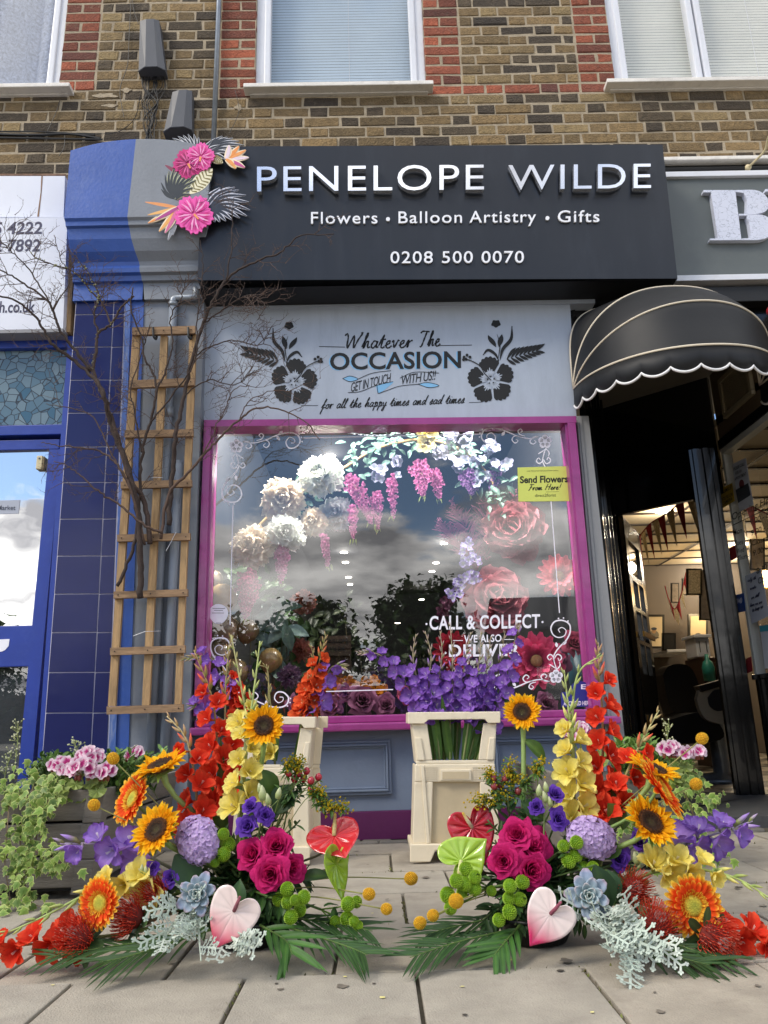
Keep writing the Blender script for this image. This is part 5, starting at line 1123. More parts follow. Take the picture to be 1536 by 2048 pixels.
def sunflower(label, hp, fc, R_, base, group, rs, leafs=(), bow=.3):
    R_ *= .88; rg = random.Random(rs); hp = V(hp); F = frame(fc, rg.random()*6); ax = V(fc).normalized(); t = thing('sunflower', label, 'flower', base, group)
    mb = MB(); cr_ = ramp((0, '#e8920a'), (.25, '#f7b012'), (.7, '#ffc41e'), (1, '#ffd23a'))
    for lay, (n, al, sc) in enumerate(((21, 1.50, 1.0), (20, 1.26, .97), (15, .98, .80))):
        for i in range(n):
            a = 2*pi*(i+.5*lay)/n+rg.uniform(-.08, .08); L = R_*.60*sc*rg.uniform(.86, 1.1); k = rg.uniform(.88, 1.08)
            g = petal(L, R_*.27*rg.uniform(.85, 1.1), 'lance', .55, rg.uniform(-.25, .6), .035, 6, 4, rg)
            put(mb, hp, F, a, al+rg.uniform(-.16, .16), R_*.39, -.004*lay+.002, g, cgrid(g, lambda u, v: tint(cr_(u), k*(1-.12*max(0, 1-abs(v)*3)))))
    mb.build('petals', M_pet, t, smooth=True)
    mb = MB(); pf = [(0, .018), (.11, .026), (.22, .05), (.32, .068), (.39, .06), (.44, .03), (.47, -.03), (.36, -.12)]
    cc = ['#3f3a1c', '#3a2d16', '#2a1a0d', '#3a210f', '#5a3312', '#6b3f14', '#4a2a10', '#5e7a2c']
    mb.lathe([(r*R_, h*R_*2.0) for r, h in pf], 28, F, hp, [lin(c) for c in cc])
    for i in range(240):
        rr = R_*(.15+.30*sqrt(rg.random())); a = i*2.39996; hh = .14*R_*(1-((rr/R_-.36)/.2)**2*.3); o = hp+F @ V((rr*cos(a), rr*sin(a), hh*.82)); s = R_*.022
        tp = o+ax*R_*rg.uniform(.03, .065)+F @ V((cos(a), sin(a), 0))*R_*.015
        u1, u2 = F @ V((s, 0, 0)), F @ V((0, s, 0)); c = mixc(lin('#2c190c'), lin('#8a5516'), (rr/R_-.16)/.36*rg.random())
        mb.add([o-u1-u2, o+u1-u2, o+u2, tp], [(0, 1, 3), (1, 2, 3), (2, 0, 3)], c)
    mb.build('seed_disc', M_seed, t, smooth=True)
    mb = MB()
    for i in range(16):
        g = petal(R_*rg.uniform(.5, .75), R_*.17, 'lance', .2, rg.uniform(.0, .8), 0, 5, 2, rg)
        put(mb, hp, F, 2*pi*i/16, 1.75+rg.uniform(-.1, .25), R_*.2, -.05*R_, g, cgrid(g, lambda u, v: mixc(lin('#3e5c22'), lin('#7d9a46'), u)))
    mb.build('sepals', M_leaf, t, smooth=True)
    p = stem_curve(base, hp-ax*R_*.12, (ax*.55+V((0, 0, .8))) if ax.z > -.2 else V((0, 0, 1)), bow); mk_stem(t, p, [.0062]*(len(p)-2)+[.0075, .012], '#6d8a45', '#8ca35a')
    if leafs:
        mb = MB()
        for (f, d, L, w, cu) in leafs: leaf(mb, p[int(f*(len(p)-1))], d, (0, -.6, .6), L, w, '#4b6b2a', 'leaf', cu, .3, 7, rg, .03)
        mb.build('leaf', M_leaf, t, smooth=True)
    return t
def gerbera(label, hp, fc, R_, base, group, rs):
    rg = random.Random(rs); hp = V(hp); F = frame(fc, rg.random()); ax = V(fc).normalized(); t = thing('gerbera', label, 'flower', base, group); mb = MB()
    cr_ = ramp((0, '#d8401a'), (.3, '#e84e1c'), (.70, '#f06426'), (.82, '#f8bc30'), (1, '#fcdc5a')); cr2 = ramp((0, '#e07a1c'), (.3, '#e84e1c'), (.8, '#ee5a20'), (.92, '#f8b030'), (1, '#fad050'))
    for lay, (n, al, sc) in enumerate(((26, 1.54, 1), (24, 1.40, .9), (20, 1.22, .72))):
        for i in range(n):
            a = 2*pi*(i+.5*lay)/n+rg.uniform(-.04, .04); k = rg.uniform(.9, 1.08)
            g = petal(R_*.68*sc*rg.uniform(.94, 1.04), R_*.19, 'strap', .35, rg.uniform(-.15, .25), .012, 7, 4, rg)
            put(mb, hp, F, a, al+rg.uniform(-.06, .06), R_*.31, .002, g, cgrid(g, lambda u, v: tint((cr_ if lay == 0 else cr2)(u+.07*abs(v)-.03), k)))
    mb.build('petals', M_pet, t, smooth=True); mb = MB()
    for i in range(150):
        rr = R_*rg.uniform(.27, .46); a = i*2.4; g = petal(R_*.13, R_*.035, 'strap', .2, .3, 0, 3, 2, rg)
        put(mb, hp, F, a, 1.15-.5*(1-rr/R_/.46), rr*.9, R_*.07, g, cgrid(g, lambda u, v: mixc(lin('#d98a1d'), lin('#f7cf4a'), u)))
    mb.build('ray_fringe', M_pet, t, smooth=True)
    mb = MB(); mb.lathe([(0, .09*R_), (.12*R_, .10*R_), (.24*R_, .085*R_), (.31*R_, .05*R_), (.33*R_, 0)], 22, F, hp, [lin(c) for c in ('#a3a63c', '#b5b03e', '#c9b53c', '#d6b63c', '#c08a28')]); mb.build('centre_disc', M_seed, t, smooth=True)
    p = stem_curve(base, hp-ax*.004, ax*.6+V((0, 0, .7)), .3); mk_stem(t, p, .004, '#6d8a45'); return t
def floret(mb, c, ax, s, pal, rg, op=.85):
    F = frame(ax, rg.random()*6.3); rp = ramp(*pal)
    for i in range(6):
        inner = i % 2; a = 2*pi*i/6; k = rg.uniform(.88, 1.1)
        g = petal(s*(1.0 if inner else .95), s*(.72 if inner else .62), 'ob', .45, rg.uniform(.35, .9)*-1, .085, 7, 6, rg)
        put(mb, c, F, a, op*(.62 if inner else .78)+rg.uniform(-.08, .1), s*.03, 0, g, cgrid(g, lambda u, v: tint(rp(min(1, u+.08*abs(v))), k)))
    ax = V(ax).normalized()
    for i in range(3):
        o = V(c)+ax*s*.1; e = o+ax*s*.45+F @ V((cos(i*.5)*s*.1, sin(i*.5)*s*.1, 0)); mb.tube([o, e], [s*.012, s*.02], 4, col=mixc(rp(0), (.85, .8, .7), .5))
RED = ((0, '#e2503a'), (.3, '#d8321f'), (.7, '#e63f28'), (1, '#f25c3c')); ORG_ = ((0, '#f0b068'), (.3, '#e2582c'), (1, '#ec6a3a'))
YEL = ((0, '#dcc84a'), (.4, '#f0de66'), (1, '#f6ea8c')); PUR = ((0, '#eadcf4'), (.22, '#c29ce4'), (.6, '#aa7ed6'), (1, '#8a5cbc')); LIL = ((0, '#e8dcf2'), (.3, '#bfa2e4'), (.75, '#aa86d8'), (1, '#8a60c0'))
def gladiolus(label, pts, group, rs, pal, f0, f1, n, s, budcol=('#7f8f4a', '#b0a878'), nb=7, facing=(0, -1, .15), sr=.0048, stemcol='#6f8440', spread=.028, leafn=0, name='gladiolus'):
    """pts: stalk from base to tip; florets sit on the stretch f0..f1, buds above"""
    rg = random.Random(rs); c = crom(pts, 8); k = len(c); t = thing(name, label, 'flower', c[0], group); fcv = V(facing).normalized()
    acc = [0]
    for i in range(k-1): acc.append(acc[-1]+(c[i+1]-c[i]).length)
    def at_(f):
        s_ = f*acc[-1]
        for i in range(k-1):
            if acc[i+1] >= s_: return c[i].lerp(c[i+1], (s_-acc[i])/max(1e-9, acc[i+1]-acc[i])), (c[i+1]-c[i]).normalized()
        return c[-1], (c[-1]-c[-2]).normalized()
    mk_stem(t, c, [sr*(1-.65*i/(k-1)) for i in range(k)], stemcol, budcol[1])
    for i in range(n):
        f = f0+(f1-f0)*(i/(max(1, n-1))); p, d = at_(f); sd_ = d.cross(fcv).normalized()*(1 if i % 2 else -1)
        ss = s*(1.05-.38*(i/max(1, n-1)))*rg.uniform(.9, 1.08); op = .95-.35*(i/max(1, n-1))**3+rg.uniform(-.1, .1)
        ax = (fcv*rg.uniform(.5, .95)+sd_*rg.uniform(.35, .75)+d*.35).normalized(); mb = MB()
        o = p+sd_*spread*.35+fcv*spread*.25; floret(mb, o, ax, ss, pal, rg, op*.88); mb.tube([p, o+ax*ss*.12], [ss*.05, ss*.10], 6, col=[lin(budcol[0]), rampc(pal, .15)])
        mb.build('blossom', M_pet, t, smooth=True)
    for i in range(nb):
        f = f1+(1-f1)*((i+.4)/nb); p, d = at_(min(.995, f)); sd_ = d.cross(fcv).normalized()*(1 if (i+n) % 2 else -1); ss = s*(.72-.42*i/nb)
        ax = (d*1.0+sd_*.42+fcv*.2).normalized(); mb = MB(); show = i < 2
        q = [p, p+ax*ss*.35+sd_*ss*.05, p+ax*ss*.75+sd_*ss*.03, p+ax*ss*1.15]
        mb.tube(q, [ss*.05, ss*.14, ss*.11, ss*.015], 7, col=[lin(budcol[0]), lin(budcol[1]) if i % 2 else lin(budcol[0]), mixc(lin(budcol[1]), rampc(pal, .8), .75 if show else .12), mixc(lin(budcol[1]), rampc(pal, .8), .9 if show else .2)])
        mb.build('bud', M_leaf, t, smooth=True)
    if leafn:
        mb = MB()
        for i in range(leafn):
            p, d = at_(.04+.05*i); leaf(mb, p, d+V((rg.uniform(-.15, .15), rg.uniform(-.1, .1), 0)), fcv, acc[-1]*rg.uniform(.42, .58), .032, '#4d7030', 'blade', rg.uniform(-.15, .15), .25, 6, rg)
        mb.build('leaf', M_leaf, t, smooth=True)
    return t
def rampc(pal, t): return ramp(*pal)(t)
ROSE = ((0, '#a00c4c'), (.5, '#bf1560'), (1, '#d42d78')); LIS = ((0, '#3d1c7a'), (.5, '#56309a'), (1, '#7048b8'))
def rose(label, hp, fc, R_, base, group, rs, pal=ROSE, n=26, name='rose', leafy=True, flare=1.0):
    rg = random.Random(rs); hp = V(hp); F = frame(fc, rg.random()*6); ax = V(fc).normalized(); t = thing(name, label, 'flower', base, group); mb = MB(); rp = ramp(*pal)
    for i in range(n):
        q = (i+.5)/n; a0 = i*2.39996+rg.uniform(-.2, .2); rr = R_*(.07+.93*q**1.0); hw = 1.25-.42*q+rg.uniform(-.08, .1); H = R_*(1.30-.36*q**2); kk = rg.uniform(.88, 1.1); ph = rg.random()*6; g = []; cc = []
        roll = flare*(.02+.52*q**1.7)*rg.uniform(.7, 1.2)
        for iu in range(8):
            u = iu/7; row_ = []; cr_ = []
            for iv in range(8):
                v = -1+2*iv/7; a = a0+hw*v*(.55+.45*sin(pi*min(1, u*.62+.15)))
                top = 1-.15*v*v-.05*abs(v)**6
                rad_ = rr*(.30+.62*sin(min(1, u*1.25)*pi/2)) ; h = H*u*top*(.55+.45*(1-q*.35))
                if u > .62: e = (u-.62)/.38; rad_ += R_*roll*e*e*(1+.25*sin(v*4+ph)); h -= R_*roll*.55*e**3*(1+.3*cos(v*3+ph))
                rad_ += R_*.025*sin(v*5+ph)*u
                row_.append(hp+F @ V((rad_*cos(a), rad_*sin(a), h-R_*.62))); cr_.append(tint(rp(min(1, u*.85+.15*q)), kk))
            g.append(row_); cc.append(cr_)
        mb.sheet(g, None, (0, 0, 0), cc)
    mb.build('petals', M_pet, t, smooth=True)
    mb = MB(); mb.lathe([(.02*R_, -.85*R_), (.22*R_, -.75*R_), (.30*R_, -.6*R_), (.2*R_, -.5*R_)], 10, F, hp, lin('#557236'))
    for i in range(5):
        g = petal(R_*.75, R_*.28, 'lance', .1, .9, 0, 5, 2, rg); put(mb, hp, F, i*1.257, 1.2, R_*.2, -.68*R_, g, cgrid(g, lambda u, v: lin('#4c6a30')))
    mb.build('calyx', M_leaf, t, smooth=True)
    p = stem_curve(base, hp-ax*R_*.8, ax*.7+V((0, 0, .5)), .3); mk_stem(t, p, max(.0022, R_*.085), '#4d6b32')
    if leafy:
        mb = MB()
        for i in range(3):
            a = rg.random()*6.28; leaf(mb, p[5+i], (cos(a), sin(a)*.8-.2, .1), (0, 0, 1), R_*1.3, R_*.75, '#2f4a24', rng=rg)
        mb.build('leaf', M_leaf, t, smooth=True)
    return t
def pompon(mb, c, R_, fc, pal, rg, n=70, pw=.62, ruf=.10):
    """full ruffled head (peony, carnation)"""
    F = frame(fc, rg.random()*6); rp = ramp(*pal)
    for i in range(n):
        q = (i+.5)/n; al = 1.75*q**.62; a = i*2.39996; L = R_*(.62+.42*q)*rg.uniform(.88, 1.1); k = rg.uniform(.9, 1.06)
        g = petal(L, R_*pw*(.65+.5*q)*rg.uniform(.85, 1.1), 'round', .5, rg.uniform(-.2, .55)*(1 if q < .7 else -.6), ruf, 5, 5, rg, notch=.08)
        put(mb, c, F, a, al, R_*.04, R_*.10*(1-q), g, cgrid(g, lambda u, v: tint(rp(u), k)))
def quad_floret(mb, c, n, s, pal, rg, np_=4):
    F = frame(n, rg.random()*6); rp = ramp(*pal); k = rg.uniform(.88, 1.1)
    for i in range(np_):
        g = petal(s, s*1.05, 'round', .3, rg.uniform(-.3, .3), .03, 3, 2, rg); put(mb, c, F, 2*pi*i/np_+rg.uniform(-.1, .1), 1.35+rg.uniform(-.2, .15), s*.06, 0, g, cgrid(g, lambda u, v: tint(rp(u), k)))
    ax = V(n).normalized(); mb.ball(V(c)+ax*s*.08, s*.11, 5, 4, col=rp(.2))
HYD = ((0, '#e2d0ec'), (.4, '#d2b9e4'), (1, '#c6aedc'))
def hydrangea(label, hp, fc, R_, base, group, rs, pal=HYD, n=150, sc=(1, .85, .62), roll=0):
    R_ *= .9; rg = random.Random(rs); hp = V(hp); F = frame(fc, roll); ax = V(fc).normalized(); t = thing('hydrangea', label, 'flower', base, group); mb = MB()
    for i in range(n):
        z = 1-1.15*(i+.5)/n; r = sqrt(max(0, 1-z*z)); a = i*2.39996; nn = V((r*cos(a), r*sin(a), z)); p = F @ V((nn.x*R_*sc[0], nn.y*R_*sc[1], nn.z*R_*sc[2]))
        nn2 = (F @ V((nn.x/sc[0], nn.y/sc[1], nn.z/sc[2]))).normalized(); quad_floret(mb, hp+p*rg.uniform(.95, 1.03), nn2+V((rg.uniform(-.35, .35), rg.uniform(-.35, .35), rg.uniform(-.35, .35))), R_*.150, pal, rg)
    mb.build('florets', M_pet, t, smooth=True); mb = MB(); mb.ball(hp, R_*.86, 14, 9, F, (sc[0], sc[1], sc[2]), lin('#9a8aac')); mb.build('flower_core', M_stem, t, smooth=True)
    p = stem_curve(base, hp-ax*R_*.3, ax*.5+V((0, 0, .7)), .3); mk_stem(t, p, .004, '#55733a'); return t
def anthurium(label, hp, fc, W_, L_, base, group, rs, colr, tipc, spad, roll=0, curl=.0, emb=.35, fold=.0):
    """hp: where the spadix meets the spathe; the spathe's point lies W_ below it in its own frame (roll turns it)"""
    rg = random.Random(rs); hp = V(hp); F = frame(fc, roll); ax = V(fc).normalized(); t = thing('anthurium', label, 'flower', base, group); mb = MB()
    NA, NR = 56, 9; rows_ = []; cols_ = []; c0 = lin(colr)
    hs = [(0, -1.16), (.20, -.92), (.48, -.62), (.70, -.30), (.80, .05), (.78, .34), (.62, .52), (.42, .58), (.22, .52), (.08, .37), (0, .24)]
    hc = crom2(hs, 6); out_ = [(-x, y) for x, y in hc[::-1]]+hc[1:]; NA = len(out_)-1
    for ir in range(NR+1):
        f = ir/NR; rw = []; cl = []
        for ia in range(NA+1):
            ox, oy = out_[ia]; x = ox*W_*1.2*f; y = oy*L_*.95*f; th = atan2(ox, -oy); wy = oy
            vein = abs(sin(th*6.5))**.6; z = W_*(.16*f*f*(1-abs(ox)*1.2)-emb*.10*(1-vein)*sin(pi*f))+curl*W_*f*f*(wy if wy > 0 else -wy*.6)+fold*W_*abs(ox)*f
            rw.append(hp+F @ V((x, y, z))); tp = max(0, 1-abs(th)/1.35)*f**1.5 if tipc else 0
            c = mixc(c0, lin(tipc), min(1, tp*1.35)) if tipc else c0
            cl.append(tint(c, 1-.18*(1-vein)*(1-f*.3)))
        rows_.append(rw); cols_.append(cl)
    mb.sheet(rows_, None, (0, 0, 0), cols_); mb.build('spathe', M_glow, t, smooth=True, thick=.0012)
    mb = MB(); sdir = F @ V((spad[2], 1.0, .6)); q = [hp, hp+sdir*W_*.25, hp+sdir*W_*.58+V((0, 0, W_*.03))]; mb.tube(q+[q[-1]+sdir*W_*.03], [W_*.075, W_*.075, W_*.05, W_*.01], 9, col=[lin(spad[0]), lin(spad[0]), lin(spad[1]), lin(spad[1])]); mb.build('spadix', M_seed, t, smooth=True)
    p = stem_curve(base, hp-ax*.003, ax*.7+V((0, 0, .6)), .28); mk_stem(t, p, .0028, '#4d4a2e'); return t
def button_mum(mb, c, R_, fc, rg):
    F = frame(fc, rg.random()*6); n = 130; dk, lt = lin('#6f9a1e'), lin('#a9cc3c')
    mb.ball(V(c), R_*.82, 10, 7, F, (1, 1, .82), dk)
    for i in range(n):
        z = 1-1.7*(i+.5)/n; r = sqrt(max(0, 1-z*z)); a = i*2.39996; d = V((r*cos(a), r*sin(a), z)); p = V(c)+F @ V((d.x*R_*.78, d.y*R_*.78, d.z*R_*.64))
        dn2 = (F @ (d+V((0, 0, .35)))).normalized(); s = R_*.13; u1 = dn2.orthogonal().normalized(); u2 = dn2.cross(u1); tp = p+dn2*R_*.22
        k = mixc(dk, lt, rg.random()*.35+.1); mb.add([p-u1*s-u2*s*.5, p+u1*s-u2*s*.5, p+u2*s, tp+u1*s*.5, tp-u1*s*.5], [(0, 1, 3, 4), (1, 2, 3), (2, 0, 4), (2, 4, 3)], [k, k, k, lt, lt])
def mum_spray(label, heads, base, group, rs, fc=(0, -1, .35)):
    """heads: (point, radius)"""
    rg = random.Random(rs); t = thing('button_chrysanthemum', label, 'flower', base, group); c = V((0, 0, 0))
    for p, r in heads: c += V(p)
    c /= len(heads); fk = V(base).lerp(c, .72); mk_stem(t, [V(base), V(base).lerp(fk, .5)+V((0, 0, .01)), fk], .0028, '#54722f')
    mb = MB()
    for p, r in heads: p = V(p); mb.tube([fk, fk.lerp(p, .6)+V((0, .004, -.004)), p], .0016, 5, col=lin('#5f7f35'))
    for i in range(5): p = V(heads[i % len(heads)][0]); leaf(mb, fk.lerp(p, .5), (rg.uniform(-1, 1), rg.uniform(-.8, .2), rg.uniform(-.3, .5)), (0, 0, 1), .04, .018, '#36592a', rng=rg, ruf=.05)
    mb.build('side_stems', M_leaf, t, smooth=True)
    for p, r in heads:
        mb = MB(); f = V(fc)+V((rg.uniform(-.6, .6), rg.uniform(-.3, .3), rg.uniform(-.4, .5))); button_mum(mb, p, r, f, rg); mb.build('button_head', M_leaf, t)
    return t
def craspedia(label, hp, R_, base, group, rs, sq=1.1, via=None):
    rg = random.Random(rs); hp = V(hp); t = thing('billy_button', label, 'flower', base, group); mb = MB(); n = 190
    d0 = (hp-V(base)).normalized(); F = frame(d0); mb.ball(hp, R_*.92, 14, 9, F, (1, 1, sq), lin('#c78a0c'))
    for i in range(n):
        z = 1-2*(i+.5)/n; r = sqrt(max(0, 1-z*z)); a = i*2.39996; d = V((r*cos(a), r*sin(a), z)); p = hp+F @ V((d.x*R_*.93, d.y*R_*.93, d.z*R_*.93*sq)); dd_ = F @ d
        u1 = dd_.orthogonal().normalized(); u2 = dd_.cross(u1); s = R_*.105; k = mixc(lin('#e3a818'), lin('#f8d034'), rg.random())
        mb.add([p+u1*s, p+u2*s, p-u1*s, p-u2*s, p+dd_*R_*.10], [(0, 1, 4), (1, 2, 4), (2, 3, 4), (3, 0, 4)], k)
    mb.build('flower_ball', M_seed, t); pts = [V(base)]+([V(via)] if via else [V(base).lerp(hp, .5)+V((0, 0, .012))])+[hp-d0*R_*.8]; mk_stem(t, crom(pts, 6), .0015, '#8a8a4a'); return t
def protea(label, hp, fc, R_, base, group, rs, n=190):
    rg = random.Random(rs); hp = V(hp); F = frame(fc, rg.random()*6); ax = V(fc).normalized(); t = thing('pincushion_protea', label, 'flower', base, group); mb = MB()
    mb.ball(hp-ax*R_*.2, R_*.56, 10, 7, F, (1, 1, .9), lin('#8c3f3a')); cs_ = [lin(c) for c in ('#c04436', '#d8402f', '#e65a42', '#ee9a7c')]
    for i in range(n):
        q = (i+.5)/n; al = .15+1.5*q**.75; a = i*2.39996+rg.uniform(-.1, .1); L = R_*(.55+.38*q)*rg.uniform(.9, 1.08); rad = F @ V((cos(a), sin(a), 0)); o = hp-ax*R_*.2+(ax*cos(al)+rad*sin(al))*R_*.35; pts = [o]
        for k in range(1, 6):
            th = al+(.55-1.9*(k/5))*(.35+.65*q)*rg.uniform(.85, 1.1); pts.append(pts[-1]+(ax*cos(th)+rad*sin(th))*L*.2)
        pale = q < .22; mb.tube(pts, [R_*.021, R_*.019, R_*.016, R_*.014, R_*.013, R_*.020], 3, False, col=[mixc(cs_[0], lin('#cfae9a'), .7 if pale else .05), cs_[0], cs_[1], cs_[1], cs_[2], lin('#d9907a') if rg.random() < .4 else cs_[2]])
    mb.build('styles', M_pet, t, smooth=True); mb = MB()
    for i in range(60):
        a = rg.random()*6.28; r = R_*.22*sqrt(rg.random()); o = hp+F @ V((r*cos(a), r*sin(a), R_*.2)); mb.tube([o, o+ax*R_*.22+F @ V((cos(a), sin(a), 0))*R_*.1*rg.random()], [R_*.03, R_*.012], 4, False, col=[lin('#b58a86'), lin('#d6c8c2')])
    mb.build('pale_centre', M_felt, t); mb = MB()
    for i in range(7): leaf(mb, hp-ax*R_*(.5+.25*rg.random()), F @ V((cos(i*.9), sin(i*.9), -.1)), ax, R_*1.15, R_*.42, '#3f5a35', 'strap', .3, .1, rng=rg)
    mb.build('leaf', M_leaf, t, smooth=True); p = stem_curve(base, hp-ax*R_*.6, ax*.9+V((0, 0, .2)), .25); mk_stem(t, p, .004, '#6b5a3e'); return t
def dusty_leaf(mb, p, d, up, L, rg, col):
    d = V(d).normalized(); n = V(up); n = (n-d*n.dot(d)).normalized(); lat = n.cross(d); N_ = 5; pts = []; cur = V(p); dr = d.copy(); bend = rg.uniform(-.09, .05); ln = L/N_
    for i in range(N_+1): pts.append(cur.copy()); dr = (dr+n*bend+lat*rg.uniform(-.04, .04)).normalized(); cur = cur+dr*ln
    def strip(q, w0, w1, k):
        m_ = len(q); mb.ribbon(q, [w0+(w1-w0)*i/(m_-1) for i in range(m_)], n, .0008, k)
    k0 = tint(col, rg.uniform(.85, 1.12)); strip(pts, L*.07, L*.06, k0)
    for i in range(1, N_+1):
        for s in (1, -1):
            w = L*(.30 if i < 4 else .22)*rg.uniform(.75, 1.1)*(.7 if i == 1 else 1); dl = (lat*s*.85+dr*.0+(pts[i]-pts[i-1]).normalized()*.62+n*rg.uniform(-.1, .3)).normalized()
            q = [pts[i], pts[i]+dl*w*.5, pts[i]+dl*w*.95+n*w*.08]; strip(q, L*.055, L*.068, k0)
            for s2, b in ((1, .85), (-1, .85), (0, .95)):
                o = pts[i]+dl*w*b; sd_ = (dl*(.75 if b > .9 else .5)+n.cross(dl)*s2*.75).normalized(); strip([o, o+sd_*w*.26, o+sd_*w*.44], L*.066, L*.05, tint(k0, rg.uniform(.9, 1.1)))
def succulent(label, hp, fc, R_, base, group, rs):
    rg = random.Random(rs); hp = V(hp); F = frame(fc, rg.random()*6); t = thing('echeveria', label, 'succulent', base, group); rp = ramp((0, '#8fa79c'), (.5, '#93a5b4'), (.85, '#8f9bb5'), (1, '#a58fa0'))
    for i in range(24):
        q = (i+.5)/24; mb = MB(); L = R_*(.28+.74*q); g = petal(L, R_*(.22+.34*q), 'ob', .45, -.1+.5*(1-q), 0, 6, 4, rg); ff = .55*q
        put(mb, hp, F, i*2.39996, .25+1.15*q**.8, R_*.05, R_*.22*(1-q), g, cgrid(g, lambda u, v: tint(mixc(rp(u), lin('#a4bda8'), (1-q)*.6), rg.uniform(.97, 1.03)))); mb.build('leaf', M_felt if 0 else M_succ, t, smooth=True, thick=R_*.045)
    mk_stem(t, [V(base), hp], .004, '#7b8a6a'); return t
M_succ = mat('succulent_skin', attr=True, rough=.6, var=.06, scale=30, spec=.25)
def palm(mb, pts, L, n, w, rg, col='#33552a', up=(0, 0, 1), droop=.25, ang=.55):
    c = crom(pts, 6); k = len(c); mb.tube(c, [.0028*(1-.7*i/(k-1)) for i in range(k)], 5, col=lin('#5f7a3c'))
    for i in range(n):
        f = .12+.86*i/n; j = min(k-2, int(f*(k-1))); p = c[j].lerp(c[j+1], f*(k-1)-j); d = (c[j+1]-c[j]).normalized(); u = V(up); lat = u.cross(d).normalized()
        for s in (1, -1):
            dl = (d*cos(ang)+lat*s*sin(ang)+V((0, 0, rg.uniform(-.05, .14)))).normalized(); l_ = L*(.55+.6*sin(pi*min(1, f*.85+.1)))*rg.uniform(.9, 1.1)
            leaf(mb, p, dl, u+V((0, -.3, 0)), l_, w, col, 'blade', -droop*rg.uniform(.5, 1.3), .22, 5, rg)
def sprig(label, name, base, tip, n, L, w, col, rs, group, cat='foliage', d_tip=None, two=True):
    rg = random.Random(rs); t = thing(name, label, cat, base, group); p = stem_curve(base, tip, d_tip or (V(tip)-V(base)), .3, 14); mk_stem(t, p, .0022, '#4b5a30'); mb = MB()
    for i in range(n):
        f = .22+.78*i/n; j = int(f*13.9); d = (p[min(14, j+1)]-p[j]).normalized(); a = rg.random()*6.28; o = d.orthogonal().normalized(); dl = d*.55+(Quaternion(d, a) @ o)*.85
        leaf(mb, p[j], dl, V((0, -.4, 1)), L*rg.uniform(.7, 1.15), w*rg.uniform(.8, 1.15), col, rng=rg, curl=rg.uniform(-.7, .1))
    mb.build('leaves', M_leaf, t, smooth=True); return t
# ================================================================== inside the florist's window
M_int = mat('display_wall', '#2c2d30', rough=.85, var=.12, scale=2); M_shelf = mat('display_shelf', '#55463a', rough=.7, var=.15, scale=6)
xi0, xi1 = P(411, 1200, YF).x-.02, 1.03
mb = MB(); mb.box(xi0-.04, xi0, YF+.08, 12, .3, 2.46); mb.box(xi1, xi1+.03, YF+.08, 12, .1, 2.46); mb.box(xi0, 1.35, 12, 12.1, .3, 2.46); mb.box(xi0, xi1, YF+.065, YF+.08, 1.97, 2.46); mb.build('interior_wall', M_int, sf)
mb = MB(); mb.box(xi0, xi1, YF+.08, 12, 2.42, 2.46); mb.build('interior_ceiling', M_int, sf)
mb = MB(); mb.box(xi0, xi1, YF+.061, 4.5, .46, .515, .004); mb.box(xi0, xi1, 4.5, 12, .1, .2); mb.build('display_shelf', M_shelf, sf)
for i, (px, py) in enumerate(((660, 912), (688, 1105), (691, 1125), (697, 1155), (700, 1169), (888, 1087), (872, 1126), (864, 1143), (843, 1199), (795, 1246))):
    r_ = ray(px, py); p = CAM+r_*((2.41-CAM.z)/r_.z)
    if p.y > 11.5: p = P(px, py, 11.5)
    t = thing('ceiling_downlight', 'lit white downlight in the florist ceiling, %s in the row seen through the window' % ('highest', 'second', 'third', 'fourth', 'fifth', 'sixth', 'seventh', 'eighth', 'ninth', 'lowest')[i], 'downlight', p, 'downlights inside the florist'); mb = MB()
    mb.lathe([(0, -.004), (.035, -.004), (.042, 0), (0, 0)], 14, None, p); mb.build('lens', M_spot, t)
    if i in (0, 1, 5):
        d = bpy.data.lights.new('downlight_bulb', 'POINT'); d.energy = 4; d.color = (1, .95, .88); d.shadow_soft_size = .05; ob = bpy.data.objects.new('downlight_bulb', d); COL.objects.link(ob); ob.location = V((0, 0, -.1)); ob.parent = t
for (x, y, e) in ((-.42, 3.74, 110), (.10, 3.74, 8), (.62, 3.74, 62)):       # fill lamps added unseen behind the window head to brighten the display
    p = V((x, y, 2.39)); t = thing('display_fill_lamp', 'added unseen fill lamp behind the window head, over the %s of the display' % ('white peonies' if x < 0 else 'wisteria' if x < .3 else 'giant paper flowers'), 'downlight', p); mb = MB(); mb.lathe([(0, -.004), (.04, -.004), (.05, 0), (0, 0)], 14, None, p); mb.build('lens', M_spot, t)
    d = bpy.data.lights.new('display_fill', 'POINT'); d.energy = e; d.color = (1, .95, .88); d.shadow_soft_size = .05; ob = bpy.data.objects.new('display_fill', d); COL.objects.link(ob); ob.location = V((0, 0, -.08)); ob.parent = t
rI = random.Random(21)
CREAM = ((0, '#d6bba0'), (.5, '#eadac4'), (1, '#f4ead8')); WHITE = ((0, '#dde2c4'), (.5, '#eef1e8'), (1, '#f6f8f4')); PINKW = ((0, '#d9c3b8'), (.5, '#dcd4d0'), (1, '#dfe2e6'))
def peony(label, px, py, r, Y, pal, n=70, group='foam peonies on the window arch', fc=(0, -1, .05), name='peony_head', pw=.62, ruf=.10):
    p = P(px, py, Y); mb = MB(); pompon(mb, p, PS(r, Y)*(1.12 if group and 'arch' in group else 1), V(fc)+V((rI.uniform(-.25, .25), 0, rI.uniform(-.2, .2))), pal, rI, n, pw, ruf); return tag(mb.build(name, M_pet, org=p, smooth=True), label, 'flower', group)
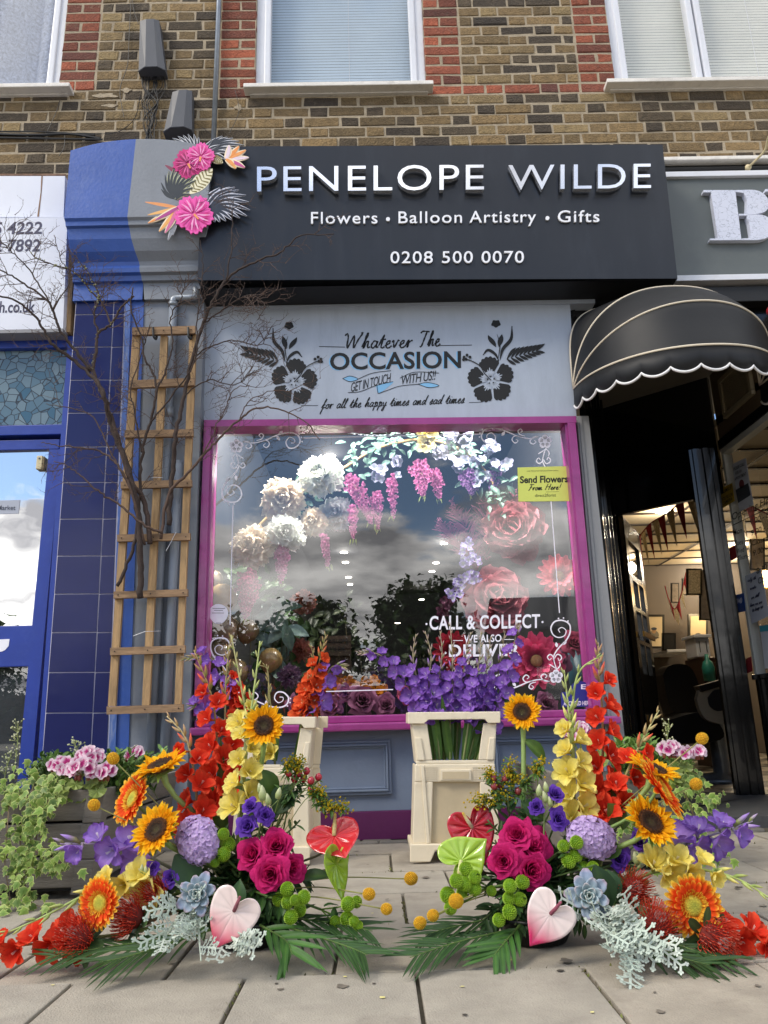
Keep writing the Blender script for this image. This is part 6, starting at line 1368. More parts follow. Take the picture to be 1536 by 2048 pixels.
peony('largest bright white foam peony high on the window arch', 642, 952, 44, 3.92, WHITE); peony('large cream foam peony left of the bright white one', 568, 999, 43, 3.9, CREAM); peony('cream foam peony at the lowest left end of the arch', 506, 1092, 42, 3.86, CREAM)
peony('white foam peony beside the lowest cream one on the arch', 570, 1066, 36, 3.84, WHITE); peony('small beige foam peony between two white ones', 627, 1044, 28, 3.92, CREAM, 50); peony('pale blue-white foam peony nearest the pink wisteria', 672, 1030, 36, 3.98, PINKW); peony('white foam peony bud under the white peony', 600, 1080, 13, 3.82, WHITE, 24)
DUSK = ((0, '#8a4450'), (.5, '#bb6a78'), (1, '#c8808a')); SALM = ((0, '#84423a'), (.6, '#a8635a'), (1, '#b87a70')); CORAL = ((0, '#c2344c'), (.6, '#d9576c'), (1, '#df6e80'))
peony('giant dusky pink paper flower upper right in the window', 1030, 1058, 66, 4.05, DUSK, 34, 'giant paper flowers', (-.1, -1, .1), 'paper_flower', 1.0, .05)
peony('giant dusty rose paper flower above the call and collect lettering', 990, 1200, 70, 4.0, DUSK, 30, 'giant paper flowers', (.1, -1, .2), 'paper_flower', 1.0, .05)
peony('salmon silk peony in front of the dark greenery left of centre', 607, 1205, 27, 4.1, SALM, 40, None); peony('dull brownish pink silk hydrangea head low in the window', 600, 1300, 26, 4.1, SALM, 60, None, pw=.3); peony('mauve silk hydrangea head above the lower left scroll', 579, 1352, 25, 3.85, ((0, '#5a3f58'), (1, '#84647f')), 60, None, pw=.3)
def bigdaisy(label, px, py, r, Y, pal, fc=(0, -1, .1)):
    p = P(px, py, Y); R_ = PS(r, Y); F = frame(fc, rI.random()); mb = MB(); rp = ramp(*pal); t = thing('giant_gerbera', label, 'paper flower', p, 'giant silk gerberas')
    for lay, (n, al, sc) in enumerate(((16, 1.5, 1), (15, 1.25, .85), (12, .95, .6))):
        for i in range(n):
            g = petal(R_*.82*sc, R_*.27, 'strap', .3, rI.uniform(-.1, .35), .02, 6, 3, rI); put(mb, p, F, 2*pi*(i+.5*lay)/n, al, R_*.16, 0, g, cgrid(g, lambda u, v: tint(rp(u), rI.uniform(.95, 1.05))))
    mb.build('petals', M_pet, t, smooth=True); mb = MB('#8e6a4a'); mb.ball(p-V((0, R_*.1, 0)), R_*.2, 12, 8, None, (1, .6, 1), lin('#a07a52')); mb.build('centre_disc', M_seed, t, smooth=True)
bigdaisy('giant coral pink silk gerbera beside the right window edge', 1118, 1152, 47, 3.9, CORAL); bigdaisy('giant hot pink silk gerbera above the lower right scroll', 1072, 1322, 60, 3.8, ((0, '#9a1a48'), (.6, '#c93a6a'), (1, '#d85a80'))); bigdaisy('dark red silk gerbera behind the call and collect lettering', 905, 1302, 42, 3.9, ((0, '#6d1022'), (1, '#a32a3c')))
for (px, py, r, l_) in ((726, 1398, 26, 'largest dusky purple paper rose on the display shelf'), (661, 1412, 20, 'small dusky purple paper rose left of the largest one'), (772, 1408, 19, 'dusky purple paper rose with a peach throat right of the largest one'), (815, 1392, 16, 'deep red paper rose half hidden behind the cream bucket'), (690, 1384, 15, 'pinkish paper rose behind the largest purple one'), (595, 1408, 16, 'dark plum paper rose at the left of the shelf'), (1150, 1285, 20, 'deep magenta silk rose beside the right window edge'), (1110, 1320, 24, 'plum silk rose behind the white vinyl flower'), (1095, 1405, 18, 'dull plum silk rose by the blue sticker')):
    p = P(px, py, 3.74 if py > 1350 else 3.85); rose(l_, p, (rI.uniform(-.2, .2), -1, .25), PS(r, 3.74), p+V((0, .05, -.02)), None, int(px), ((0, '#4a2238'), (.5, '#6d3a56'), (1, '#8a5874')) if 'purple' in l_ or 'plum' in l_ else ((0, '#6a1f38'), (1, '#a04660')), 18, 'paper_rose', False)
# arch hoop, foliage, wisteria
ho_ = thing('display_arch', 'thin wooden hoop wound with silk leaves hanging in the shop window', 'arch', P(720, 915, 4.05)); mb = MB()
archp = [(470, 1130), (520, 1050), (600, 985), (690, 935), (760, 895), (850, 880), (930, 905), (985, 965), (1005, 1040)]
ac = crom([P(a, b, 4.03) for a, b in archp], 6); mb.tube(ac, .009, 7); mb.build('hoop', mat('bamboo', '#a98a58', rough=.6, var=.15), ho_, smooth=True)
mb = MB()
for i in range(230):
    p = ac[rI.randrange(10, len(ac))]+V((rI.gauss(0, .045), rI.uniform(-.06, .05), rI.gauss(0, .05))); leaf(mb, p, (rI.uniform(-1, 1), rI.uniform(-.9, .1), rI.uniform(-.9, .4)), (0, -1, .4), rI.uniform(.04, .075), rI.uniform(.022, .036), mixc(lin('#4f7068'), lin('#6d8f80'), rI.random()), rng=rI)
mb.build('silk_leaves', M_leaf, ho_, smooth=True)
mb = MB(); cc = crom([P(640, 850, 3.8), P(710, 868, 3.8), P(765, 871, 3.8), P(830, 862, 3.8), P(900, 848, 3.8)], 9)
for i in range(len(cc)-1):
    d = cc[i+1]-cc[i]; L_ = d.length; F = frame(d, (i % 2)*pi/2); mb.tube([cc[i]+F @ V((.006*cos(a), .0, L_*.5+.62*L_*sin(a))) for a in [k*2*pi/10 for k in range(11)]], .0014, 4, False)
tag(mb.build('hanging_chain', M_galv, org=cc[0]), 'thin pale chain slung across the top of the shop window', 'chain')
WIS = ((0, '#b04a86'), (.5, '#d273ab'), (1, '#e09bc4')); WISD = ((0, '#8a2c58'), (.5, '#b54a7c'), (1, '#c86a94')); WISP = ((0, '#6d4a8c'), (.5, '#a472b4'), (1, '#c79ad0'))
def wisteria(label, px, py0, py1, w, Y, pal, n=80, dx=0):
    a, b = P(px, py0, Y), P(px+dx, py1, Y); t = thing('wisteria_garland', label, 'silk flower', a, 'silk wisteria in the shop window'); mb = MB('#7f9a5a'); mb.tube(crom([a, a.lerp(b, .5)+V((.01, 0, 0)), b], 4), .0015, 4); mb.build('stem', M_stem, t); mb = MB()
    for i in range(n):
        f = (i+.5)/n; ww = PS(w, Y)*(1-f)**.55*(.45+.55*min(1, f*5)); an = i*2.4; p = a.lerp(b, f*.96)+V((cos(an)*ww*rI.uniform(.3, 1), sin(an)*ww*.6-.01, rI.uniform(-.012, .012)))
        quad_floret(mb, p, (cos(an)*.6, -1, -.2), .0145*(1.1-.45*f), pal, rI, 3)
    mb.build('blossoms', M_pet, t, smooth=True); mb = MB()
    for i in range(4): leaf(mb, b+V((rI.uniform(-.02, .02), 0, rI.uniform(0, .03))), (rI.uniform(-.6, .6), -.2, -1), (0, -1, 0), .035, .008, '#9aa860', rng=rI)
    mb.build('tip_leaves', M_leaf, t, smooth=True)
for a in (('longest bright pink wisteria sprig hanging beside the white peonies', 700, 955, 1050, 24, 3.86, WIS, 110, 45), ('narrow pink wisteria strand just right of the white peonies', 706, 1015, 1078, 11, 3.84, WIS, 44, 0), ('bright pink wisteria strand under the white blossoms', 752, 985, 1060, 14, 3.88, WIS, 60, 4), ('pink wisteria strand nearest the middle of the arch', 783, 955, 1035, 13, 3.9, WIS, 56, 4), ('pink wisteria sprig under the yellow flower at the top of the arch', 838, 925, 995, 28, 3.95, WIS, 100, 8), ('pink wisteria strand right of the yellow flower', 872, 945, 1000, 18, 3.97, WIS, 64, 6), ('purple wisteria sprig under the white blossoms at right', 935, 945, 990, 26, 4.0, WISP, 80, 10), ('dim purple wisteria sprig at the far right of the arch', 985, 940, 995, 20, 4.05, WISP, 60, 4), ('small pale pink wisteria strand under the beige peony', 648, 1070, 1135, 11, 3.88, WIS, 44, 8), ('pink wisteria sprig under the lowest peonies', 566, 1095, 1165, 20, 3.85, WIS, 84, -4), ('deep pink wisteria spray over the gold balloons', 500, 1145, 1235, 34, 3.82, WISD, 130, -10)): wisteria(*a)
def blossoms(label, pts, Y, r, n, pal, s=.02, five=5):
    c = P(*pts[0], Y); mb = MB()
    for (x, y) in pts:
        for i in range(n): quad_floret(mb, P(x, y, Y)+V((rI.gauss(0, PS(r, Y)*.5), rI.uniform(-.05, .03), rI.gauss(0, PS(r, Y)*.5))), (rI.uniform(-.6, .6), -1, rI.uniform(-.3, .6)), s*rI.uniform(.8, 1.2), pal, rI, five)
    tag(mb.build('blossom_cluster', M_pet, org=c, smooth=True), label, 'silk flower')
WB = ((0, '#8f9a98'), (.4, '#a9adc0'), (1, '#b2b2cc')); LB = ((0, '#c4d0b4'), (.5, '#b0a4d6'), (1, '#a494d2'))
blossoms('white silk blossoms along the middle of the window arch', [(760, 945), (800, 928), (880, 910), (915, 930), (900, 880)], 3.98, 16, 6, WB, .03); blossoms('white silk blossoms at the right of the window arch', [(950, 930), (930, 880), (975, 900), (960, 960), (1000, 930)], 4.0, 18, 6, WB, .028); blossoms('pale yellow silk flower at the very top of the arch', [(852, 885), (850, 872)], 3.9, 6, 3, ((0, '#8a7436'), (.4, '#d6c98a'), (1, '#e6dfae')), .05, 6)
blossoms('pale green and lilac silk stock flowers beside the giant paper flowers', [(935, 1095), (945, 1115), (930, 1125)], 3.95, 13, 9, LB, .019, 4); blossoms('lilac silk stock flowers left of the lower giant paper flower', [(915, 1170), (935, 1160), (905, 1190), (950, 1158)], 3.95, 12, 9, LB, .019, 4); blossoms('dark plum silk leaves and flowers at the edge of the reflected tree', [(888, 1225), (893, 1205), (880, 1240)], 3.95, 10, 8, ((0, '#3a1f30'), (1, '#5c3048')), .02, 4); blossoms('orange silk marigolds behind the purple paper roses', [(680, 1375), (700, 1370), (720, 1378), (740, 1374), (665, 1380), (760, 1378)], 4.1, 14, 12, ((0, '#a85a10'), (1, '#d08420')), .02, 6)
# feathers behind the giant flowers
M_fea = mat('pink_feather', '#a0607a', rough=.9, var=.2, scale=30, trans=.3)
mb = MB('#a86478')
for (pts) in ([(960, 1130), (935, 1060), (905, 1005)], [(975, 1120), (970, 1040), (985, 985)], [(1010, 1110), (1000, 1020), (1020, 985)], [(955, 1140), (915, 1080), (880, 1040)]):
    c = crom([P(a, b, 4.15) for a, b in pts], 9)
    for i, p in enumerate(c):
        d = (c[min(i+1, len(c)-1)]-c[max(0, i-1)]).normalized(); L_ = .11*sin(pi*min(.95, .1+i/len(c)))
        for s in (1, -1):
            for k in range(3): e = p+d*L_*.7+V((s*L_*rI.uniform(.4, .9), rI.uniform(-.05, .05), rI.uniform(-.02, .02))); mb.ribbon([p, p.lerp(e, .5)+d*.01, e], [.006, .008, .002], th=.0003)
tag(mb.build('pampas_feathers', M_fea, org=P(960, 1130, 4.15)), 'dusky pink pampas plumes behind the giant paper flowers', 'dried grass')
# balloons at the left
M_bal = mat('satin_balloon', attr=True, rough=.22, var=.02, coat=.6)
for (px, py, r, c, l_) in ((444, 1198, 32, '#a5895e', 'gold balloon with the round sticker in front of it'), (427, 1160, 20, '#9c8a72', 'taupe balloon at the top of the balloon column'), (423, 1166, 14, '#b5786c', 'small pink balloon at the window edge'), (448, 1262, 34, '#8c7660', 'tan balloon below the gold one'), (438, 1310, 30, '#86705c', 'brown tan balloon behind the lower left scroll'), (470, 1345, 28, '#7f6a4a', 'tan balloon low behind the red gladioli'), (541, 1320, 24, '#9a7f4e', 'single gold balloon in the greenery'), (495, 1262, 24, '#7d6648', 'dark gold balloon behind the deep pink wisteria')):
    p = P(px, py, 3.9); mb = MB(); R_ = PS(r, 3.9); mb.lathe([(0, -R_*1.15), (R_*.1, -R_*1.1), (R_*.45, -R_*.92), (R_*.85, -R_*.42), (R_, .05*R_), (R_*.92, R_*.42), (R_*.6, R_*.8), (R_*.25, R_*.98), (0, R_)], 20, frame((rI.uniform(-.5, .5), -.2, 1)), p, lin(c)); tag(mb.build('balloon', M_bal, org=p, smooth=True), l_, 'balloon', 'balloons inside the shop window')
# greenery and crate
def bush(label, name, spots, Y, n, L_, cols, r=24, cat='plant', two=None):
    t = thing(name, label, cat, P(*spots[0], Y)); mb = MB()
    for i in range(n):
        x, y = rI.choice(spots); p = P(x, y, Y)+V((rI.gauss(0, PS(r, Y)*.6), rI.gauss(0, .05), rI.gauss(0, PS(r, Y)*.6))); leaf(mb, p, (rI.uniform(-1, 1), rI.uniform(-1, .2), rI.uniform(-.8, .8)), (0, -1, .5), L_*rI.uniform(.7, 1.3), L_*.55, lin(rI.choice(cols)), rng=rI, ruf=.02)
    mb.build('leaves', M_leaf, t, smooth=True); mb = MB('#4a4632')
    for (x, y) in spots[:6]: mb.tube(crom([P(x, y, Y), P(x+4, y+60, Y+.02), V((P(x, y, Y).x, Y, .52))], 4), .003, 5)
    mb.build('stems', M_stem, t); return t
bush('dark ivy-like silk greenery left of centre in the window', 'silk_greenery', [(500, 1160), (545, 1180), (560, 1230), (580, 1260), (530, 1290), (560, 1330), (480, 1150), (620, 1340), (520, 1380)], 4.15, 170, .07, ['#24401f', '#2f4a2a', '#3a5a34'])
bush('silver-veined begonia leaves hanging left of centre', 'begonia_leaves', [(545, 1240), (560, 1225), (570, 1260), (545, 1290), (540, 1310)], 3.98, 26, .12, ['#6d8580', '#7c9088', '#5d786c'], 14)
bush('dark bushy plant standing on the shop shelf behind the crate', 'shop_plant', [(640, 1250), (690, 1235), (720, 1300), (620, 1280), (760, 1320), (840, 1300), (660, 1330)], 4.6, 150, .07, ['#141d10', '#1a2716', '#222d18'], 30)
ct = thing('wooden_crate', 'dark wooden crate with faint painted name behind the window glass', 'crate', P(690, 1330, 4.4)); mb = MB()
for i in range(3): mb.pp([(640, 1272+i*14), (702, 1271+i*14), (702, 1283+i*14), (640, 1284+i*14)], 4.38, 4.40)
mb.build('slats', mat('dark_crate_wood', '#4a3a2e', rough=.8, var=.3, scale=12), ct); mb = MB(); mb.pp([(642, 1274), (700, 1274), (700, 1370), (642, 1370)], 4.405, 4.7); mb.build('body', mat('dark_crate_wood', rough=.8), ct)
mb = MB(); text_px(mb, 'PENELOPE', 648, 696, 1287, 1287, 9, onY(4.377)); text_px(mb, 'WILDE', 654, 690, 1302, 1302, 9, onY(4.377)); mb.build('painted_name', M_blk, ct)
mb = MB(); mb.lathe([(0, 0), (.06, 0), (.09, .3), (.085, .3), (.05, .02)], 14, None, V((P(1165, 1330, 4).x, 4.0, .515))); tag(mb.build('display_pot', mat('teal_pot', '#2f5a6a', rough=.4), smooth=True, org=P(1165, 1380, 4)), 'blue pot at the right end of the display shelf', 'pot')

# ================================================================== across the road, seen only in the glass
M_bark = mat('bark', '#4a3f33', rough=.9, var=.3, scale=12)
def tree(label, x, y, h, r, n, rs, cols=('#2c4220', '#3a5428', '#223618'), sc=1.0):
    rg = random.Random(rs); t = thing('street_tree', label, 'tree', (x, y, 0)); mb = MB('#4a3f33'); top = V((x, y, h*.75)); mb.tube(crom([V((x, y, 0)), V((x+.1, y, h*.25)), V((x-.05, y, h*.5)), top], 4), [.2*sc*(1-.06*i) for i in range(13)], 8)
    for i in range(9):
        a = i*2.4; s_ = V((x, y, h*(.3+.04*i))); mb.tube([s_, s_+V((cos(a)*r*.4, sin(a)*r*.4, h*.14)), s_+V((cos(a)*r*.75, sin(a)*r*.75, h*.24))], [.07*sc, .04*sc, .015*sc], 6)
    mb.build('trunk', M_bark, t); mb = MB(); cl = []
    for i in range(110):
        z = rg.uniform(-1, 1); a = rg.random()*6.28; q = rg.uniform(.15, .97); k = sqrt(1-z*z*.9)*q; cl.append(V((x+cos(a)*r*k, y+sin(a)*r*k, h*.62+z*h*.36*q)))
    for i in range(n):
        c = rg.choice(cl); p = c+V((rg.gauss(0, .3), rg.gauss(0, .3), rg.gauss(0, .28)))*r*.42; leaf(mb, p, (rg.uniform(-1, 1), rg.uniform(-1, 1), rg.uniform(-.8, .5)), (0, 0, 1), rg.uniform(.26, .42)*sc, .26*sc, lin(rg.choice(cols)), nu=2, rng=rg)
    mb.build('crown', M_leaf, t)
tree('round dark street tree across the road, reflected in the middle of the window', -.2+1.8, -23, 6.2, 2.2, 5200, 1); tree('broad tree across the road reflected left of the middle', -2.6, -24, 5.6, 2.0, 3800, 2, ('#3c4a22', '#4a5a2c', '#2c3a1c')); tree('lower tree across the road reflected at the left of the window', -5.2, -25, 5.0, 2.0, 3400, 3, ('#34421f', '#42522a', '#2a361a'))
tree('small tree across the road reflected in the blue door', -11, -26, 4.2, 2.4, 3000, 4); tree('far tree across the road to the left', -18, -26, 5.2, 3.0, 3200, 5)
he = thing('hedge', 'long dark hedge across the road behind the trees', 'hedge', (-2, -25.5, 0)); mb = MB()
for i in range(5200): leaf(mb, V((rI.uniform(-17, 7), -25.5+rI.gauss(0, .35), abs(rI.gauss(0, 1.0))+rI.random()*.9)), (rI.uniform(-1, 1), rI.uniform(-1, 1), rI.uniform(-.6, .8)), (0, 0, 1), .26, .2, lin(rI.choice(('#1d2a16', '#26331a', '#2c3a20'))), nu=2, rng=rI)
mb.build('foliage', M_leaf, he); mb = MB('#1b2214'); mb.box(-17, 7, -25.7, -25.3, 0, 1.9); mb.build('branches', M_bark, he)
ob_ = thing('station_building', 'dark low building with a pitched roof across the road, reflected in the window', 'building', (11, -28, 0)); M_bw = mat('dark_brick_far', '#4e4a45', rough=.9, var=.2, scale=3)
mb = MB(); mb.box(6.0, 18, -33, -27, 0, 4.2); mb.build('wall', M_bw, ob_); mb = MB(); mb.prism([V((5.6, -26.6, 4.2)), V((18.4, -26.6, 4.2)), V((18.4, -30, 6.0)), V((5.6, -30, 6.0))], (0, -.02, .12)); mb.prism([V((5.6, -33.4, 4.2)), V((18.4, -33.4, 4.2)), V((18.4, -30, 6.0)), V((5.6, -30, 6.0))], (0, .02, .12)); mb.build('roof', mat('slate_roof', '#3a3d42', rough=.8, var=.2), ob_)
mb = MB()
for i in range(5): mb.box(7+2.2*i, 8.1+2.2*i, -26.99, -26.9, 1.2, 2.6)
mb.build('windows', M_lowg, ob_)
# ================================================================== bare branches tied to the trellis
M_twig = mat('twig_bark', attr=True, rough=.85, var=.35, scale=90, bump=.4, bscale=200)
rT = random.Random(40)
BK = (lin('#3a2f2a'), lin('#4c3d36'), lin('#5d4a40'))
def twig(mb, p, d, L, r, depth):
    n = 4; pts = [p]; dr = V(d).normalized()
    for i in range(n): dr = (dr+V((rT.gauss(0, .22), rT.gauss(0, .10), rT.gauss(.05, .2)))).normalized(); pts.append(pts[-1]+dr*L/n)
    mb.tube(pts, [r*(1-.75*i/n) for i in range(n+1)], 4, False, col=BK[min(2, 1+depth % 2)])
    if depth < 2:
        for i in range(1, n+1):
            if rT.random() < (.85 if depth == 0 else .55):
                s = rT.choice((-1, 1)); q = (pts[i]-pts[i-1]).normalized(); dd_ = q*.7+V((q.z*s, rT.uniform(-.35, .3), -q.x*s))*.8; twig(mb, pts[i], dd_, L*rT.uniform(.35, .65), r*.65, depth+1)
    for i in (2, 4): mb.ball(pts[i], r*1.3, 4, 3, col=BK[2])
def branch(label, limbs, ntw, col=BK[0], lich=False):
    t = thing('bare_branch', label, 'branch', P(*limbs[0][0][0][:2], limbs[0][0][0][2]), 'bare branches tied to the trellis')
    tw = MB(); lc = MB()
    for li, (pts, r0, r1, dens) in enumerate(limbs):
        c = crom([P(a, b, Y) for a, b, Y in pts], 7); k = len(c); c = [p+V((rT.gauss(0, .0025), rT.gauss(0, .002), rT.gauss(0, .0025))) if 0 < i < k-1 else p for i, p in enumerate(c)]
        mb = MB(); mb.tube(c, [1.25*(r0+(r1-r0)*(i/(k-1))**1.15) for i in range(k)], 7, col=[mixc(col, BK[1], rT.random()*.5) for i in range(k)]); mb.build('stem' if li == 0 else 'limb', M_twig, t, smooth=True)
        for i in range(int(ntw*dens)):
            j = int(rT.uniform(.18, .99)*(k-1)); q = (c[min(k-1, j+1)]-c[max(0, j-1)]).normalized(); s = rT.choice((-1, 1)); dd_ = q*.65+V((q.z*s, rT.uniform(-.5, .25), -q.x*s))*.75; twig(tw, c[j], dd_, rT.uniform(.05, .17), .0022, 0)
        if lich:
            for i in range(26): j = int(rT.uniform(.35, .9)*(k-1)); lc.ball(c[j]+V((rT.gauss(0, .004), -.004, rT.gauss(0, .004))), rT.uniform(.002, .005), 5, 4, col=mixc(lin('#8b8c5a'), lin('#a6a78c'), rT.random()))
    tw.build('twigs', M_twig, t)
    if lich: lc.build('lichen', M_twig, t)
Y1, Y2, Y3 = 3.39, 3.34, 3.28
branch('longest dark branch sweeping left from the trellis across the white sign', [([(281, 1196, Y1), (281, 1110, Y1), (276, 1030, Y1-.02), (258, 940, Y2), (238, 890, Y2), (222, 850, Y2), (210, 800, Y3), (195, 765, Y3), (150, 722, Y3), (108, 692, Y3-.04), (94, 672, Y3-.05), (72, 636, Y3-.08), (30, 600, Y3-.12), (-30, 588, Y3-.16)], .0115, .003, 1.2), ([(182, 742, Y3), (142, 690, Y3-.03), (118, 655, Y3-.05), (98, 605, Y3-.08), (55, 572, Y3-.1), (10, 545, Y3-.14), (-20, 535, Y3-.14)], .006, .002, 1.1), ([(98, 605, Y3-.08), (60, 540, Y3-.1), (20, 500, Y3-.14), (-10, 470, Y3-.14)], .003, .0015, .6), ([(118, 655, Y3-.05), (108, 620, Y3-.03), (140, 560, Y3), (122, 520, Y3), (108, 470, Y3)], .0026, .0013, .6)], 15)
branch('lichen covered branch rising in front of the navy tiles', [([(300, 1088, Y1+.01), (288, 1000, Y1), (262, 962, Y2), (240, 895, Y2), (214, 810, Y2), (188, 745, Y2), (192, 705, Y2), (197, 668, Y2), (222, 648, Y2-.02), (244, 615, Y2-.04), (268, 592, Y2-.05)], .0095, .003, .8), ([(197, 668, Y2), (188, 630, Y2-.02), (196, 590, Y2-.03), (175, 545, Y2-.04), (140, 500, Y2-.06)], .004, .0015, .8), ([(222, 648, Y2-.02), (206, 610, Y2), (180, 580, Y2-.02), (150, 545, Y2-.05), (80, 520, Y2-.1), (50, 490, Y2-.12)], .004, .0016, 1.0)], 13, BK[1], True)
branch('forked thin branch standing upright inside the trellis', [([(234, 1172, Y1), (268, 1090, Y1), (280, 990, Y1), (284, 905, Y1-.01), (300, 845, Y2+.02), (312, 790, Y2), (306, 745, Y2), (288, 715, Y2-.01), (282, 670, Y2-.02), (262, 620, Y2-.04), (266, 575, Y2-.06)], .0065, .0025, 1.2), ([(312, 790, Y2), (330, 740, Y2-.01), (345, 690, Y2-.02), (340, 640, Y2-.03), (360, 600, Y2-.05), (372, 555, Y2-.06)], .004, .0015, .9), ([(284, 905, Y1), (268, 820, Y2), (262, 780, Y2), (285, 700, Y2), (300, 650, Y2-.03)], .0035, .0015, .7), ([(300, 845, Y2), (345, 790, Y2), (390, 720, Y2-.05), (395, 640, Y2-.08), (405, 540, Y2-.12), (400, 480, Y2-.15)], .0035, .0013, .9)], 14)
branch('tall dark branch leaning right in front of the florist sign', [([(338, 1050, Y1), (342, 985, Y1), (347, 925, Y1-.01), (352, 870, Y2), (368, 790, Y2), (386, 712, Y2-.02), (408, 645, Y2-.05), (428, 600, Y2-.08), (452, 560, Y3-.02), (500, 528, Y3-.06), (560, 505, Y3-.1), (600, 472, Y3-.13), (668, 468, Y3-.16)], .0095, .0018, 1.2), ([(408, 645, Y2-.05), (460, 610, Y3), (500, 590, Y3-.04), (530, 610, Y3-.08), (515, 640, Y3-.1)], .003, .0013, .9), ([(452, 560, Y3-.02), (462, 500, Y3-.04), (465, 430, Y3-.06), (468, 395, Y3-.06)], .003, .0012, .5), ([(386, 712, Y2-.02), (430, 690, Y2-.06), (470, 680, Y3), (520, 690, Y3-.03), (545, 650, Y3-.06)], .003, .0012, 1.0), ([(368, 790, Y2), (420, 760, Y2-.04), (470, 770, Y3), (510, 740, Y3-.03)], .0028, .0012, 1.0)], 15)
branch('low branch arching right over the mauve window corner', [([(322, 1078, Y1), (340, 985, Y1-.01), (372, 950, Y2), (405, 912, Y2-.03), (440, 876, Y2-.05), (480, 838, Y3), (520, 815, Y3-.03), (570, 822, Y3-.05), (612, 845, Y3-.07), (640, 880, Y3-.08)], .006, .0016, 1.1), ([(405, 912, Y2-.03), (440, 840, Y2-.05), (470, 780, Y3-.02), (500, 770, Y3-.03)], .0026, .0012, .7), ([(480, 838, Y3), (500, 800, Y3-.02), (560, 780, Y3-.04), (590, 790, Y3-.05)], .0022, .001, .6)], 9, BK[2])
branch('reddish low branch spreading left over the navy tiles and blue door', [([(325, 1066, Y1-.02), (285, 1048, Y2), (240, 1010, Y2-.02), (200, 985, Y2-.04), (165, 955, Y2-.06), (140, 935, Y2-.07), (108, 922, Y2-.08)], .005, .0015, .8), ([(290, 1090, Y1), (262, 980, Y2), (235, 930, Y2-.02), (205, 905, Y2-.03), (160, 895, Y2-.05), (120, 892, Y2-.06), (82, 886, Y2-.07)], .005, .0014, .8), ([(262, 980, Y2), (225, 910, Y2-.02), (190, 840, Y2-.04), (170, 825, Y2-.04), (120, 812, Y2-.06), (92, 808, Y2-.07)], .003, .0012, .7)], 8, BK[2])
# ================================================================== flower buckets
M_bkt = mat('cream_bucket_plastic', '#e2d6bc', rough=.5, var=.06, scale=4, bump=.05, bscale=60, dirt='#9b8b6e', dscale=7, damt=.35)
M_bktd = mat('cream_bucket_inside', '#c2b292', rough=.6, var=.1, scale=6, dirt='#8a7a60', dscale=4, damt=.4)
Yf = 2.97; DP = .235
bk = thing('flower_bucket', 'cream Dutch flower bucket with open collar full of purple gladioli', 'bucket', V((P(910, 1724, Yf).x, Yf+.1, 0)), 'cream flower buckets')
mb = MB()
for Y0, Yt_ in ((Yf, Yf+.014), (Yf+DP-.014, Yf+DP)):
    for poly in ([(830, 1528.5), (990, 1527.5), (992, 1564), (829, 1564)], [(829, 1564.2), (866, 1564.2), (862, 1688), (825, 1688)], [(960, 1564.2), (992, 1564.2), (1001, 1688), (963, 1688)]): mb.pp(poly, Y0, Yt_)
mb.pp([(830, 1532), (835, 1532), (832, 1688), (826, 1688)], Yf+.0142, Yf+DP-.0142); mb.pp([(986, 1532), (990, 1532), (1000, 1688), (995, 1688)], Yf+.0142, Yf+DP-.0142)
mb.build('lower_body', M_bkt, bk, bev=.004)
mb = MB(); mb.pp([(864, 1562), (962, 1562), (965, 1690), (860, 1690)], Yf+.0145, Yf+.02); mb.build('recessed_panel', M_bktd, bk)
mb = MB(); mb.pp([(820, 1688.3), (1005, 1687.5), (1006, 1723), (968, 1723.5), (956, 1701), (871, 1701.5), (861, 1724.5), (820, 1725)], Yf-.012, Yf+.004); mb.pp([(820, 1688.3), (1005, 1687.5), (1006, 1700), (820, 1701)], Yf+.0042, Yf+DP+.012); mb.build('foot_rim', M_bkt, bk, bev=.004)
mb = MB(); mb.pp([(881, 1539.5), (942, 1539), (942, 1561), (881, 1561.5)], Yf-.009, Yf-.0005); o = mb.build('label_holder', M_bkt, bk, bev=.002); mb = MB(); mb.pp([(885, 1543.5), (938, 1543), (938, 1558), (885, 1558.5)], Yf-.0105, Yf-.0092); mb.build('blank_label', M_bktd, o)
mb = MB(); rG = random.Random(9)
for x0 in (847, 945):
    for i in range(10):
        for j in range(6): mb.pp([(x0+i*2.9, 1533+j*4.6), (x0+i*2.9+2, 1533+j*4.6), (x0+i*2.9+2, 1536+j*4.6), (x0+i*2.9, 1536+j*4.6)], Yf-.0022, Yf-.0003)
mb.build('embossed_grip', M_bkt, bk)
mb = MB()
mb.pp([(841, 1529), (848, 1531), (860, 1686), (853, 1688)], Yf-.006, Yf-.0004); mb.build('front_rib', M_bkt, bk, bev=.002)
mb = MB()
for Y0, Yt_ in ((Yf+.004, Yf+.016), (Yf+DP-.016, Yf+DP-.004)):
    mb.pp([(824, 1447), (854, 1447), (865, 1520.5), (833, 1521)], Y0, Yt_); mb.pp([(967, 1446), (993, 1446), (990, 1520), (957, 1520)], Y0, Yt_); mb.pp([(833, 1521.2), (989, 1520.2), (989, 1528), (832, 1528.4)], Y0, Yt_)
mb.pp([(824, 1447), (827.5, 1447), (836, 1528), (832.5, 1528)], Yf+.0165, Yf+DP-.0165); mb.pp([(989.5, 1446), (993, 1446), (989, 1528), (985.5, 1528)], Yf+.0165, Yf+DP-.0165)
mb.pp([(829, 1475), (842, 1475), (850, 1521), (836, 1521)], Yf-.003, Yf+.0035); mb.pp([(979, 1475), (990, 1475), (988, 1520), (973, 1520)], Yf-.003, Yf+.0035)
mb.build('collar', M_bkt, bk, bev=.004)
mb = MB()
rimp = [(816, 1424.5), (1001, 1423), (1001, 1446), (977, 1446.5), (970, 1438.5), (857, 1439.5), (848, 1447.5), (816, 1447.5)]
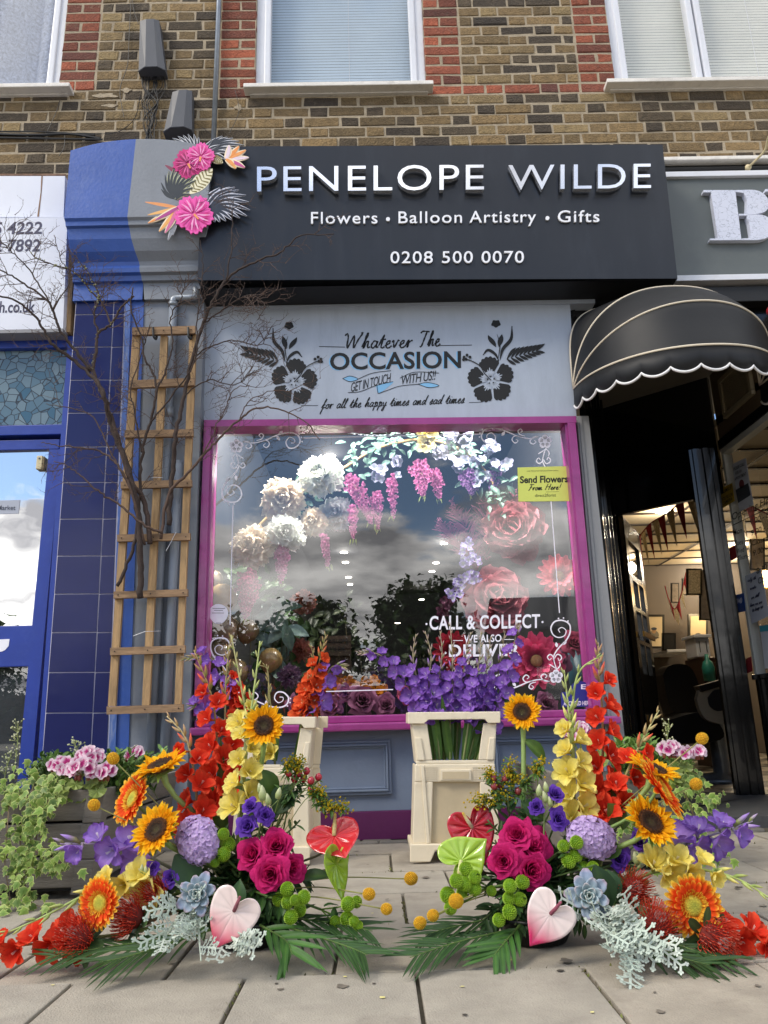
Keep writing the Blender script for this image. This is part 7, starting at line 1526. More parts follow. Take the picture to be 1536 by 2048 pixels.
mb.pp(rimp, Yf-.014, Yf+.003); mb.pp(rimp, Yf+DP-.003, Yf+DP+.014); mb.pp([(816, 1424.5), (819, 1424.5), (819, 1447), (816, 1447)], Yf+.0032, Yf+DP-.0032); mb.pp([(998, 1423), (1001, 1423), (1001, 1446), (998, 1446)], Yf+.0032, Yf+DP-.0032); mb.build('collar_rim', M_bkt, bk, bev=.004)
def copy_tree(o, par=None):
    c = o.copy(); COL.objects.link(c)
    if par: c.parent = par
    for ch in list(o.children): copy_tree(ch, c)
    return c
bk2 = copy_tree(bk); bk2.location = bk.location+V((P(529, 1724, Yf).x-P(908, 1724, Yf).x, .05, 0)); bk2.scale = (.9, .9, 1); bk2['label'] = 'cream Dutch flower bucket half hidden behind the big sunflower'
GB = 'gladioli standing in the cream buckets'
rg_ = random.Random(77); YG = 3.08
for i, (pts, f0, f1, n, l_) in enumerate((
    ([(868, 1530), (850, 1440), (805, 1355), (760, 1310), (716, 1306)], .38, .88, 11, 'purple gladiolus leaning farthest left out of the right cream bucket'),
    ([(872, 1530), (862, 1440), (835, 1360), (826, 1310), (832, 1268)], .34, .72, 9, 'purple gladiolus second from the left in the right bucket'),
    ([(880, 1530), (872, 1440), (858, 1370), (862, 1310), (850, 1262)], .36, .70, 8, 'purple gladiolus third from the left in the right bucket'),
    ([(888, 1530), (884, 1440), (876, 1380), (884, 1310), (880, 1262)], .34, .68, 9, 'purple gladiolus fourth from the left in the right bucket'),
    ([(900, 1530), (900, 1440), (905, 1370), (904, 1300), (900, 1245)], .34, .64, 8, 'tallest purple gladiolus with a long pale bud tip, middle of the right bucket'),
    ([(912, 1530), (916, 1440), (922, 1380), (932, 1310), (942, 1264)], .34, .74, 9, 'purple gladiolus just right of the tallest one in the bucket'),
    ([(925, 1530), (938, 1440), (950, 1370), (960, 1310), (962, 1262)], .34, .66, 9, 'purple gladiolus fourth from the right in the bucket'),
    ([(935, 1530), (955, 1440), (968, 1380), (975, 1320), (982, 1272)], .34, .72, 9, 'purple gladiolus third from the right in the bucket'),
    ([(945, 1530), (972, 1440), (990, 1380), (1003, 1310), (1010, 1262)], .32, .74, 10, 'purple gladiolus second from the right in the bucket'),
    ([(950, 1530), (985, 1440), (1012, 1370), (1026, 1300), (1036, 1250)], .22, .92, 13, 'purple gladiolus leaning farthest right, open to its tip'))):
    Yk = YG+rg_.uniform(-.07, .05); gladiolus(l_, [P(a, b, Yk-.03*k/4) for k, (a, b) in enumerate(pts)], GB, 300+i, PUR, f0, f1, n, .047, ('#8d8a58', '#b6a48c'), 7, (rg_.uniform(-.2, .2), -1, .1), .0042, '#7d8a50', .02, 2)
for i, (pts, pal, f0, f1, n, l_) in enumerate((
    ([(600, 1530), (612, 1440), (625, 1380), (642, 1310), (652, 1268)], ORG_, .42, .80, 8, 'orange gladiolus leaning right out of the left cream bucket'),
    ([(590, 1530), (605, 1440), (618, 1370), (628, 1325), (622, 1290)], ORG_, .40, .66, 6, 'orange gladiolus behind the taller orange one in the left bucket'),
    ([(605, 1530), (625, 1440), (645, 1380), (662, 1335), (692, 1334)], PUR, .45, .9, 6, 'purple gladiolus beside the orange ones in the left bucket'),
    ([(500, 1530), (485, 1440), (455, 1370), (420, 1315), (365, 1318)], PUR, .5, .85, 6, 'purple gladiolus bending left behind the red ones'),
    ([(495, 1530), (470, 1460), (430, 1430), (400, 1410), (386, 1412)], PUR, .6, .95, 4, 'short purple gladiolus poking out by the mauve window frame'),
    ([(520, 1530), (500, 1440), (470, 1380), (455, 1330), (462, 1268)], RED, .40, .66, 6, 'red gladiolus with green buds behind the yellow gladiolus'),
    ([(530, 1530), (535, 1440), (537, 1390), (535, 1340), (518, 1330)], YEL, .1, .2, 1, 'green budded gladiolus stalk curving left above the big sunflower'),
    ([(550, 1530), (545, 1440), (540, 1400), (538, 1370), (533, 1328)], YEL, .1, .2, 1, 'slim green gladiolus bud stalk right above the big sunflower'))):
    gladiolus(l_, [P(a, b, 3.1-.03*k/4) for k, (a, b) in enumerate(pts)], GB, 340+i, pal, f0, f1, n, .054, ('#8a9656', '#a99a6a'), 7, (rg_.uniform(-.2, .2), -1, .1), .0042, '#7d8a50', .02, 1)

# ================================================================== wooden planters with ivy, geraniums and hebe
M_plank = mat('grey_stained_plank', '#77726b', rough=.7, var=.22, scale=7, stretch=(1, 1, 7), bump=.3, bscale=50, dirt='#4a4641', dscale=5, damt=.4)
def planter(label, x0, x1, y0, y1, H, fl=.045, left=True):
    t = thing('wooden_planter', label, 'planter', ((x0+x1)/2, (y0+y1)/2, 0), 'grey wooden planters by the shop front'); n = 3; ph = H/n
    for i in range(n):
        za, zb2 = .03+i*ph+.004, .03+(i+1)*ph-.004; fa, fb = fl*za/H, fl*zb2/H; mb = MB(); th = .022
        def face_(p, q, r, s, off): mb.prism([p, q, r, s], off)
        face_(V((x0-fa, y0-fa, za)), V((x1+fa-.001, y0-fa, za)), V((x1+fb-.001, y0-fb, zb2)), V((x0-fb, y0-fb, zb2)), (0, th, 0))
        face_(V((x1+fa, y0-fa+.023, za)), V((x1+fa, y1, za)), V((x1+fb, y1, zb2)), V((x1+fb, y0-fb+.023, zb2)), (-th, 0, 0)); face_(V((x0-fa, y0-fa+.023, za)), V((x0-fa, y1, za)), V((x0-fb, y1, zb2)), V((x0-fb, y0-fb+.023, zb2)), (th, 0, 0))
        mb.build('plank_course', M_plank, t, bev=.004)
    for xs in (x0, x1):
        s = 1 if xs == x1 else -1; mb = MB(); w = .055
        for za, zb2 in [(.012+i*(H+.02)/3+.002, .012+(i+1)*(H+.02)/3-.002) for i in range(3)]:
            fa, fb = fl*za/H+.006, fl*zb2/H+.006
            mb.prism([V((xs+s*fa, y0-fa, za)), V((xs+s*fa-s*w, y0-fa, za)), V((xs+s*fb-s*w, y0-fb, zb2)), V((xs+s*fb, y0-fb, zb2))], (0, .018, 0)); mb.prism([V((xs+s*fa+s*.001, y0-fa, za)), V((xs+s*fb+s*.001, y0-fb, zb2)), V((xs+s*fb+s*.001, y0-fb+w, zb2)), V((xs+s*fa+s*.001, y0-fa+w, za))], (-s*.006, 0, 0))
        mb.build('corner_post', M_plank, t, bev=.006)
    mb = MB(); mb.box(x0+.03, x1-.03, y0+.03, y1-.02, .02, H-.07); mb.build('liner', M_under, t); mb = MB('#2a221a'); mb.box(x0, x1, y0+.02, y1-.01, H-.06, H-.03); mb.build('soil', mat('potting_soil', '#2a2019', rough=.95, var=.4, scale=40), t); return t
HPL = P(158, 1598, 2.52).z
planter('grey stained wooden planter on the left, half covered by variegated ivy', -1.75, -.90, 2.56, 3.42, HPL); planter('grey wooden planter hidden behind the right arrangement, ivy spilling over it', .62, .95, 2.72, 3.40, HPL)
rP = random.Random(51); IVYG = ('#5f8430', '#73963a', '#84a244', '#4a6b28')
def ivy_leaf(mb, p, n, s, rg, c):
    F = frame(n, rg.gauss(pi, .7)); pts = [(0, -.55), (.32, -.42), (.62, -.28), (.45, .02), (.62, .42), (.28, .30), (0, .95), (-.28, .30), (-.62, .42), (-.45, .02), (-.62, -.28), (-.32, -.42)]
    o = V(p); vs = [o+F @ V((x*s, y*s, .10*s*(abs(x)*-1.2+.2*y))) for x, y in pts]; vi = [o+F @ V((x*s*.84, y*s*.84+.02*s, .10*s*(abs(x)*-.9)+.012*s)) for x, y in pts]; k = rg.uniform(.85, 1.15); cr_ = tint(lin('#c6cc7c'), k); cg = tint(lin(c), k); m_ = len(pts)
    mb.add(vs+vi+[o+F @ V((0, .05*s, .03*s))], [(i, (i+1) % m_, m_+(i+1) % m_, m_+i) for i in range(m_)]+[(m_+i, m_+(i+1) % m_, 2*m_) for i in range(m_)], [cr_]*m_+[mixc(cg, cr_, .12)]*m_+[tint(cg, .8)])
def ivy(label, vines, n, Ymin, s=.02):
    t = thing('variegated_ivy', label, 'ivy', P(*vines[0][0])); st_ = MB('#6d5a3e'); mb = MB(); V_ = [crom([P(a, b, Y) for a, b, Y in v], 6) for v in vines]
    for c in V_: st_.tube(c, .0016, 4)
    st_.build('vines', M_stem, t)
    for i in range(n):
        c = rP.choice(V_); p = rP.choice(c)+V((rP.gauss(0, .022), rP.gauss(-.012, .014), rP.gauss(0, .020)))
        if p.z < .008: p.z = .008+rP.random()*.01
        ivy_leaf(mb, p, (rP.gauss(.1, .35), -1, rP.gauss(.45, .35)), s*rP.uniform(.65, 1.25), rP, rP.choice(IVYG))
    mb.build('leaves', M_leaf, t)
ivy('pale edged ivy hanging over the left wooden planter down to the paving', [[(120, 1560, 2.55), (100, 1590, 2.47), (90, 1620, 2.45)], [(70, 1560, 2.55), (60, 1600, 2.46), (50, 1680, 2.45), (60, 1760, 2.45), (40, 1830, 2.4)], [(20, 1580, 2.55), (15, 1650, 2.44), (10, 1730, 2.43), (20, 1800, 2.42), (10, 1840, 2.38)], [(50, 1640, 2.46), (70, 1700, 2.44), (110, 1725, 2.43), (128, 1722, 2.42)], [(0, 1600, 2.5), (-30, 1700, 2.44), (-30, 1800, 2.42)], [(40, 1660, 2.45), (45, 1740, 2.44), (60, 1800, 2.42), (85, 1815, 2.41)], [(30, 1560, 2.6), (80, 1555, 2.58), (125, 1560, 2.54)], [(-10, 1575, 2.55), (40, 1590, 2.5), (75, 1600, 2.46)], [(75, 1640, 2.46), (70, 1690, 2.45), (55, 1720, 2.44)]], 430, 2.4, .0195)
ivy('pale edged ivy spilling from the right planter behind the sunflowers', [[(1260, 1590, 2.6), (1250, 1620, 2.56), (1245, 1660, 2.55)], [(1340, 1560, 2.6), (1370, 1590, 2.55), (1390, 1640, 2.54), (1400, 1680, 2.54)], [(1320, 1580, 2.6), (1330, 1640, 2.55), (1340, 1700, 2.54), (1350, 1760, 2.5), (1400, 1790, 2.46)], [(1380, 1560, 2.62), (1410, 1600, 2.58), (1430, 1595, 2.55)], [(1290, 1600, 2.58), (1300, 1660, 2.55), (1290, 1720, 2.54)], [(1360, 1540, 2.65), (1390, 1570, 2.6)], [(1400, 1700, 2.52), (1430, 1710, 2.5)]], 330, 2.5, .019)
def hebe(label, boxes, n, L_, cols, Ya_, Yb2):
    t = thing('hebe_bush', label, 'shrub', P(boxes[0][0], boxes[0][3], Ya_)); mb = MB(); st_ = MB('#4f5a34')
    for i in range(n):
        x0, y0, x1, y1 = rP.choice(boxes); Y = rP.uniform(Ya_, Yb2); p = P(rP.uniform(x0, x1), rP.uniform(y0, y1), Y); d = V((rP.gauss(0, .4), rP.gauss(-.2, .3), 1)).normalized(); st_.tube([p-d*L_*2.2, p], .0014, 4, False); c = lin(rP.choice(cols))
        for k in range(7): a = k*2.4; F = frame(d); leaf(mb, p-d*L_*.22*k, d*.8+F @ V((cos(a), sin(a), 0))*.8, d, L_*rP.uniform(.8, 1.1), L_*.42, c, 'strap', -.2, .2, 3, rP)
    mb.build('leaves', M_leaf, t, smooth=True); st_.build('stems', M_stem, t)
hebe('green hebe bush filling the back of the left planter', [(55, 1530, 140, 1560), (80, 1508, 150, 1550), (200, 1505, 300, 1570), (130, 1512, 215, 1530), (240, 1500, 330, 1540), (200, 1550, 260, 1580)], 330, .030, ('#4d6b32', '#5d7d3c', '#6d8f4a', '#43602c'), 2.62, 3.0)
hebe('green hebe bush in the right planter behind the red gladioli', [(1225, 1480, 1290, 1540), (1260, 1475, 1310, 1520), (1330, 1510, 1380, 1560), (1230, 1500, 1330, 1570)], 220, .028, ('#557534', '#64853e', '#76984c'), 2.66, 2.95)
def geranium(label, hp, clusters, base, rs):
    rg = random.Random(rs); t = thing('geranium', label, 'flower', base, 'pink and white geraniums in the planters'); GER = ((0, '#b52474'), (.36, '#cc4a92'), (.48, '#eccada'), (1, '#f6e6ee'))
    mb = MB(); lf = MB(); st_ = MB('#7d8a4a')
    for (x, y, Y, r, n) in clusters:
        c = P(x, y, Y); st_.tube(crom([V(base), V(base).lerp(c, .5)+V((0, .02, .02)), c-V((0, 0, .02))], 4), .003, 5)
        for i in range(n):
            a = i*2.4; z = rg.uniform(-.3, 1); q = sqrt(max(0, 1-z*z)); p = c+V((cos(a)*q*r, sin(a)*q*r*.8-.005, z*r*.7)); quad_floret(mb, p, (p-c)*20+V((0, -1.0, .2)), .0195, GER, rg, 5); st_.tube([c-V((0, 0, .015)), p], .0008, 3, False)
        for i in range(4): lf.ball(c+V((rg.gauss(0, r*.6), -.01, -r*.7)), .006, 5, 4, None, (1, 1, 1.6), lin('#8a4a3a'))
    for i in range(9):
        p = V(base)+V((rg.gauss(0, .05), rg.uniform(-.08, 0), rg.uniform(.0, .05))); F = frame((rg.gauss(0, .4), -.7, .8)); rr = rg.uniform(.02, .032)
        pts = [p+F @ V((rr*(1+.1*sin(7*a))*cos(a), rr*(1+.1*sin(7*a))*sin(a), .004*sin(7*a))) for a in [k*2*pi/28 for k in range(28)]]; k = rg.uniform(.8, 1.2); lf.add([p]+pts, [(0, i_+1, (i_+1) % 28+1) for i_ in range(28)], [tint(lin('#6d7f3a'), k)]+[tint(lin('#8a9a4e'), k)]*28)
    mb.build('florets', M_pet, t, smooth=True); lf.build('leaf_and_bud', M_leaf, t); st_.build('stems', M_stem, t)
geranium('large pink and white geranium over the left planter', 0, [(140, 1535, 2.52, .026, 11), (180, 1515, 2.54, .030, 13), (165, 1540, 2.48, .032, 15), (208, 1545, 2.5, .024, 9), (118, 1530, 2.54, .018, 6)], P(170, 1590, 2.54), 1)
geranium('small pink geranium head at the back of the left planter', 0, [(272, 1510, 2.7, .020, 7)], P(268, 1560, 2.75), 2)
geranium('pink and white geranium head by the barber doorway', 0, [(1338, 1500, 2.6, .024, 10), (1362, 1505, 2.6, .020, 7), (1392, 1506, 2.62, .018, 6)], P(1350, 1560, 2.66), 3)
geranium('pink geranium peeping out behind the tall yellow gladiolus', 0, [(1160, 1462, 2.7, .022, 8), (1140, 1468, 2.7, .018, 6)], P(1170, 1540, 2.75), 4)
def weed(label, pts, rs, col='#a8b070'):
    rg = random.Random(rs); c = crom([P(*p) for p in pts], 6); t = thing('wild_weed', label, 'weed', c[0]); mk_stem(t, c, .0014, '#8a9658'); mb = MB()
    for i in range(34):
        p = rg.choice(c[len(c)//3:]); d = V((rg.uniform(-1, 1), rg.uniform(-.6, .2), rg.uniform(.1, 1))); e = p+d.normalized()*rg.uniform(.008, .03); mb.tube([p, e], .0006, 3, False, col=lin(col)); mb.ball(e, .0028, 5, 4, col=mixc(lin(col), lin('#dfe0c0'), rg.random()))
    mb.build('seed_heads', M_leaf, t)
weed('thin seeding weed standing tall at the left picture edge', [(25, 1560, 2.6), (34, 1500, 2.6), (36, 1450, 2.6)], 1); weed('wispy green weed above the right planter', [(1330, 1520, 2.6), (1334, 1480, 2.6), (1338, 1450, 2.6)], 2); weed('low weed at the far left behind the ivy', [(8, 1570, 2.6), (12, 1540, 2.6), (22, 1510, 2.6)], 3, '#98a468'); weed('small weed sprig beside the left geranium', [(160, 1530, 2.7), (155, 1500, 2.7), (150, 1488, 2.7)], 4)
# ================================================================== the two big flower arrangements on the paving
BL, BR = V((-.315, 2.02, .11)), V((.355, 1.97, .11))
M_bowl = mat('black_plastic_bowl', '#121314', rough=.4, var=.1)
M_foam = mat('floral_foam', '#2f4a2c', rough=.95, var=.2, scale=60)
for b, nm in ((BL, 'black plastic bowl under the left flower arrangement'), (BR, 'black plastic bowl under the right flower arrangement')):
    t = thing('flower_bowl', nm, 'bowl', (b.x, b.y, 0)); mb = MB(); mb.lathe([(0, .002), (.07, .002), (.095, .05), (.10, .052), (.10, .06), (.09, .06), (.065, .01), (0, .01)], 24, None, (b.x, b.y, 0)); mb.build('bowl', M_bowl, t, smooth=True); mb = MB(); mb.box(b.x-.06, b.x+.06, b.y-.05, b.y+.05, .012, .12, .01); mb.build('foam_block', M_foam, t)
def bs_(B, k):
    rg = random.Random(k); return B+V((rg.uniform(-.05, .05), rg.uniform(-.04, .03), rg.uniform(-.01, .01)))
def Rr(px, Y): return PS(px, Y)*1.03
GS, GG, GH, GRo, GL_, GM, GA, GB_, GP, GSu, GD = 'sunflowers in the two arrangements', 'orange gerberas in the two arrangements', 'lilac hydrangeas in the two arrangements', 'magenta roses in the two arrangements', 'purple lisianthus in the two arrangements', 'green button chrysanthemums', 'anthuriums in the two arrangements', 'yellow billy buttons', 'red pincushion proteas', 'echeveria rosettes', 'gladioli in the two arrangements'
# ---- sunflowers
sunflower('tall sunflower in front of the left cream bucket, facing the street', P(528, 1452, 1.93), face(-.05, .30, 1), Rr(47, 2.0), bs_(BL, 1), GS, 1, [(.72, (.5, -.25, -.55), .085, .05, -1.1), (.6, (-.6, -.1, .2), .06, .035, -.8)], .25)
sunflower('tilted sunflower seen edge-on at the upper left of the left arrangement', P(322, 1532, 1.98), face(-.25, .95, .36), Rr(56, 2.04), bs_(BL, 2), GS, 2, [(.7, (.5, -.2, -.3), .06, .035, -.8)])
sunflower('lower sunflower of the left arrangement beside the lilac hydrangea', P(314, 1660, 1.90), face(-.36, .50, .85), Rr(54, 1.98), bs_(BL, 3), GS, 3, [(.75, (.3, -.2, -.5), .05, .03, -.8)])
sunflower('tall single sunflower rising left of the right arrangement beside the purple bucket', P(1044, 1424, 2.0), face(-.22, .28, 1), Rr(43, 2.0), bs_(BR, 4), GS, 4, [(.86, (.75, -.2, -.45), .085, .042, -.9)], .25)
sunflower('sunflower turned away upward at the top right of the right arrangement', P(1306, 1540, 1.93), face(.28, .90, .34), Rr(56, 2.0), bs_(BR, 5), GS, 5, [(.7, (-.2, -.3, -.5), .05, .03, -.6)])
sunflower('tilted sunflower low in the right arrangement under the edge-on gerbera', P(1299, 1645, 1.86), face(.30, .58, .82), Rr(57, 1.94), bs_(BR, 6), GS, 6, [(.72, (-.7, -.25, -.1), .06, .045, -.8)])
# ---- gerberas
gerbera('orange gerbera turned left in the left arrangement, above the purple gladiolus', P(266, 1598, 1.98), face(-.72, .38, .72), Rr(50, 1.98), bs_(BL, 7), GG, 7)
gerbera('orange gerbera lowest at the left, beside the pincushions', P(200, 1806, 1.86), face(-.38, .12, .9), Rr(46, 1.86), bs_(BL, 8), GG, 8)
gerbera('orange gerbera seen edge-on between two sunflowers of the right arrangement', P(1318, 1578, 1.87), face(.80, .50, .42), Rr(60, 1.95), bs_(BR, 9), GG, 9)
gerbera('largest orange gerbera, facing straight out low in the right arrangement', P(1386, 1812, 1.80), face(.10, .10, 1), Rr(55, 1.8), bs_(BR, 10), GG, 10)
# ---- hydrangea, roses, lisianthus
hydrangea('lilac hydrangea head of the left arrangement, tilted left', P(396, 1680, 1.93), face(-.45, .35, .9), Rr(52, 1.93), bs_(BL, 11), GH, 11, HYD, 150, (.98, .74, .62), 2.5)
hydrangea('lilac hydrangea head of the right arrangement, domed and facing up', P(1182, 1676, 1.9), face(.22, .5, .9), Rr(48, 1.9), bs_(BR, 12), GH, 12, HYD, 150, (1.0, .82, .66), 2.9)
for (x, y, r, fc, B, l_, k) in ((503, 1708, 36, face(-.35, .35, 1), BL, 'upper left magenta rose in the left arrangement', 13), (553, 1690, 38, face(.1, .45, 1), BL, 'upper magenta rose at the back of the left cluster', 14), (540, 1748, 40, face(-.05, .12, 1), BL, 'front magenta rose, lowest of the left cluster', 15), (584, 1736, 34, face(.5, .15, 1), BL, 'right magenta rose of the left cluster, turned right', 16),
    (1033, 1668, 38, face(-.25, .55, 1), BR, 'upper left magenta rose of the right cluster', 17), (1066, 1688, 42, face(.3, .3, 1), BR, 'largest magenta rose of the right cluster, upper right', 18), (1006, 1722, 35, face(-.3, .15, 1), BR, 'lower left magenta rose of the right cluster', 19), (1066, 1742, 39, face(.12, .05, 1), BR, 'lowest magenta rose of the right cluster', 20)):
    Y = 1.86 if k in (15, 19, 20) else 1.90; rose(l_, P(x, y, Y), fc, Rr(r, Y)*.66, bs_(B, k), GRo, k)
for (x, y, r, fc, B, l_, k) in ((500, 1612, 18, face(-.2, .5, 1), BL, 'smallest upper purple lisianthus under the yellow gladiolus at left', 23), (531, 1630, 20, face(.35, .25, 1), BL, 'purple lisianthus to the right above the left roses', 24), (494, 1652, 24, face(-.2, .35, 1), BL, 'largest purple lisianthus just above the left magenta roses', 25), (305, 1734, 15, face(-.1, .4, 1), BL, 'small purple lisianthus by the low yellow gladiolus at left', 26), (340, 1755, 18, face(-.1, .3, 1), BL, 'purple lisianthus beside the dark leaf and echeveria at left', 27),
    (1112, 1588, 20, face(.1, .6, 1), BR, 'topmost purple lisianthus in front of the right yellow gladiolus', 28), (1073, 1613, 18, face(-.2, .3, 1), BR, 'small purple lisianthus nearest the right arrangement sunflower stalk', 29), (1118, 1638, 23, face(.2, .25, 1), BR, 'purple lisianthus just above the right roses and hydrangea', 30), (1239, 1718, 25, face(.1, .2, 1), BR, 'purple lisianthus just right of the right hydrangea', 31), (1279, 1683, 22, face(.25, .35, 1), BR, 'purple lisianthus tucked under the low right sunflower', 32)):
    rose(l_, P(x, y, 1.9), fc, Rr(r, 1.9)*.66, bs_(B, k), GL_, k, LIS, 17, 'lisianthus', False, 1.2)
def budstem(label, pts, B, k, col=('#a9b878', '#cdd3a6')):
    t = thing('lisianthus_buds', label, 'flower bud', bs_(B, k), 'green lisianthus buds'); rg = random.Random(k); c = V((0, 0, 0))
    for x, y, r in pts: c += P(x, y, 1.9)
    c /= len(pts); st_ = MB('#7d9256'); fk = bs_(B, k).lerp(c, .8); st_.tube([bs_(B, k), fk], .002, 5); mb = MB()
    for x, y, r in pts:
        p = P(x, y, 1.9); R_ = PS(r, 1.9); st_.tube([fk, p-V((0, 0, R_))], .0013, 4); F = frame(V((rg.uniform(-.3, .3), -.2, 1))); mb.lathe([(0, -R_), (R_*.5, -R_*.8), (R_*.62, -R_*.1), (R_*.35, R_*.8), (R_*.08, R_*1.25), (0, R_*1.3)], 9, F, p, [lin(col[0])]*3+[lin(col[1])]*3)
    st_.build('stems', M_stem, t); mb.build('buds', M_leaf, t, smooth=True)
budstem('pale green lisianthus buds above the purple blooms at left', [(525, 1588, 13), (536, 1600, 10), (520, 1578, 9), (557, 1588, 10)], BL, 41); budstem('pale green lisianthus buds by the right sunflower stalk', [(1078, 1582, 10), (1090, 1595, 10), (1092, 1575, 9), (1100, 1604, 9)], BR, 42); budstem('pale lisianthus buds right of the purple blooms at right', [(1318, 1693, 8), (1332, 1703, 9), (1272, 1718, 11), (1278, 1732, 6)], BR, 43); budstem('pale buds by the low yellow gladiolus at left', [(292, 1742, 8), (284, 1738, 7)], BL, 44)
# ---- gladioli of the arrangements
def glad(l_, pts, k, pal, f0, f1, n, s, **kw): return gladiolus(l_, [P(*q) for q in pts], GD, k, pal, f0, f1, n, s, **kw)
glad('tallest red gladiolus of the left arrangement, in front of the mauve frame', [(450, 1800, 2.03), (440, 1660, 2.05), (436, 1520, 2.07), (425, 1400, 2.08), (388, 1300, 2.08)], 50, RED, .34, .80, 9, .053, budcol=('#8a8a4c', '#a98a5c'), leafn=2)
glad('second tall red gladiolus standing close behind the tallest one at left', [(455, 1800, 2.08), (452, 1660, 2.10), (455, 1520, 2.12), (450, 1400, 2.13), (458, 1290, 2.13)], 51, RED, .40, .74, 7, .046, budcol=('#8a9656', '#a99a6a'))
glad('shorter red gladiolus of the left arrangement with bent bud tip', [(425, 1800, 1.99), (405, 1700, 2.0), (394, 1600, 2.02), (384, 1520, 2.03), (368, 1470, 2.03), (334, 1432, 2.03)], 52, RED, .36, .76, 7, .048, budcol=('#a9925c', '#c9b78a'))
glad('yellow gladiolus of the left arrangement with tall green buds', [(480, 1800, 1.98), (482, 1660, 1.98), (490, 1540, 1.98), (500, 1440, 1.99), (512, 1350, 2.0), (520, 1282, 2.0)], 53, YEL, .33, .60, 7, .048, budcol=('#8fa555', '#b5c07a'), nb=9)
glad('green budded gladiolus stalk crossing in front of the window at left', [(470, 1780, 2.02), (480, 1600, 2.03), (492, 1450, 2.05), (480, 1360, 2.05), (462, 1270, 2.05)], 54, YEL, .62, .68, 2, .038, budcol=('#8fa555', '#b5b07a'), nb=8)
glad('tallest red gladiolus of the right arrangement, in front of the black doorway', [(1170, 1780, 1.98), (1190, 1660, 2.0), (1205, 1520, 2.02), (1204, 1420, 2.03), (1198, 1350, 2.03), (1196, 1285, 2.03)], 55, RED, .26, .82, 12, .053, budcol=('#9a8a5a', '#b99a72'), leafn=2)
glad('shorter red gladiolus of the right arrangement leaning right to a pale tip', [(1190, 1780, 1.96), (1215, 1660, 1.97), (1240, 1580, 1.98), (1265, 1520, 1.99), (1290, 1470, 1.99), (1318, 1420, 2.0)], 56, RED, .36, .74, 6, .048, budcol=('#a9925c', '#b9b27a'))
glad('yellow gladiolus of the right arrangement with tall green buds', [(1140, 1780, 1.95), (1150, 1660, 1.96), (1146, 1560, 1.97), (1142, 1480, 1.98), (1135, 1400, 1.99), (1128, 1340, 1.99)], 57, YEL, .30, .70, 9, .053, budcol=('#8fa555', '#b5c07a'), nb=8)
glad('green gladiolus bud stalk curving right in front of the mauve window frame', [(1145, 1700, 1.99), (1148, 1560, 2.0), (1145, 1440, 2.01), (1150, 1370, 2.01), (1165, 1335, 2.01), (1205, 1310, 2.0)], 58, YEL, .1, .45, 0, .048, budcol=('#8fa555', '#b0c070'), nb=9)
glad('purple gladiolus reaching left low in the left arrangement', [(400, 1770, 1.98), (320, 1725, 1.98), (250, 1697, 1.97), (190, 1688, 1.95), (120, 1687, 1.93)], 59, LIL, .42, .85, 5, .062, budcol=('#8d8a58', '#b6a4c0'), nb=3, facing=(0, -1, .25), spread=.02)
glad('purple gladiolus reaching right in the right arrangement', [(1230, 1770, 1.94), (1300, 1720, 1.97), (1370, 1688, 1.98), (1430, 1668, 1.98), (1505, 1642, 1.97)], 60, LIL, .48, .86, 6, .062, budcol=('#8d9a58', '#c6b4d0'), nb=3, facing=(0, -1, .25), spread=.024)
glad('low yellow gladiolus pointing left to a long green bud spike', [(400, 1800, 1.94), (320, 1770, 1.93), (250, 1762, 1.91), (170, 1790, 1.88), (90, 1832, 1.85), (0, 1872, 1.83)], 61, YEL, .24, .47, 4, .053, budcol=('#8fa555', '#a5b56a'), nb=8, facing=(0, -1, .35), spread=.02)
glad('low yellow gladiolus pointing right to a forked green bud spike', [(1220, 1790, 1.9), (1290, 1750, 1.88), (1360, 1735, 1.86), (1420, 1742, 1.84), (1480, 1760, 1.82), (1545, 1800, 1.8)], 62, YEL, .30, .64, 6, .048, budcol=('#8fa555', '#b0c070'), nb=7, facing=(0, -1, .35), spread=.022)
glad('red gladiolus lying on the paving at the left picture edge', [(330, 1850, 1.92), (230, 1870, 1.90), (130, 1880, 1.87), (50, 1890, 1.85), (-60, 1905, 1.82)], 63, RED, .42, .92, 7, .053, budcol=('#8a8a4c', '#a98a5c'), nb=2, facing=(0, -1, .4), spread=.012)
glad('red gladiolus lying on the paving at the right picture edge', [(1270, 1840, 1.88), (1360, 1850, 1.86), (1450, 1868, 1.83), (1520, 1880, 1.81), (1620, 1890, 1.78)], 64, RED, .50, .92, 6, .048, budcol=('#8a8a4c', '#a98a5c'), nb=2, facing=(0, -1, .4), spread=.02)
# ---- anthuriums
anthurium('red anthurium of the left arrangement, tipped to the right', P(668, 1672, 1.95), face(-.05, .72, .62), Rr(50, 1.95), Rr(56, 1.95), bs_(BL, 71), GA, 71, '#c8282e', None, ('#d9c98a', '#e0b95a', .5), .45, .02, 1.0)
anthurium('lime green anthurium of the left arrangement, seen from the side', P(672, 1728, 1.92), face(.84, .12, .45), Rr(42, 1.92), Rr(56, 1.92), bs_(BL, 72), GA, 72, '#93b52e', None, ('#b5c24a', '#c9c45a', .0), -.2, .22, 1.0)
anthurium('blush white anthurium with pink point low in the left arrangement', P(468, 1822, 1.77), face(-.02, .05, 1), Rr(46, 1.77), Rr(60, 1.77), bs_(BL, 73), GA, 73, '#eedbd6', '#e0506e', ('#8f5560', '#a8606c', .0), -.5, .0, .14)
anthurium('red anthurium in front of the right cream bucket', P(944, 1655, 1.95), face(.12, .2, .95), Rr(45, 1.95), Rr(60, 1.95), bs_(BR, 74), GA, 74, '#b81e30', None, ('#efe0bb', '#d9b54a', -.45), .25, .03, 1.0)
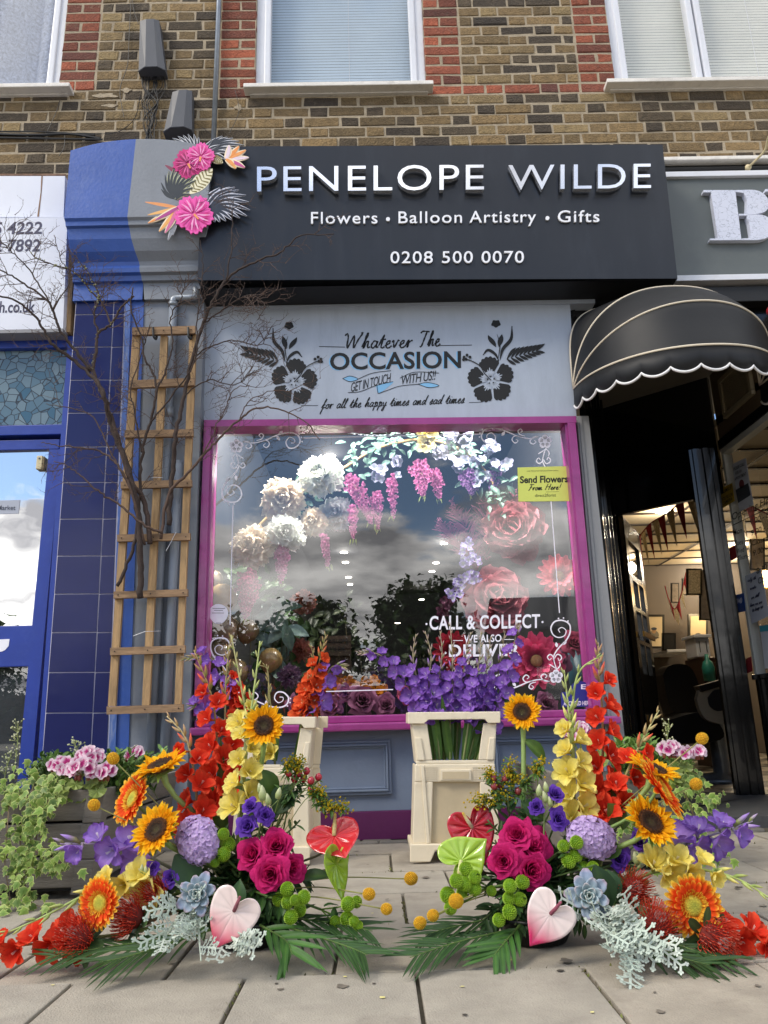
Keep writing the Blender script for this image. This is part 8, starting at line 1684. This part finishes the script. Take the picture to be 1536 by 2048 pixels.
anthurium('lime green anthurium of the right arrangement by the bucket foot', P(922, 1722, 1.92), face(-.1, .35, .9), Rr(46, 1.92), Rr(54, 1.92), bs_(BR, 75), GA, 75, '#98b838', None, ('#dfe0a0', '#b5a24a', -.9), 2.2, .05, .9)
anthurium('blush white anthurium with deep pink point low in the right arrangement', P(1101, 1828, 1.75), face(.0, .05, 1), Rr(45, 1.75), Rr(58, 1.75), bs_(BR, 76), GA, 76, '#f0e0dc', '#c41e5c', ('#8f4a5c', '#a05468', .0), -.72, .0, .14)
# ---- green buttons
def mums(l_, hs, Y, B, k, r): mum_spray(l_, [(P(x, y, Y+random.Random(x).uniform(-.02, .02)), Rr(r*q, Y)) for x, y, q in hs], bs_(B, k), GM, k)
mums('spray of six green buttons between the left hydrangea and roses', [(424, 1702, 1.1), (431, 1684, .95), (447, 1668, .9), (457, 1689, 1.1), (448, 1708, 1.1), (430, 1724, .75)], 1.92, BL, 81, 12)
mums('spray of green buttons under the left magenta roses', [(574, 1778, 1.05), (558, 1799, 1.05), (575, 1804, 1.0), (590, 1800, .8), (608, 1794, 1.05), (600, 1820, 1.0), (582, 1834, 1.1)], 1.85, BL, 82, 12)
mums('spray of green buttons reaching right, seen from the side, under the lime anthurium', [(696, 1808, 1.1), (713, 1804, .9), (694, 1838, 1.1), (708, 1843, .8), (671, 1844, .9), (716, 1852, .8)], 1.88, BL, 83, 12)
mums('spray of seven green buttons between the right roses and hydrangea', [(1127, 1692, .95), (1153, 1685, 1.05), (1137, 1722, 1.15), (1152, 1711, 1.05), (1171, 1705, .9), (1168, 1735, .95), (1186, 1735, .95)], 1.88, BR, 84, 12)
mums('spray of green buttons under the right magenta roses', [(1020, 1772, 1.05), (1045, 1764, 1.1), (1018, 1797, 1.0), (1040, 1799, 1.05), (1019, 1824, 1.15), (998, 1840, 1.0)], 1.83, BR, 85, 12)
mums('spray of green buttons reaching left over the lime anthurium at right', [(932, 1738, 1.1), (929, 1768, 1.1), (950, 1754, 1.0), (949, 1777, 1.1), (895, 1790, 1.2), (913, 1762, 1.1), (983, 1782, .8), (901, 1816, 1.0), (924, 1786, .9)], 1.86, BR, 86, 12)
# ---- billy buttons
for (x, y, r, Y, B, k, l_) in ((226, 1517, 11, 1.95, BL, 91, 'billy button highest at the left, above the geranium'), (188, 1610, 10.5, 1.93, BL, 92, 'billy button in front of the planter corner at left'), (738, 1788, 11, 1.86, BL, 93, 'billy button nearest the left lime anthurium, over the paving'), (773, 1818, 10, 1.84, BL, 94, 'lower right billy button on a long stalk from the left arrangement'),
    (822, 1757, 11.5, 1.98, BL, 95, 'billy button reaching farthest into the gap between the arrangements'), (840, 1846, 11, 1.82, BR, 96, 'billy button reaching farthest left from the right arrangement'), (866, 1831, 10.5, 1.82, BR, 97, 'billy button second from left on the right arrangement'), (912, 1802, 13, 1.80, BR, 98, 'largest billy button in front of the green buttons at right'), (1404, 1477, 11, 1.95, BR, 99, 'billy button highest at the right, against the dark doorway'), (1392, 1568, 11, 1.93, BR, 100, 'billy button against the pale ivy at right')):
    craspedia(l_, P(x, y, Y), Rr(r, Y), bs_(B, k), GB_, k)
# ---- pincushions, echeveria
for (x, y, r, fc, Y, B, k, l_) in ((152, 1872, 42, face(-.35, .45, .7), 1.84, BL, 101, 'red pincushion protea lowest at the far left on the paving'), (256, 1832, 38, face(-.75, .35, .5), 1.88, BL, 102, 'middle red pincushion protea of the left arrangement'), (306, 1783, 36, face(-.4, .55, .6), 1.91, BL, 103, 'upper red pincushion protea of the left arrangement, near the echeveria'),
    (1270, 1776, 36, face(.1, .35, .9), 1.86, BR, 104, 'upper red pincushion protea of the right arrangement'), (1316, 1842, 40, face(.15, .65, .6), 1.78, BR, 105, 'middle red pincushion protea beside the large gerbera'), (1434, 1882, 44, face(.35, -.15, .9), 1.76, BR, 106, 'lowest red pincushion protea, far right on the paving')):
    protea(l_, P(x, y, Y), fc, Rr(r, Y), bs_(B, k), GP, k)
succulent('grey blue echeveria rosette of the left arrangement', P(398, 1790, 1.80), face(-.1, .3, 1), Rr(38, 1.84), bs_(BL, 111), GSu, 111); succulent('grey blue echeveria rosette with pinkish leaves in the right arrangement', P(1175, 1794, 1.80), face(-.1, .3, 1), Rr(44, 1.8), bs_(BR, 112), GSu, 112)
# ---- dusty miller
def dusty(label, base, tips, k, L):
    rg = random.Random(k); t = thing('dusty_miller', label, 'foliage', base, 'silver dusty miller'); st_ = MB('#b9c4b4'); mb = MB()
    for (x, y, Y, n) in tips:
        e = P(x, y, Y); c = crom([V(base), V(base).lerp(e, .5)+V((0, -.02, .02)), e], 5); st_.tube(c, [.0032*(1-.5*i/(len(c)-1)) for i in range(len(c))], 5)
        for i in range(n):
            j = int(len(c)*(.35+.64*i/n)); p = c[min(j, len(c)-1)]; d = (c[-1]-c[0]).normalized(); dusty_leaf(mb, p, d*.9+V((rg.gauss(0, .45), rg.gauss(-.25, .3), rg.gauss(0, .4))), V((0, -1, .5)), L*rg.uniform(.7, 1.15), rg, mixc(lin('#a6b4a8'), lin('#cdd5ca'), rg.random()))
    st_.build('stems', M_felt, t); mb.build('lobed_leaves', M_felt, t)
dusty('silver dusty miller tumbling down the front of the left arrangement', P(400, 1830, 1.88), [(372, 1785, 1.82, 3), (345, 1850, 1.78, 4), (322, 1885, 1.75, 4), (390, 1880, 1.74, 4), (402, 1922, 1.71, 3), (352, 1815, 1.80, 3)], 121, .068); dusty('small silver dusty miller sprig under the left blush anthurium', P(450, 1870, 1.84), [(480, 1905, 1.74, 3), (498, 1885, 1.75, 2)], 122, .07)
dusty('silver dusty miller fanned over the paving in front of the right arrangement', P(1180, 1815, 1.86), [(1240, 1860, 1.74, 4), (1285, 1905, 1.70, 5), (1220, 1905, 1.70, 4), (1315, 1895, 1.70, 5), (1170, 1850, 1.80, 2), (1265, 1935, 1.67, 5), (1235, 1835, 1.77, 3)], 123, .078)
# ---- berries, goldenrod, palms, filler leaves
def berries(label, pts, B, k, col='#a81c30'):
    rg = random.Random(k); t = thing('hypericum_berries', label, 'berries', bs_(B, k), 'red hypericum'); c = P(pts[0][0], pts[0][1]+60, 1.97); mb = MB(); st_ = MB('#5d6d3a'); lf = MB(); st_.tube([bs_(B, k), c], .0024, 5)
    for (x, y) in pts:
        p = P(x, y, 1.95+rg.uniform(-.015, .015)); R_ = PS(11, 1.95)*.5*1.3; mb.lathe([(0, -R_), (R_*.7, -R_*.7), (R_, 0), (R_*.75, R_*.75), (R_*.2, R_*1.15), (0, R_*1.2)], 10, frame((rg.gauss(0, .3), -.2, 1)), p, tint(lin(col), rg.uniform(.8, 1.2))); st_.tube([c, c.lerp(p, .6), p-V((0, 0, R_))], .0011, 4)
        for i in range(4): leaf(lf, p-V((0, 0, R_*.9)), (rg.uniform(-1, 1), -.5, rg.uniform(-.5, .2)), (0, -.3, 1), .014, .006, '#5d7a3c', rng=rg)
        for i in range(3): q = c.lerp(p, rg.uniform(.1, .7)); leaf(lf, q, (rg.uniform(-1, 1), rg.uniform(-1, 0), rg.uniform(-.4, .4)), (0, -.3, 1), .030, .012, '#33502a', rng=rg)
    mb.build('berries', mat('berry_skin', attr=True, rough=.25, var=.1, coat=.3), t, smooth=True); st_.build('stems', M_stem, t); lf.build('leaves', M_leaf, t, smooth=True)
berries('cluster of red hypericum berries in front of the left cream bucket', [(578, 1547), (592, 1537), (589, 1559), (598, 1547), (613, 1543), (607, 1558), (622, 1562), (637, 1555), (622, 1580)], BL, 131); berries('dull red hypericum berries in front of the right cream bucket', [(988, 1556), (1010, 1558), (1021, 1541), (1027, 1556), (988, 1573), (1036, 1583), (1000, 1570)], BR, 132, '#8c3234')
def golden(label, sprays, B, k):
    rg = random.Random(k); t = thing('goldenrod', label, 'flower', bs_(B, k), 'goldenrod sprigs'); st_ = MB('#6d7d3c'); mb = MB(); lf = MB()
    for pts in sprays:
        c = crom([bs_(B, k)]+[P(x, y, 1.95) for x, y in pts], 7); st_.tube(c, .0013, 4)
        for i in range(110):
            j = int(len(c)*rg.uniform(.5, 1)**.8); p = c[min(j, len(c)-1)]+V((rg.gauss(0, .008), rg.gauss(-.004, .008), rg.gauss(.002, .008))); mb.ball(p, rg.uniform(.0013, .003), 4, 3, col=mixc(lin('#8a8f2a'), lin('#d9b52a'), rg.random()))
        for i in range(26): p = c[int(len(c)*rg.uniform(.4, .95))]; leaf(lf, p, (rg.uniform(-1, 1), rg.uniform(-.8, .2), rg.uniform(-.5, .6)), (0, -.4, 1), .026, .007, '#4a6a30', rng=rg)
    st_.build('stems', M_stem, t); mb.build('tiny_flowers', M_pet, t); lf.build('leaves', M_leaf, t)
golden('goldenrod spray arching over the red anthurium of the left arrangement', [[(600, 1590), (640, 1605), (660, 1612), (700, 1622)], [(590, 1570), (635, 1590), (643, 1580)], [(570, 1560), (583, 1525)], [(590, 1560), (596, 1522)], [(610, 1600), (650, 1618), (690, 1612)]], BL, 133); golden('goldenrod spray over the right red anthurium and bucket', [[(1060, 1600), (1000, 1590), (940, 1602)], [(1060, 1590), (1020, 1560), (1024, 1522)], [(1070, 1600), (1010, 1600), (960, 1610)], [(1075, 1570), (1070, 1545), (1084, 1525)], [(1050, 1600), (990, 1560), (978, 1545)], [(1060, 1590), (1040, 1560), (1010, 1556)]], BR, 134)
def palmt(label, fronds, k, B):
    rg = random.Random(k); t = thing('palm_frond', label, 'palm frond', B, 'palm fronds under the arrangements')
    for pts, L, n, w, col, up_ in fronds: mb = MB(); palm(mb, [P(*q) if len(q) == 3 else V(q) for q in pts], L, n, w, rg, col, up_); mb.build('frond', M_leaf, t, smooth=True)
palmt('dark palm frond fanning right from the left arrangement over the paving', [([(560, 1850, 1.92), (640, 1875, 1.84), (700, 1895, 1.79), (735, 1910, 1.75)], .10, 12, .0075, '#31502a', (0, -.25, 1))], 141, BL); palmt('dark palm frond lying left under the pincushions', [([(400, 1870, 1.9), (280, 1885, 1.86), (180, 1900, 1.83), (90, 1915, 1.8)], .095, 15, .0075, '#314f28', (0, -.25, 1))], 142, BL)
palmt('dark palm frond fanning left from the right arrangement over the paving', [([(1020, 1860, 1.86), (940, 1878, 1.82), (880, 1895, 1.78), (820, 1915, 1.74)], .10, 13, .0075, '#2d4c28', (0, -.25, 1))], 143, BR); palmt('dark palm frond lying right under the large gerbera', [([(1240, 1850, 1.84), (1330, 1880, 1.78), (1400, 1905, 1.74), (1470, 1920, 1.71)], .095, 13, .0075, '#2f4c28', (0, -.25, 1))], 144, BR)
palmt('second dark palm frond reaching right behind the left green buttons', [([(540, 1830, 1.95), (620, 1840, 1.92), (690, 1850, 1.88), (745, 1862, 1.85)], .10, 12, .0075, '#284522', (0, -.2, 1))], 147, BL); palmt('dark palm frond spreading left in front of the left dusty miller', [([(420, 1860, 1.86), (330, 1890, 1.80), (260, 1912, 1.76), (200, 1925, 1.73)], .10, 12, .0075, '#2c4a24', (0, -.25, 1))], 148, BL); palmt('second dark palm frond reaching left behind the right green buttons', [([(1040, 1830, 1.92), (960, 1842, 1.89), (900, 1856, 1.86), (850, 1870, 1.84)], .10, 12, .0075, '#284522', (0, -.2, 1))], 149, BR); palmt('dark palm frond spreading right under the right pincushions', [([(1200, 1850, 1.84), (1290, 1888, 1.76), (1360, 1915, 1.72), (1420, 1930, 1.69)], .10, 13, .0075, '#2c4a24', (0, -.25, 1))], 150, BR)
palmt('short drooping palm blades in front of the left bowl', [([(520, 1850, 1.88), (570, 1880, 1.82), (585, 1910, 1.78)], .09, 6, .013, '#3f6a2c', (0, -.6, 1))], 145, BL); palmt('short drooping palm blades in front of the right bowl', [([(1040, 1850, 1.86), (1005, 1890, 1.79), (985, 1915, 1.76)], .08, 6, .012, '#3c652c', (0, -.6, 1))], 146, BR)
def bigleaf(label, B, k, lst):
    rg = random.Random(k); t = thing('broad_leaf', label, 'leaf', bs_(B, k)); mb = MB(); st_ = MB('#4b6232')
    for (x0, y0, x1, y1, Y, w, col, up_) in lst: a, b = P(x0, y0, Y), P(x1, y1, Y-.03); leaf(mb, a, b-a, up_, (b-a).length, PS(w, Y), col, 'leaf', -.5, .25, 8, rg, .015); st_.tube([bs_(B, k), a], .002, 5)
    mb.build('blade', M_leaf, t, smooth=True); st_.build('stalk', M_stem, t)
for a in (('dark hydrangea leaf between the left hydrangea and echeveria', BL, 151, [(350, 1710, 400, 1775, 1.92, 55, '#2a4526', (0, -1, .5))]), ('dark heart shaped leaf behind the left lisianthus', BL, 152, [(585, 1570, 545, 1625, 1.98, 52, '#2f4a28', (0, -1, .5))]), ('glossy dark leaf right of the left magenta roses', BL, 153, [(590, 1760, 660, 1735, 1.93, 34, '#2c4724', (0, -.6, 1))]), ('dark hydrangea leaf beside the right echeveria', BR, 154, [(1190, 1730, 1222, 1830, 1.84, 56, '#233d20', (0, -1, .4))]), ('dark leaf behind the right roses', BR, 155, [(1090, 1640, 1052, 1600, 1.95, 40, '#2c4a26', (0, -1, .5))]), ('glossy leaf under the left blush anthurium buttons', BL, 156, [(480, 1760, 470, 1830, 1.86, 32, '#34552c', (0, -1, .4))]), ('mid green leaf behind the low right sunflower', BR, 157, [(1240, 1650, 1225, 1610, 1.96, 46, '#55702f', (0, -1, .5))]), ('dark leaf to the right of the right echeveria', BR, 158, [(1215, 1740, 1240, 1800, 1.86, 34, '#284424', (0, -1, .4))])): bigleaf(*a)
kk = 200
for B, s_, nm in ((BL, 1, 'left'), (BR, -1, 'right')):
    cx_ = 490 if B is BL else 1085
    for (dx, dy, n, L, w, col, wh) in ((-110, -60, 22, .05, .016, '#2c4a26', 'low beside the hydrangea'), (-70, -170, 24, .045, .013, '#33522c', 'rising behind the hydrangea'), (30, -210, 26, .04, .012, '#2f4e28', 'rising behind the tall yellow gladiolus'), (95, -150, 26, .034, .011, '#38562c', 'under the hypericum berries'), (130, -70, 24, .05, .016, '#2c4c26', 'under the anthuriums'), (90, -10, 22, .05, .017, '#35592b', 'under the roses'), (10, 5, 20, .05, .018, '#2b4724', 'at the front of the bowl'), (-60, 10, 22, .05, .016, '#2f5028', 'under the blush anthurium'), (-130, 0, 22, .05, .014, '#335529', 'low behind the pincushions'), (50, -100, 26, .05, .016, '#2a4623', 'in the middle behind the roses'), (-20, -110, 26, .05, .016, '#2a4623', 'in the middle behind the hydrangea'), (-40, -60, 24, .05, .018, '#264020', 'deep in the middle'), (110, -190, 26, .03, .009, '#415e30', 'feathery, behind the berries'), (-105, -120, 24, .05, .015, '#2f4c28', 'behind the low sunflower'), (120, 10, 24, .055, .016, '#294422', 'low at the gap side'), (55, 20, 22, .055, .017, '#2c4a25', 'low in front of the roses'), (-170, -10, 24, .055, .014, '#2d4b26', 'far out beside the gerbera'), (-90, 20, 22, .05, .015, '#2a4622', 'low behind the dusty miller'), (70, -240, 26, .04, .012, '#2f4e28', 'tall at the back'), (80, -60, 26, .05, .017, '#264020', 'dense behind the buttons')):
        kk += 1; Y = (B.y-.09 if dy > -30 else B.y-.03)+random.Random(kk).uniform(-.02, .02)
        sprig('dark green leaf sprig of the %s arrangement, %s' % (nm, wh), 'leaf_sprig', bs_(B, kk), P(cx_-s_*(-dx) if B is BL else cx_-dx, 1830+dy, Y), n+8, L, w, col, kk, 'dark leaf sprigs filling the arrangements')
